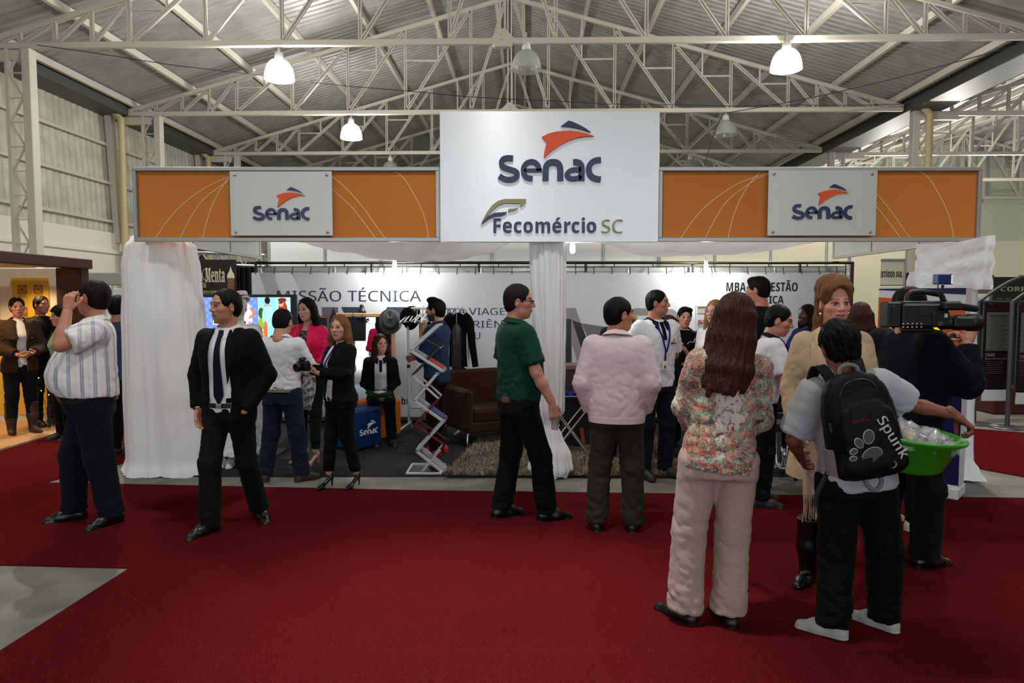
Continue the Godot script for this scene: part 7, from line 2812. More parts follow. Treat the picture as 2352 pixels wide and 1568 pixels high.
func glasses(P: Dictionary, m: Material) -> void:
	var h: Transform3D = P.head
	var g := Geo.new(0)
	for s in [-1.0, 1.0]:
		var pts := []
		for i in 17:
			var a := TAU * i / 16.0
			pts.append(h * Vector3(s * 0.032 + cos(a) * 0.024, 0.002 + sin(a) * 0.015, 0.098))
		g.tube(pts, 0.0018, 5)
		g.tube([h * Vector3(s * 0.056, 0.006, 0.096), h * Vector3(s * 0.078, 0.008, 0.05), h * Vector3(s * 0.082, 0.004, -0.01)], 0.0024, 5)
	g.tube([h * Vector3(-0.009, 0.006, 0.104), h * Vector3(0.009, 0.006, 0.104)], 0.002, 5)
	obj("spectacles", g, m, P.root)


func boy_with_backpack() -> void:
	var black_cloth := cloth(Color(0.022, 0.022, 0.026), 0.8, 0.5, 0.15)
	var grey := cloth(Color(0.66, 0.66, 0.68), 0.95, 0.5)
	var PT := [[0.78, 0.20, 0.135, -0.01], [0.92, 0.196, 0.132, -0.01], [1.02, 0.184, 0.125, -0.004], [1.10, 0.178, 0.122, 0.0], [1.22, 0.178, 0.122, 0.002], [1.32, 0.184, 0.122, -0.006], [1.39, 0.178, 0.108, -0.018], [1.435, 0.142, 0.084, -0.024], [1.465, 0.09, 0.066, -0.024], [1.50, 0.062, 0.062, -0.02]]
	var P := person("black-haired boy seen from behind with a black backpack and grey T-shirt", Vector3(1.76, 0, -3.36), 176, 1.57, {
		"rows": PT, "skin": Color(0.50, 0.29, 0.21), "hair": ["spiky", Color(0.012, 0.011, 0.012)], "head": [0.10, 0.0, 0.0], "hs": 1.13, "shx": 0.172, "lean": [0.02, 0.0, -0.14], "shift": Vector3(0.05, 0, 0),
		"aR": [Vector3(-0.345, 1.255, 0.05), Vector3(-0.55, 1.175, -0.02)], "hR": "grip", "fR": Vector3(-0.75, -0.6, -0.1), "pR": Vector3(0.3, -1, 0.1),
		"aL": [Vector3(0.30, 1.13, 0.05), Vector3(0.21, 0.98, 0.24)],
		"lL": [Vector3(0.14, 0.49, 0.0), Vector3(0.17, 0.085, -0.05), 1.0], "lR": [Vector3(-0.13, 0.49, 0.02), Vector3(-0.16, 0.085, 0.06), 0.75],
		"bottom": {"m": black_cloth, "r": [0.118, 0.096, 0.088], "rows": PT, "amp": 0.012}, "shoe": ["sneaker", mat(Color(0.62, 0.61, 0.59), 0.6)],
		"layers": [{"name": "t_shirt", "m": grey, "sleeve": 0.85, "hem": 0.84, "inf": 0.010, "r": [0.095, 0.098, 0.10], "amp": 0.012}],
		"face": {}})
	# stripes on the shoes
	var R: Transform3D = P.root.transform
	var bp := thing("backpack", "black backpack printed with a white footprint on the boy's back", "backpack")
	var frame: Transform3D = R * (P.up as Transform3D)
	frame.basis = frame.basis.orthonormalized()
	bp.transform = Transform3D(frame.basis * Basis(Vector3.UP, PI) * Basis(Vector3.BACK, 0.05), frame * Vector3(0.045, 1.11, -0.235))
	bp.scale = Vector3.ONE * 0.96
	var s := Sdf.new()
	s.trunk(Transform3D.IDENTITY, [[-0.25, 0.13, 0.07, 0.0], [-0.235, 0.15, 0.085, 0.0], [-0.15, 0.165, 0.095, 0.0], [0.0, 0.168, 0.095, -0.005], [0.12, 0.155, 0.085, -0.012], [0.2, 0.125, 0.065, -0.02], [0.24, 0.085, 0.045, -0.025], [0.255, 0.04, 0.03, -0.028]], 0.0, 0.02, -9, 9, 3.0)
	s.trunk(Transform3D.IDENTITY, [[-0.235, 0.10, 0.02, 0.09], [-0.22, 0.125, 0.03, 0.09], [-0.1, 0.132, 0.036, 0.09], [0.02, 0.128, 0.034, 0.085], [0.09, 0.10, 0.026, 0.075], [0.12, 0.06, 0.015, 0.07]], 0.0, 0.01, -9, 9, 3.2)
	var sf := s.net(0.009)
	sf.wrinkle(0.006, Vector3(7, 9, 7), 6, [], 0.5)
	var nylon := cloth(Color(0.022, 0.022, 0.025), 0.55, 0.4, 0.2)
	soft("bag_body", sf, nylon, bp)
	var white := mat(Color(0.78, 0.77, 0.76), 0.5)
	var tone := mat(Color(0.26, 0.23, 0.24), 0.45)
	# footprint: pad and four toes, white rim
	for q in [[-0.022, -0.125, 0.050, 0.036, 0.5], [0.042, -0.172, 0.038, 0.022, -0.25], [-0.022, -0.033, 0.023, 0.032, -0.25], [-0.070, -0.055, 0.016, 0.024, 0.35], [-0.100, -0.090, 0.017, 0.012, 0.3], [-0.107, -0.122, 0.015, 0.010, 0.0]]:
		for layer in 2:
			var pts := PackedVector2Array()
			for i in 22:
				var a := TAU * i / 22.0
				pts.append(Vector2(cos(a) * (q[2] + 0.0025 * (1 - layer)), sin(a) * (q[3] + 0.0025 * (1 - layer))).rotated(q[4]) + Vector2(q[0], q[1]))
			var g := Geo.new()
			g.prism(pts, 0.004, Transform3D(Basis.IDENTITY, Vector3(0, 0, 0.1265 + 0.0015 * layer)))
			obj("footprint_rim" if layer == 0 else "footprint_fill", g, white if layer == 0 else tone, bp)
	var tl := lettering(bp, "Spunk", Vector3(0.035, -0.005, 0.123), 0.062, white, 0.215, false, 0.006)
	tl.transform = Transform3D(Basis(Vector3.BACK, -1.2) * tl.transform.basis, Vector3(0.012, 0.035, 0.123))
	tl = lettering(bp, "Spunk", Vector3(-0.078, 0.035, 0.117), 0.020, mat(Color(0.45, 0.05, 0.07), 0.5), 0.075, false, 0.006)
	var g := Geo.new(0)
	for z in [[0.118, 0.072], [0.14, 0.04]]:
		g.tube(smooth3([Vector3(-z[0], -0.2, z[1]), Vector3(-z[0] - 0.02, 0.0, z[1] - 0.01), Vector3(-z[0] + 0.015, 0.13, z[1] - 0.02), Vector3(-0.05, 0.215, z[1] - 0.025), Vector3(0.05, 0.215, z[1] - 0.025), Vector3(z[0] - 0.015, 0.13, z[1] - 0.02), Vector3(z[0] + 0.02, 0.0, z[1] - 0.01)], 4), 0.004, 5)
	obj("zip", g, mat(Color(0.05, 0.05, 0.055), 0.4), bp)
	rbox("zip_pull", Vector3(-0.122, -0.09, 0.10), Vector3(0.012, 0.04, 0.01), M.chrome, bp, 0.003)
	rbox("zip_pull", Vector3(-0.158, 0.02, 0.05), Vector3(0.014, 0.05, 0.012), M.black, bp, 0.003)
	rod("carry_loop", smooth3([Vector3(-0.045, 0.22, -0.02), Vector3(-0.04, 0.275, -0.03), Vector3(0.0, 0.29, -0.035), Vector3(0.04, 0.275, -0.03), Vector3(0.045, 0.22, -0.02)], 4), 0.010, cloth(Color(0.42, 0.42, 0.42)), bp)
	for sd in [-1.0, 1.0]:
		var st := Geo.new(0)
		st.sheet(3, 16, func(u: float, v: float) -> Vector3:
			var a := v * PI * 0.9
			return Vector3(sd * (0.07 + 0.045 * v) + (u - 0.5) * 0.055, 0.215 + 0.095 * sin(a) - 0.02 * v, -0.06 - 0.16 * v), 0.012)
		obj("shoulder_strap", st, nylon, bp)
	rod("bottom_loop", smooth3([Vector3(-0.03, -0.235, 0.03), Vector3(-0.035, -0.28, 0.04), Vector3(0.0, -0.315, 0.04), Vector3(0.035, -0.28, 0.04), Vector3(0.03, -0.235, 0.03)], 4), 0.011, cloth(Color(0.42, 0.42, 0.42)), bp)
	var ps := Geo.new(0)
	ps.sheet(10, 10, func(u: float, v: float) -> Vector3: return Vector3(-0.165 - 0.022 * sin(u * PI), lerpf(-0.22, -0.09, v), lerpf(-0.08, 0.05, u)), 0.006)
	obj("side_pocket", ps, cloth(Color(0.50, 0.45, 0.48), 0.6), bp)
	rod("hanging_strap", smooth3([Vector3(-0.15, -0.17, -0.03), Vector3(-0.19, -0.24, -0.05), Vector3(-0.25, -0.32, -0.04), Vector3(-0.27, -0.37, -0.03)], 4), 0.012, cloth(Color(0.16, 0.15, 0.15)), bp)
	# green basin with wrapped sweets
	var c := Vector3(1.87, 0.885, -3.25)
	var basin := thing("plastic_basin", "bright green plastic basin carried on the boy's right side", "basin", c)
	basin.transform = Transform3D(Basis.from_euler(Vector3(0.05, 0, -0.09)).scaled(Vector3.ONE * 1.24), c)
	turned("basin_wall", [Vector2(0, 0.0), Vector2(0.125, 0.0), Vector2(0.14, 0.012), Vector2(0.185, 0.115), Vector2(0.207, 0.128), Vector2(0.209, 0.136), Vector2(0.203, 0.14), Vector2(0.183, 0.131), Vector2(0.136, 0.02), Vector2(0.12, 0.008), Vector2(0, 0.008)], mat(Color(0.16, 0.52, 0.06), 0.35), basin, Transform3D.IDENTITY, 48)
	var wrap := mat(Color(0.92, 0.92, 0.94, 0.2), 0.1)
	wrap.transparency = BaseMaterial3D.TRANSPARENCY_ALPHA
	var fn := FastNoiseLite.new()
	fn.frequency = 28.0
	seed(31)
	var fills := [Color(0.55, 0.36, 0.22), Color(0.75, 0.62, 0.45), Color(0.18, 0.05, 0.07), Color(0.70, 0.68, 0.66)]
	var kinds := ["wrapped sweet with a brown filling in the green basin", "wrapped sweet with a pale biscuit filling in the green basin", "wrapped sweet with a dark berry filling in the green basin", "wrapped white sweet in the green basin"]
	var n := 0
	for ring in 3:
		for j in [7, 10, 13][ring]:
			var rr: float = [0.05, 0.105, 0.155][ring]
			var an: float = TAU * j / [7, 10, 13][ring] + ring
			var p := Vector3(cos(an) * rr, 0.105 + randf() * 0.03 - ring * 0.004 + (0.035 if cos(an) < -0.2 else 0.0), sin(an) * rr)
			var w := thing("wrapped_sweet", kinds[n % 4], "sweet", Vector3.ZERO, 0.0, "wrapped sweets in the green basin")
			w.transform = basin.transform * Transform3D(Basis.from_euler(Vector3(randf() * 3, randf() * 6, randf() * 3)), p)
			var q := Geo.new(0)
			var sd := n * 3.7
			q.sheet(12, 8, func(u: float, v: float) -> Vector3:
				var a := -u * TAU
				var b := (v - 0.5) * PI
				var d := Vector3(cos(a) * cos(b), sin(b), sin(a) * cos(b))
				return d * Vector3(0.034, 0.024, 0.026) * (1.0 + 0.75 * fn.get_noise_3dv(d * 0.06 + Vector3(sd, 0, 0))))
			var fl := q
			obj("wrapper", q, wrap, w)
			q = Geo.new(0)
			q.sheet(9, 6, func(u: float, v: float) -> Vector3:
				var a := -u * TAU
				var b := (v - 0.5) * PI
				return Vector3(cos(a) * cos(b) * 0.022, sin(b) * 0.014, sin(a) * cos(b) * 0.016))
			obj("filling", q, mat(fills[n % 4], 0.6), w)
			for e in [-1.0, 1.0]:
				q = Geo.new(0)
				q.sheet(8, 3, func(u: float, v: float) -> Vector3:
					var a := u * TAU
					var r := 0.006 + v * 0.022 * (1.0 + 0.35 * sin(u * 25.0))
					return Vector3(e * (0.03 + v * 0.026), cos(a) * r, sin(a) * r * 0.6))
				obj("twist_end", q, wrap, w)
			n += 1


func cameraman() -> void:
	var navy := cloth(Color(0.035, 0.045, 0.085), 0.9, 0.4, 0.2)
	var P := person("cameraman in a navy sweater with a video camera on his shoulder", Vector3(2.52, 0, -4.32), 104, 1.77, {
		"skin": Color(0.66, 0.46, 0.37), "hair": ["short", Color(0.045, 0.032, 0.028)], "head": [0.0, -0.15, 0.0], "rows": PBIG.map(func(r: Array) -> Array: return [r[0], r[1] * 0.90, r[2] * 0.80, r[3] * 0.7]), "shx": 0.19, "thick": 1.12,
		"aR": [Vector3(-0.25, 1.16, 0.19), Vector3(-0.17, 1.40, 0.265)], "hR": "grip", "fR": Vector3(0.15, 0.9, 0.35), "pR": Vector3(0.5, 0.3, 1.0),
		"aL": [Vector3(0.20, 1.17, 0.2), Vector3(0.02, 1.36, 0.26)], "hL": "grip", "fL": Vector3(-0.4, 0.7, 0.4),
		"lR": [Vector3(-0.12, 0.49, 0.07), Vector3(-0.12, 0.085, 0.05), -0.05], "lL": [Vector3(0.11, 0.49, 0.0), Vector3(0.13, 0.085, -0.08), 0.1],
		"bottom": {"m": cloth(Color(0.045, 0.048, 0.055), 0.9, 0.5), "r": [0.115, 0.09, 0.088], "inf": 0.0, "name": "jeans"}, "shoe": ["dress", mat(Color(0.02, 0.019, 0.02), 0.3)],
		"layers": [{"name": "sweater", "m": navy, "sleeve": 1.94, "hem": 0.80, "inf": 0.010, "r": [0.098, 0.088, 0.062], "amp": 0.012}],
		"face": {}})
	# the camera on his right shoulder; its own axis runs along +x
	var t := thing("video_camera", "big black shoulder video camera with a small blue-backed light on top", "video camera", Vector3(2.42, 1.575, -4.05), 0.10)
	t.scale = Vector3.ONE * 0.88
	var blk := mat(Color(0.022, 0.022, 0.024), 0.5)
	var gry := mat(Color(0.075, 0.075, 0.08), 0.45)
	rbox("body", Vector3(0.0, 0.02, 0), Vector3(0.33, 0.16, 0.13), blk, t, 0.015)
	rbox("battery", Vector3(-0.215, 0.025, 0), Vector3(0.095, 0.17, 0.10), gry, t, 0.01)
	rbox("battery_catch", Vector3(-0.225, 0.06, 0.052), Vector3(0.035, 0.05, 0.008), blk, t, 0.002)
	rbox("top_ridge", Vector3(-0.02, 0.105, 0), Vector3(0.28, 0.025, 0.10), gry, t, 0.008)
	rbox("side_panel", Vector3(0.10, -0.005, 0.068), Vector3(0.12, 0.09, 0.012), blk, t, 0.004)
	rbox("screen_window", Vector3(-0.03, 0.045, 0.067), Vector3(0.055, 0.05, 0.006), mat(Color(0.12, 0.11, 0.11), 0.2), t, 0.002)
	rbox("white_label", Vector3(0.128, 0.02, 0.076), Vector3(0.022, 0.026, 0.004), mat(Color(0.8, 0.8, 0.8), 0.5), t, 0.0)
	rbox("grey_plate", Vector3(0.09, -0.035, 0.076), Vector3(0.035, 0.025, 0.004), mat(Color(0.28, 0.28, 0.28), 0.4), t, 0.0)
	for i in 10:
		turned("connector", [Vector2(0, 0.012), Vector2(0.007, 0.012), Vector2(0.008, 0), Vector2(0, 0)], M.chrome, t, Transform3D(Basis(Vector3.RIGHT, PI / 2), Vector3(-0.17 + (i % 5) * 0.032, -0.035 - 0.022 * (i / 5), 0.064)), 10)
	rod("handle", smooth3([Vector3(-0.10, 0.10, 0), Vector3(-0.085, 0.165, 0), Vector3(0.0, 0.178, 0), Vector3(0.10, 0.165, 0), Vector3(0.15, 0.15, 0), Vector3(0.17, 0.09, 0)], 4), 0.018, blk, t)
	turned("tally_lamp", [Vector2(0, 0.008), Vector2(0.005, 0.006), Vector2(0.006, 0), Vector2(0, 0)], glow(Color(1.0, 0.08, 0.08), 3.0), t, Transform3D(Basis.IDENTITY, Vector3(-0.082, 0.178, 0.006)), 10)
	var ax := Transform3D(Basis(Vector3.BACK, -PI / 2), Vector3.ZERO)
	turned("lens_barrel", [Vector2(0, 0.15), Vector2(0.045, 0.15), Vector2(0.045, 0.24), Vector2(0.052, 0.25), Vector2(0.052, 0.33), Vector2(0.048, 0.34), Vector2(0, 0.34)], blk, t, Transform3D(ax.basis, Vector3(0, -0.03, 0)), 28)
	turned("lens_hood", [Vector2(0.044, 0.33), Vector2(0.058, 0.345), Vector2(0.060, 0.42), Vector2(0.054, 0.42), Vector2(0.05, 0.36), Vector2(0, 0.355)], blk, t, Transform3D(ax.basis, Vector3(0, -0.03, 0)), 28)
	rbox("lens_grip", Vector3(0.27, -0.025, 0.055), Vector3(0.14, 0.08, 0.045), gry, t, 0.015)
	rbox("viewfinder", Vector3(0.15, 0.085, 0.09), Vector3(0.13, 0.06, 0.06), blk, t, 0.014)
	rod("microphone", [Vector3(0.16, 0.085, -0.03), Vector3(0.24, 0.088, -0.03), Vector3(0.25, 0.086, -0.03), Vector3(0.43, 0.062, -0.03), Vector3(0.44, 0.06, -0.03)], [0.014, 0.016, 0.024, 0.023, 0.015], mat(Color(0.018, 0.018, 0.018), 0.95), t, 14)
	rod("light_arm", [Vector3(0.15, 0.14, 0), Vector3(0.155, 0.225, 0)], 0.009, blk, t)
	rbox("video_light", Vector3(0.15, 0.262, 0), Vector3(0.10, 0.068, 0.06), mat(Color(0.04, 0.15, 0.40), 0.35), t, 0.006)
	rbox("light_front", Vector3(0.196, 0.262, 0), Vector3(0.02, 0.07, 0.062), blk, t, 0.003)
	for i in 5:
		rbox("led_light", Vector3(0.196, 0.238 + i * 0.012, 0.031), Vector3(0.010, 0.005, 0.003), glow(Color(0.95, 0.97, 1.0), 3.0), t, 0.0)
	rod("cable", smooth3([Vector3(0.11, 0.25, 0.02), Vector3(0.09, 0.2, 0.04), Vector3(0.10, 0.14, 0.05), Vector3(0.16, 0.12, 0.04)], 5), 0.004, blk, t, 6)
	rbox("shoulder_pad", Vector3(-0.02, -0.075, 0), Vector3(0.2, 0.04, 0.1), blk, t, 0.015)


func people_stand() -> void:
	var black_cloth := cloth(Color(0.028, 0.028, 0.032), 0.85, 0.5, 0.15)
	var white := cloth(Color(0.84, 0.84, 0.86))
	var jeans := cloth(Color(0.09, 0.12, 0.18), 0.9, 0.9)
	var dark_jeans := cloth(Color(0.05, 0.065, 0.095), 0.9, 0.8)
	var navy := cloth(Color(0.03, 0.045, 0.10), 0.9)
	# --- man in white shirt and jeans, from behind
	var P := person("man in a white shirt and blue jeans seen from behind before the television", Vector3(-2.13, 0, -6.3), 174, 1.60, {
		"skin": Color(0.72, 0.52, 0.43), "hair": ["crop", Color(0.035, 0.026, 0.024)], "head": [0.18, -0.1, 0.0], "hs": 1.10, "lean": [0.05, 0, 0],
		"aR": [Vector3(-0.27, 1.15, 0.06), Vector3(-0.13, 1.12, 0.27)], "aL": [Vector3(0.26, 1.15, 0.08), Vector3(0.1, 1.15, 0.28)], "hR": "hold", "hL": "hold",
		"lL": [Vector3(0.13, 0.49, 0.0), Vector3(0.19, 0.085, -0.03), 0.5], "lR": [Vector3(-0.14, 0.49, 0.01), Vector3(-0.19, 0.085, 0.0), -0.75],
		"bottom": {"m": jeans, "r": [0.108, 0.084, 0.078], "amp": 0.011, "name": "jeans"}, "shoe": ["sneaker", mat(Color(0.14, 0.10, 0.08), 0.6)],
		"layers": [{"m": white, "sleeve": 1.9, "hem": 0.94, "inf": 0.012, "r": [0.078, 0.066, 0.052], "amp": 0.012}]})
	collar(P, white, 0.035, 0.3)
	on_ring("belt", PM, P.pel, 0.925, 0.955, 0.012, mat(Color(0.45, 0.42, 0.38), 0.5), P.root)
	for s in [-1.0, 1.0]:
		on_patch("back_pocket", PM, P.pel, [Vector2(s * 0.03, 0.89), Vector2(s * 0.035, 0.80)] if s < 0 else [Vector2(s * 0.12, 0.89), Vector2(s * 0.11, 0.80)], [Vector2(s * 0.12, 0.89), Vector2(s * 0.11, 0.80)] if s < 0 else [Vector2(s * 0.03, 0.89), Vector2(s * 0.035, 0.80)], 0.012, jeans, P.root, true, 4, 4)
	# --- young woman in the pink blazer
	var flor := print_cloth(tile_img(128, 128, func(u: float, v: float) -> Color:
		var n := sin(u * 37.0 + 3.0 * sin(v * 23.0)) + sin(v * 31.0 + 2.0 * sin(u * 19.0))
		return Color(0.10, 0.09, 0.10) if n < 0.2 else (Color(0.55, 0.18, 0.35) if n < 0.9 else (Color(0.25, 0.38, 0.30) if n < 1.4 else Color(0.62, 0.55, 0.58)))), 4.0)
	var pink := cloth(Color(0.80, 0.09, 0.30), 0.6, 0.4, 0.4)
	P = person("young woman in a bright pink blazer and dark green trousers", Vector3(-2.09, 0.07, -6.97), -12, 1.635, {
		"fem": true, "skin": Color(0.80, 0.60, 0.53), "hair": ["longer", Color(0.06, 0.035, 0.03)], "head": [0.08, -0.12, 0.06], "hs": 1.05,
		"aL": [Vector3(0.22, 1.13, -0.02), Vector3(0.19, 0.99, 0.19)], "hL": "hold", "pL": Vector3(-0.4, 0, -1), "aR": [Vector3(-0.21, 1.12, 0.0), Vector3(-0.08, 1.03, 0.2)], "hR": "hold",
		"lL": [Vector3(0.09, 0.49, 0.02), Vector3(0.10, 0.085, 0.06), -0.2, -0.07], "lR": [Vector3(-0.085, 0.49, 0.0), Vector3(-0.10, 0.085, -0.04), -0.6, -0.07],
		"bottom": {"m": cloth(Color(0.015, 0.075, 0.055), 0.8), "r": [0.096, 0.066, 0.048], "crop": 0.06, "amp": 0.006}, "shoe": ["heel", mat(Color(0.66, 0.50, 0.42), 0.3)],
		"layers": [{"name": "top", "m": flor, "hem": 0.88, "inf": 0.004, "neck": 1.40}, {"name": "blazer", "m": pink, "hem": 0.90, "inf": 0.017, "sleeve": 1.72, "r": [0.072, 0.06, 0.054], "slit": [0.7, 0.10, 1.46, 0.045], "amp": 0.009}],
		"face": {"lipstick": 1.0}})
	for s in [-1.0, 1.0]:
		var inn := [Vector2(s * 0.05, 1.45), Vector2(s * 0.075, 1.25), Vector2(s * 0.09, 1.1)]
		var out := [Vector2(s * 0.07, 1.45), Vector2(s * 0.125, 1.30), Vector2(s * 0.095, 1.1)]
		on_patch("lapel", PF, P.up, inn if s > 0 else out, out if s > 0 else inn, 0.026, pink, P.root, false, 3, 10)
	var R: Transform3D = P.root.transform
	var fo := thing("folder", "blue and white striped folder held by the woman in the pink blazer", "folder")
	fo.transform = R * Transform3D(Basis.from_euler(Vector3(0.9, 0.2, -0.7)), Vector3(0.13, 0.99, 0.25))
	rbox("cover", Vector3.ZERO, Vector3(0.22, 0.012, 0.10), mat(Color(0.06, 0.28, 0.42), 0.5), fo, 0.002)
	for i in 3:
		rbox("stripe", Vector3(0, 0.0065, -0.03 + i * 0.03), Vector3(0.22, 0.002, 0.012), mat([Color(0.8, 0.82, 0.85), Color(0.2, 0.55, 0.45), Color(0.75, 0.78, 0.85)][i], 0.5), fo, 0.0)
	var floral2 := print_cloth(tile_img(128, 128, func(u: float, v: float) -> Color:
		var n := sin(u * 21.0 + 2.0 * sin(v * 17.0)) + sin(v * 25.0 + 2.0 * sin(u * 13.0))
		return Color(0.78, 0.80, 0.82) if n < 0.35 else (Color(0.06, 0.32, 0.52) if n < 0.8 else (Color(0.65, 0.10, 0.28) if n < 1.3 else Color(0.35, 0.55, 0.25)))), 3.0)
	var sc := thing("floral_scarf", "blue and pink floral scarf dangling below the striped folder", "scarf")
	sc.transform = R * Transform3D(Basis.IDENTITY, Vector3(0.17, 0.92, 0.28))
	var g := Geo.new(0)
	g.sheet(14, 24, func(u: float, v: float) -> Vector3:
		var w := 0.03 + 0.055 * sin(PI * minf(1.0 - v + 0.12, 1.0) * 0.8)
		return Vector3((u - 0.5) * 2.0 * w - 0.05 * (1 - v), -0.38 * (1.0 - v), 0.014 * sin(u * 15.0) * (1.0 - v)), 0.004)
	obj("cloth_body", g, floral2, sc)
	# --- blonde woman with the camera
	P = person("blonde woman in a black blazer holding a camera near her chest", Vector3(-1.53, 0.07, -6.03), -48, 1.475, {
		"fem": true, "skin": Color(0.78, 0.57, 0.49), "hair": ["longer", Color(0.42, 0.29, 0.17)], "head": [0.0, 0.62, 0.0], "hs": 1.12, "shx": 0.165, "thick": 1.1,
		"rows": PF.map(func(r: Array) -> Array: return [r[0], r[1] * 1.10, r[2] * 1.12, r[3]]),
		"aL": [Vector3(0.225, 1.16, 0.05), Vector3(0.06, 1.17, 0.27)], "hL": "hold", "fL": Vector3(-0.5, 0.3, 0.8), "pL": Vector3(-0.2, 1, 0.2), "aR": [Vector3(-0.22, 1.15, 0.06), Vector3(-0.07, 1.20, 0.27)], "hR": "grip", "fR": Vector3(0.3, 0.4, 0.8), "pR": Vector3(1, 0, 0),
		"lL": [Vector3(0.085, 0.49, -0.03), Vector3(0.085, 0.085, -0.13), 0.35, -0.07], "lR": [Vector3(-0.085, 0.49, 0.06), Vector3(-0.085, 0.085, 0.10), 0.25, -0.07],
		"bottom": {"m": black_cloth, "r": [0.105, 0.076, 0.058], "crop": 0.05}, "shoe": ["heel", mat(Color(0.02, 0.02, 0.02), 0.25)],
		"layers": [{"name": "top", "m": white, "hem": 0.86, "inf": 0.006, "neck": 1.44}, {"name": "blazer", "m": black_cloth, "hem": 0.86, "inf": 0.022, "sleeve": 1.93, "r": [0.082, 0.07, 0.058], "slit": [0.7, 0.085, 1.46, 0.05], "amp": 0.008}],
		"face": {"lipstick": 1.0, "brow": Color(0.2, 0.13, 0.09)}})
	lanyard(P, P.rows, Color(0.05, 0.09, 0.25), 1.08, false)
	collar(P, navy, 0.02, 0.4)
	R = P.root.transform
	var cam := thing("photo_camera", "black photo camera held in the hands of the blonde woman", "camera")
	cam.transform = R * Transform3D(Basis.from_euler(Vector3(0.15, 0.2, 0)), Vector3(0.0, 1.055, 0.335))
	rbox("camera_body", Vector3.ZERO, Vector3(0.135, 0.085, 0.06), M.black, cam, 0.012)
	rbox("prism_hump", Vector3(0, 0.055, 0), Vector3(0.06, 0.035, 0.05), M.black, cam, 0.01)
	turned("lens", [Vector2(0, 0.02), Vector2(0.036, 0.02), Vector2(0.038, 0.075), Vector2(0.034, 0.085), Vector2(0.028, 0.078), Vector2(0, 0.07)], M.black, cam, Transform3D(Basis(Vector3.RIGHT, PI / 2), Vector3.ZERO), 24)
	turned("dial", [Vector2(0, 0.012), Vector2(0.012, 0.012), Vector2(0.012, 0), Vector2(0, 0)], M.chrome, cam, Transform3D(Basis.IDENTITY, Vector3(0.045, 0.042, 0)), 14)
	# --- seated smiling woman
	P = person("smiling seated woman in a navy cardigan on the orange pouf", Vector3(-1.59, 0.012, -8.22), 12, 1.62, {
		"fem": true, "skin": Color(0.80, 0.58, 0.51), "hair": ["long", Color(0.20, 0.115, 0.075)], "head": [-0.08, 0.35, 0.05], "shift": Vector3(0, -0.385, -0.02), "lean": [0.06, 0, 0], "hs": 1.05,
		"aL": [Vector3(0.20, 1.12, 0.03), Vector3(0.045, 1.01, 0.24)], "aR": [Vector3(-0.20, 1.12, 0.03), Vector3(-0.045, 1.0, 0.24)], "hL": "hold", "hR": "hold", "pL": Vector3(-1, -0.3, 0), "pR": Vector3(1, -0.3, 0),
		"lL": [Vector3(0.10, 0.53, 0.40), Vector3(0.12, 0.085, 0.44), 0.2], "lR": [Vector3(-0.09, 0.53, 0.40), Vector3(-0.07, 0.085, 0.42), 0.0],
		"bottom": {"m": dark_jeans, "r": [0.098, 0.072, 0.064], "y0": 0.84, "name": "jeans"}, "shoe": ["flat", mat(Color(0.10, 0.13, 0.12), 0.5)],
		"layers": [{"name": "polo_shirt", "m": white, "hem": 0.88, "inf": 0.006}, {"name": "cardigan", "m": cloth(Color(0.025, 0.03, 0.055)), "hem": 0.86, "inf": 0.018, "sleeve": 1.9, "r": [0.07, 0.06, 0.05], "slit": [0.7, 0.085, 1.46, 0.07]}],
		"face": {"smile": 1.0, "lipstick": 1.0}})
	collar(P, navy, 0.02, 0.35)
	on_patch("neck_placket", PF, P.up, [Vector2(-0.018, 1.42), Vector2(-0.018, 1.28)], [Vector2(0.018, 1.42), Vector2(0.018, 1.28)], 0.014, navy, P.root, false, 2, 8)
	var bag := thing("green_bag", "green and white bag lying on the seated woman's lap", "bag")
	bag.transform = P.root.transform * Transform3D(Basis.from_euler(Vector3(0.15, 0.2, 0)), Vector3(-0.02, 0.575, 0.22))
	rbox("body", Vector3.ZERO, Vector3(0.30, 0.05, 0.2), cloth(Color(0.03, 0.22, 0.06), 0.6), bag, 0.02)
	rbox("white_print", Vector3(0.0, 0.026, 0.03), Vector3(0.12, 0.006, 0.1), white, bag, 0.001, Basis(Vector3.UP, 0.5))
	# --- bearded man in denim
	var denim := cloth(Color(0.10, 0.17, 0.27), 0.9, 0.9)
	P = person("bearded man in a denim shirt with folded arms behind the zigzag stand", Vector3(-0.82, 0.012, -7.35), -108, 1.68, {
		"skin": Color(0.70, 0.49, 0.41), "hair": ["quiff", Color(0.02, 0.016, 0.016)], "head": [0.0, 0.1, 0.0], "hs": 1.02,
		"aL": [Vector3(0.235, 1.13, 0.06), Vector3(-0.02, 1.14, 0.23)], "aR": [Vector3(-0.235, 1.13, 0.06), Vector3(0.04, 1.10, 0.22)], "hL": "relaxed", "hR": "relaxed", "pL": Vector3(0, 0, -1), "pR": Vector3(0, 0, -1),
		"bottom": {"m": cloth(Color(0.10, 0.03, 0.035), 0.9), "r": [0.096, 0.068, 0.056]}, "shoe": ["sneaker", mat(Color(0.55, 0.05, 0.05), 0.6)],
		"layers": [{"name": "denim_shirt", "m": denim, "sleeve": 1.9, "hem": 0.83, "inf": 0.012, "r": [0.078, 0.068, 0.052], "amp": 0.010}],
		"face": {"beard": 0.95}})
	collar(P, denim, 0.035, 0.3)
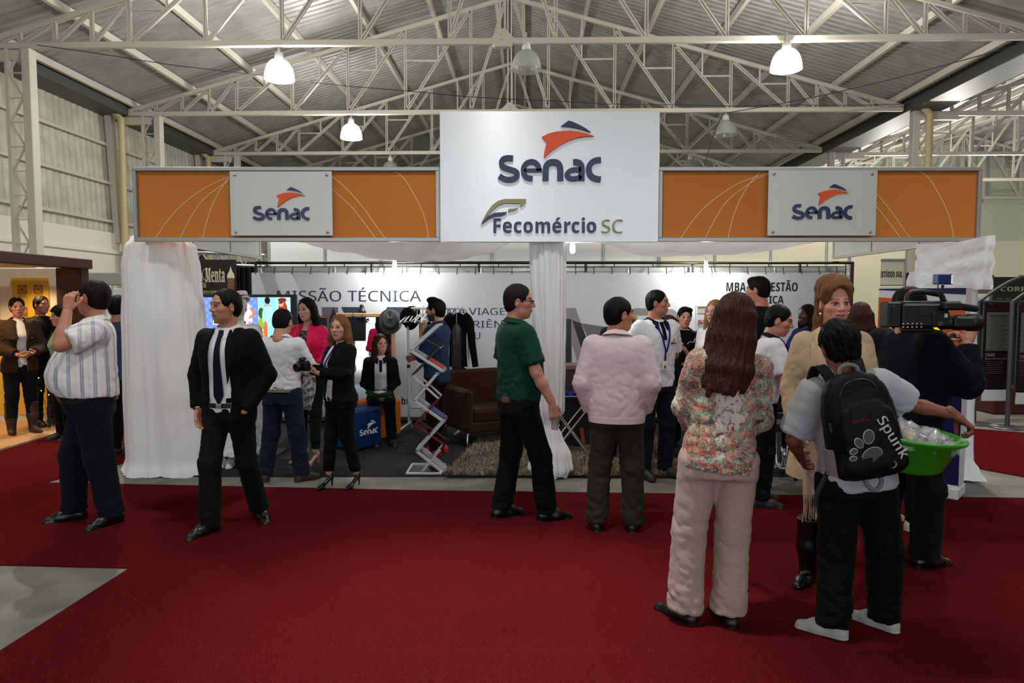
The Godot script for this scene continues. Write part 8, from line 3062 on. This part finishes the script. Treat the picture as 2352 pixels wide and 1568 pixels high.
	# --- young man in the white polo
	P = person("tall young man in a white polo shirt with a blue lanyard", Vector3(1.36, 0.012, -6.42), 22, 1.77, {
		"skin": Color(0.68, 0.46, 0.36), "hair": ["short", Color(0.018, 0.016, 0.017)], "head": [0.0, 0.75, 0.0],
		"aL": [Vector3(0.275, 1.13, -0.10), Vector3(0.12, 0.96, -0.22)], "aR": [Vector3(-0.275, 1.13, -0.10), Vector3(-0.10, 0.98, -0.22)], "hL": "fist", "hR": "fist",
		"lL": [Vector3(0.10, 0.49, 0.04), Vector3(0.10, 0.085, 0.02), 0.45], "lR": [Vector3(-0.10, 0.49, 0.01), Vector3(-0.11, 0.085, -0.02), -0.1],
		"bottom": {"m": dark_jeans, "r": [0.10, 0.076, 0.07], "amp": 0.009, "name": "jeans"}, "shoe": ["sneaker", mat(Color(0.07, 0.055, 0.05), 0.6)],
		"layers": [{"name": "polo_shirt", "m": white, "sleeve": 0.82, "hem": 0.85, "inf": 0.012, "r": [0.082, 0.084, 0.084], "amp": 0.012}]})
	collar(P, navy, 0.03, 0.35, 0.05)
	polo_trim(P)
	lanyard(P, PM, Color(0.05, 0.12, 0.42), 1.10, true)
	# --- dark-haired woman in black with white piping
	P = person("dark-haired woman in a black shirt with white piping, hand at her chest", Vector3(1.97, 0.012, -7.8), -8, 1.585, {
		"fem": true, "far": true, "skin": Color(0.76, 0.55, 0.48), "hair": ["swept", Color(0.025, 0.018, 0.018)], "head": [0.0, 0.1, -0.05], "hs": 1.1,
		"aL": [Vector3(0.21, 1.13, 0.05), Vector3(0.03, 1.17, 0.2)], "hL": "hold", "fL": Vector3(-0.5, 0.8, 0.2), "pL": Vector3(-1, 0, -0.6), "aR": [Vector3(-0.21, 1.12, 0.02), Vector3(-0.02, 1.05, 0.2)],
		"bottom": {"m": cloth(Color(0.02, 0.03, 0.075)), "r": [0.10, 0.08, 0.08]}, "shoe": ["dress", M.black],
		"layers": [{"name": "black_shirt", "m": black_cloth, "sleeve": 1.9, "hem": 0.86, "inf": 0.014, "r": [0.075, 0.064, 0.05]}],
		"face": {"lipstick": 1.0}})
	for s in [-1.0, 1.0]:
		var pts := []
		for q in [Vector2(0.02, 1.30), Vector2(0.06, 1.33), Vector2(0.10, 1.325), Vector2(0.125, 1.37)]:
			pts.append(P.up * onto(PF, s * q.x, q.y, 0.020))
		rod("piping", smooth3(pts, 4), 0.004, white, P.root, 5)
	collar(P, black_cloth, 0.03, 0.4)
	# --- blonde woman beside the poster
	P = person("fair-haired woman in white looking left beside the framed poster", Vector3(2.06, 0.012, -6.95), -50, 1.67, {
		"fem": true, "far": true, "skin": Color(0.80, 0.60, 0.53), "hair": ["longer", Color(0.55, 0.42, 0.27)], "head": [0.0, 0.1, 0.0], "hs": 1.05,
		"bottom": {"m": black_cloth}, "shoe": ["dress", M.black],
		"layers": [{"name": "top", "m": white, "sleeve": 0.8, "hem": 0.86, "inf": 0.010, "r": [0.07, 0.066, 0.064]}], "face": {"lipstick": 1.0}})
	# --- woman half hidden behind the polo shirt
	P = person("brown-haired woman mostly hidden behind the shoulder of the young man in polo", Vector3(1.70, 0.012, -7.35), 100, 1.50, {
		"fem": true, "far": true, "skin": Color(0.76, 0.54, 0.46), "hair": ["bob", Color(0.24, 0.16, 0.10)], "hs": 1.1,
		"bottom": {"m": black_cloth}, "shoe": ["dress", M.black], "layers": [{"name": "top", "m": black_cloth, "sleeve": 1.9, "hem": 0.86, "inf": 0.010}]})
	# --- person with the yellow box, behind the pink shirt
	P = person("dark-haired person hidden behind the pale pink shirt beside a yellow box", Vector3(1.13, 0.012, -7.0), 150, 1.68, {
		"far": true, "skin": Color(0.66, 0.46, 0.38), "hair": ["long", Color(0.02, 0.018, 0.018)], "aR": [Vector3(-0.22, 1.2, 0.1), Vector3(-0.17, 1.38, 0.2)], "hR": "hold",
		"bottom": {"m": black_cloth}, "shoe": ["dress", M.black], "layers": [{"name": "top", "m": black_cloth, "sleeve": 1.9, "hem": 0.86, "inf": 0.010}]})
	var yb := pl(1452, 737, -6.7)
	var y := thing("yellow_box", "yellow-green box with a black window, half hidden by the polo shirt shoulder", "box", yb)
	rbox("box_body", Vector3.ZERO, Vector3(0.09, 0.11, 0.03), mat(Color(0.55, 0.55, 0.10), 0.5), y, 0.003)
	rbox("dark_window", Vector3(0.0, -0.01, 0.016), Vector3(0.055, 0.06, 0.004), M.black, y, 0.0)
	# --- tall man and the handshaker
	P = person("very tall brown-haired man with his back turned before the right banner", Vector3(2.50, 0.012, -6.95), -140, 1.91, {
		"far": true, "skin": Color(0.74, 0.50, 0.42), "hair": ["swept", Color(0.085, 0.055, 0.042)], "head": [0.05, 0.25, 0.0],
		"bottom": {"m": black_cloth, "r": [0.1, 0.076, 0.07]}, "shoe": ["dress", M.black],
		"layers": [{"name": "shirt", "m": cloth(Color(0.20, 0.03, 0.04)), "sleeve": 0.0, "hem": 0.85, "inf": 0.012}, {"name": "vest_jacket", "m": cloth(Color(0.05, 0.06, 0.06)), "sleeve": 1.9, "hem": 0.84, "inf": 0.02, "slit": [0.7, 0.08, 1.47, 0.06]}]})
	P = person("smiling man in a white polo shirt reaching out to shake hands", Vector3(2.06, 0, -5.56), 78, 1.65, {
		"skin": Color(0.74, 0.51, 0.42), "hair": ["short", Color(0.03, 0.022, 0.02)], "head": [0.10, -0.25, 0.05], "lean": [0.16, 0, 0], "hs": 1.08,
		"aR": [Vector3(-0.245, 1.12, 0.10), Vector3(-0.13, 1.04, 0.34)], "hR": "flat", "pR": Vector3(1, 0.2, 0), "fR": Vector3(0.1, 0.0, 1), "aL": [Vector3(0.24, 1.13, 0.05), Vector3(0.14, 1.08, 0.30)], "hL": "flat", "fL": Vector3(-0.2, 0.2, 1),
		"bottom": {"m": cloth(Color(0.04, 0.05, 0.075), 0.9, 0.8), "r": [0.104, 0.08, 0.076], "name": "jeans"}, "shoe": ["sneaker", mat(Color(0.12, 0.08, 0.06), 0.6)],
		"layers": [{"name": "polo_shirt", "m": white, "sleeve": 0.80, "hem": 0.85, "inf": 0.012, "r": [0.082, 0.084, 0.084], "amp": 0.011}],
		"face": {"smile": 1.0}})
	collar(P, navy, 0.03, 0.35, 0.05)
	polo_trim(P)


func polo_trim(P: Dictionary) -> void:
	on_patch("neck_placket", P.rows, P.up, [Vector2(-0.018, 1.45), Vector2(-0.018, 1.29)], [Vector2(0.018, 1.45), Vector2(0.018, 1.29)], 0.019, cloth(Color(0.03, 0.045, 0.10)), P.root, false, 2, 8)
	var q := onto(P.rows, 0.095, 1.25, 0.021)
	var b := Basis(Vector3.UP, 0.42)
	var X: Transform3D = (P.up as Transform3D) * Transform3D(b, q)
	emblem(P.root, X, 0.085 / 1217.0, 0.003, mat(Color(0.04, 0.05, 0.12), 0.6), mat(Color(0.85, 0.33, 0.08), 0.6))


func lanyard(P: Dictionary, rows: Array, c: Color, low: float, badge: bool) -> void:
	var m := cloth(c, 0.7)
	for s in [-1.0, 1.0]:
		var l := [Vector2(s * 0.068, 1.45), Vector2(s * 0.055, 1.38), Vector2(s * 0.004, low + 0.08)]
		var r := []
		for p in l:
			r.append(p + Vector2(0.014, 0))
		on_patch("lanyard_strap", rows, P.up, l, r, 0.024, m, P.root, false, 2, 14)
	on_patch("lanyard_strap", rows, P.up, [Vector2(-0.006, low + 0.09), Vector2(-0.006, low)], [Vector2(0.008, low + 0.09), Vector2(0.008, low)], 0.024, m, P.root, false, 2, 4)
	if badge:
		var q: Vector3 = (P.up as Transform3D) * onto(rows, 0.0, low - 0.045, 0.028)
		rbox("badge", q, Vector3(0.062, 0.085, 0.006), mat(Color(0.82, 0.84, 0.80), 0.4), P.root, 0.002)
		rbox("badge_print", q + Vector3(0, -0.012, 0.0035), Vector3(0.022, 0.03, 0.002), mat(Color(0.35, 0.36, 0.34), 0.5), P.root, 0.0)


func people_back() -> void:
	var black_cloth := cloth(Color(0.028, 0.028, 0.032), 0.85, 0.5, 0.15)
	var white := cloth(Color(0.84, 0.84, 0.86))
	var jeans := cloth(Color(0.07, 0.085, 0.11), 0.9, 0.9)
	var P := person("dark-skinned woman in a royal blue top behind the trench coat's shoulder", Vector3(3.28, 0.012, -7.6), -72, 1.62, {
		"fem": true, "far": true, "skin": Color(0.30, 0.17, 0.13), "hair": ["waves", Color(0.07, 0.035, 0.025)], "hs": 1.05,
		"aL": [Vector3(0.23, 1.15, 0.06), Vector3(0.02, 1.12, 0.24)], "aR": [Vector3(-0.23, 1.15, 0.06), Vector3(-0.02, 1.10, 0.22)],
		"bottom": {"m": cloth(Color(0.03, 0.04, 0.16))}, "shoe": ["dress", M.black],
		"layers": [{"name": "blue_top", "m": cloth(Color(0.05, 0.06, 0.36)), "sleeve": 1.4, "hem": 0.84, "inf": 0.016, "r": [0.085, 0.085, 0.06]}]})
	P = person("woman with long light brown hair in maroon, behind the trench coat", Vector3(2.86, 0, -5.6), 140, 1.66, {
		"fem": true, "far": true, "skin": Color(0.74, 0.54, 0.46), "hair": ["longer", Color(0.22, 0.13, 0.085)], "hs": 1.06,
		"bottom": {"m": black_cloth}, "shoe": ["dress", M.black],
		"layers": [{"name": "maroon_jacket", "m": cloth(Color(0.13, 0.04, 0.04)), "sleeve": 1.9, "hem": 0.82, "inf": 0.016}]})
	P = person("person hidden behind the cameraman, showing only a cream sneaker and dark jeans", Vector3(2.86, 0, -4.98), 100, 1.66, {
		"far": true, "skin": Color(0.7, 0.5, 0.42), "hair": ["short", Color(0.03, 0.025, 0.02)], "aR": [Vector3(-0.2, 1.13, 0.08), Vector3(-0.08, 1.05, 0.2)], "aL": [Vector3(0.2, 1.13, 0.08), Vector3(0.08, 1.05, 0.2)],
		"lR": [Vector3(-0.10, 0.49, 0.05), Vector3(-0.10, 0.085, 0.07), -0.1],
		"bottom": {"m": cloth(Color(0.04, 0.045, 0.05), 0.9, 0.5), "r": [0.098, 0.074, 0.07], "name": "jeans"}, "shoe": ["sneaker", mat(Color(0.74, 0.70, 0.60), 0.6)],
		"layers": [{"name": "dark_jacket", "m": black_cloth, "sleeve": 1.9, "hem": 0.84, "inf": 0.014}]})
	# --- left side group
	var brown := cloth(Color(0.21, 0.155, 0.115), 0.8, 0.9)
	P = person("woman in a brown quilted jacket, jeans and brown boots by the gold panel", Vector3(-6.08, 0.045, -8.4), 50, 1.67, {
		"fem": true, "skin": Color(0.74, 0.52, 0.44), "hair": ["pony", Color(0.09, 0.05, 0.035)], "head": [0.0, -0.1, 0.06], "hs": 1.04, "shx": 0.165,
		"aL": [Vector3(0.23, 1.11, 0.04), Vector3(0.08, 1.05, 0.27)], "aR": [Vector3(-0.24, 1.11, 0.02), Vector3(-0.08, 1.03, 0.26)], "hL": "hold", "hR": "hold", "pL": Vector3(-0.6, 0.8, 0), "pR": Vector3(0.6, 0.8, 0),
		"lL": [Vector3(0.10, 0.49, 0.03), Vector3(0.11, 0.085, 0.04), 0.2], "lR": [Vector3(-0.10, 0.49, 0.0), Vector3(-0.11, 0.085, -0.03), -0.2],
		"bottom": {"m": jeans, "r": [0.10, 0.076, 0.066], "crop": 0.3, "name": "jeans"}, "shoe": ["boot", mat(Color(0.20, 0.10, 0.06), 0.5)],
		"layers": [{"name": "top", "m": white, "hem": 0.86, "inf": 0.006}, {"name": "quilted_jacket", "m": brown, "hem": 0.80, "inf": 0.030, "sleeve": 1.9, "r": [0.088, 0.076, 0.062], "slit": [0.7, 0.05, 1.46, 0.05], "amp": 0.012}]})
	collar(P, brown, 0.03, 0.5, 0.05)
	for s in [-1.0, 1.0]:
		for yy in [1.24, 0.99]:
			rbox("pocket_flap", P.up * onto(PF, s * 0.10, yy, 0.042), Vector3(0.11, 0.04, 0.012), brown, P.root, 0.004, Basis(Vector3.UP, s * 0.5))
			turned("stud", [Vector2(0, 0.004), Vector2(0.007, 0.003), Vector2(0.008, 0), Vector2(0, 0)], mat(Color(0.8, 0.65, 0.35), 0.3, 0.8), P.root, P.up * Transform3D(Basis(Vector3.RIGHT, PI / 2), onto(PF, s * 0.10, yy - 0.005, 0.055)), 10)
	P = person("man in dark clothes in profile behind the woman in the brown jacket", Vector3(-6.16, 0.045, -8.95), 70, 1.70, {
		"far": true, "skin": Color(0.70, 0.47, 0.38), "hair": ["short", Color(0.03, 0.024, 0.022)], "aR": [Vector3(-0.23, 1.13, 0.05), Vector3(-0.12, 1.10, 0.26)], "hR": "hold",
		"bottom": {"m": cloth(Color(0.03, 0.032, 0.04))}, "shoe": ["dress", M.black], "layers": [{"name": "dark_jacket", "m": cloth(Color(0.05, 0.045, 0.045)), "sleeve": 1.9, "hem": 0.84, "inf": 0.014}]})
	P = person("curly-haired woman in a pale green blouse and dark cardigan", Vector3(-5.42, 0.0, -8.2), -30, 1.60, {
		"fem": true, "skin": Color(0.74, 0.51, 0.43), "hair": ["curly", Color(0.03, 0.02, 0.018)], "head": [0.0, -0.15, 0.0], "hs": 1.06,
		"bottom": {"m": black_cloth, "r": [0.1, 0.075, 0.066]}, "shoe": ["dress", M.black],
		"layers": [{"name": "blouse", "m": cloth(Color(0.42, 0.55, 0.48)), "hem": 0.84, "inf": 0.008}, {"name": "cardigan", "m": cloth(Color(0.06, 0.05, 0.035)), "hem": 0.72, "inf": 0.022, "sleeve": 1.9, "slit": [0.6, 0.09, 1.46, 0.06]}],
		"face": {"smile": 0.4}})
	P = person("person with black hair and a blue shirt half hidden by the left white drape", Vector3(-4.22, 0, -7.35), 160, 1.73, {
		"far": true, "skin": Color(0.6, 0.42, 0.34), "hair": ["short", Color(0.012, 0.011, 0.012)], "hs": 1.08,
		"bottom": {"m": black_cloth}, "shoe": ["dress", M.black], "layers": [{"name": "blue_shirt", "m": cloth(Color(0.20, 0.24, 0.36)), "sleeve": 1.9, "hem": 0.84, "inf": 0.012}]})
	P = person("man in a black hat and dark clothes behind the suited man's shoulder", Vector3(-4.22, 0, -9.5), -50, 1.58, {
		"far": true, "skin": Color(0.45, 0.28, 0.21), "hair": ["short", Color(0.02, 0.018, 0.018)], "head": [0.25, 0.0, 0.0],
		"bottom": {"m": black_cloth}, "shoe": ["dress", M.black], "layers": [{"name": "dark_jacket", "m": black_cloth, "sleeve": 1.9, "hem": 0.84, "inf": 0.012}]})
	var X: Transform3D = P.root.transform * (P.head as Transform3D)
	hat("brimmed_hat", "black brimmed hat worn by the man behind the suited man's shoulder", cloth(Color(0.02, 0.02, 0.022), 0.9), Transform3D(X.basis.orthonormalized(), X * Vector3(0, 0.045, -0.01)), 0.12, 0.17, 0.02)
	# --- mannequin with a veiled hat
	var pale := Color(0.80, 0.78, 0.76)
	var SK := [[0.10, 0.25, 0.22, 0.0], [0.4, 0.21, 0.18, 0.0], [0.7, 0.185, 0.15, 0.0], [0.92, 0.165, 0.12, 0.0], [1.02, 0.132, 0.10, 0.0], [1.08, 0.13, 0.098, 0.002], [1.18, 0.145, 0.11, 0.01], [1.26, 0.155, 0.124, 0.016], [1.34, 0.155, 0.106, 0.0], [1.40, 0.14, 0.088, -0.014], [1.43, 0.11, 0.07, -0.02]]
	P = person("white mannequin in a long white dress behind the suited man", Vector3(-2.75, 0.012, -6.88), 20, 1.72, {
		"fem": true, "skin": pale, "hair": ["crop", pale], "face": {"brow": pale},
		"aR": [Vector3(-0.23, 1.14, 0.02), Vector3(-0.20, 0.94, 0.10)], "shoe": ["flat", mat(pale, 0.5)],
		"layers": [{"name": "white_dress", "m": white, "rows": SK, "hem": 0.12, "inf": 0.006, "amp": 0.02, "sleeve": 0.7, "base": 0.5, "cell": 0.016}]})
	var mr: Node3D = P.root
	mr.name = "mannequin"
	mr.set_meta("category", "mannequin")
	X = mr.transform * (P.head as Transform3D)
	hat("veiled_hat", "small white hat with a black net veil on the mannequin", white, Transform3D(X.basis.orthonormalized() * Basis.from_euler(Vector3(-0.2, 0, 0.25)), X * Vector3(0.0, 0.07, -0.02)), 0.08, 0.112, 0.0)
	var v := thing("net_veil", "black and white net veil falling beside the mannequin's head", "veil")
	v.transform = Transform3D(X.basis.orthonormalized(), X * Vector3(-0.06, 0.08, 0.02))
	var g := Geo.new(0)
	for i in 13:
		var pts := []
		var ptb := []
		for j in 13:
			var u := i / 12.0
			var w := j / 12.0
			var a := lerpf(2.2, 4.6, u)
			pts.append(Vector3(sin(a) * (0.06 + 0.07 * w), 0.05 - 0.20 * w, -cos(a) * (0.06 + 0.07 * w)))
			a = lerpf(2.2, 4.6, w)
			ptb.append(Vector3(sin(a) * (0.06 + 0.07 * u), 0.05 - 0.20 * u, -cos(a) * (0.06 + 0.07 * u)))
		g.tube(pts, 0.0016, 4)
		g.tube(ptb, 0.0016, 4)
	obj("net", g, M.black, v)
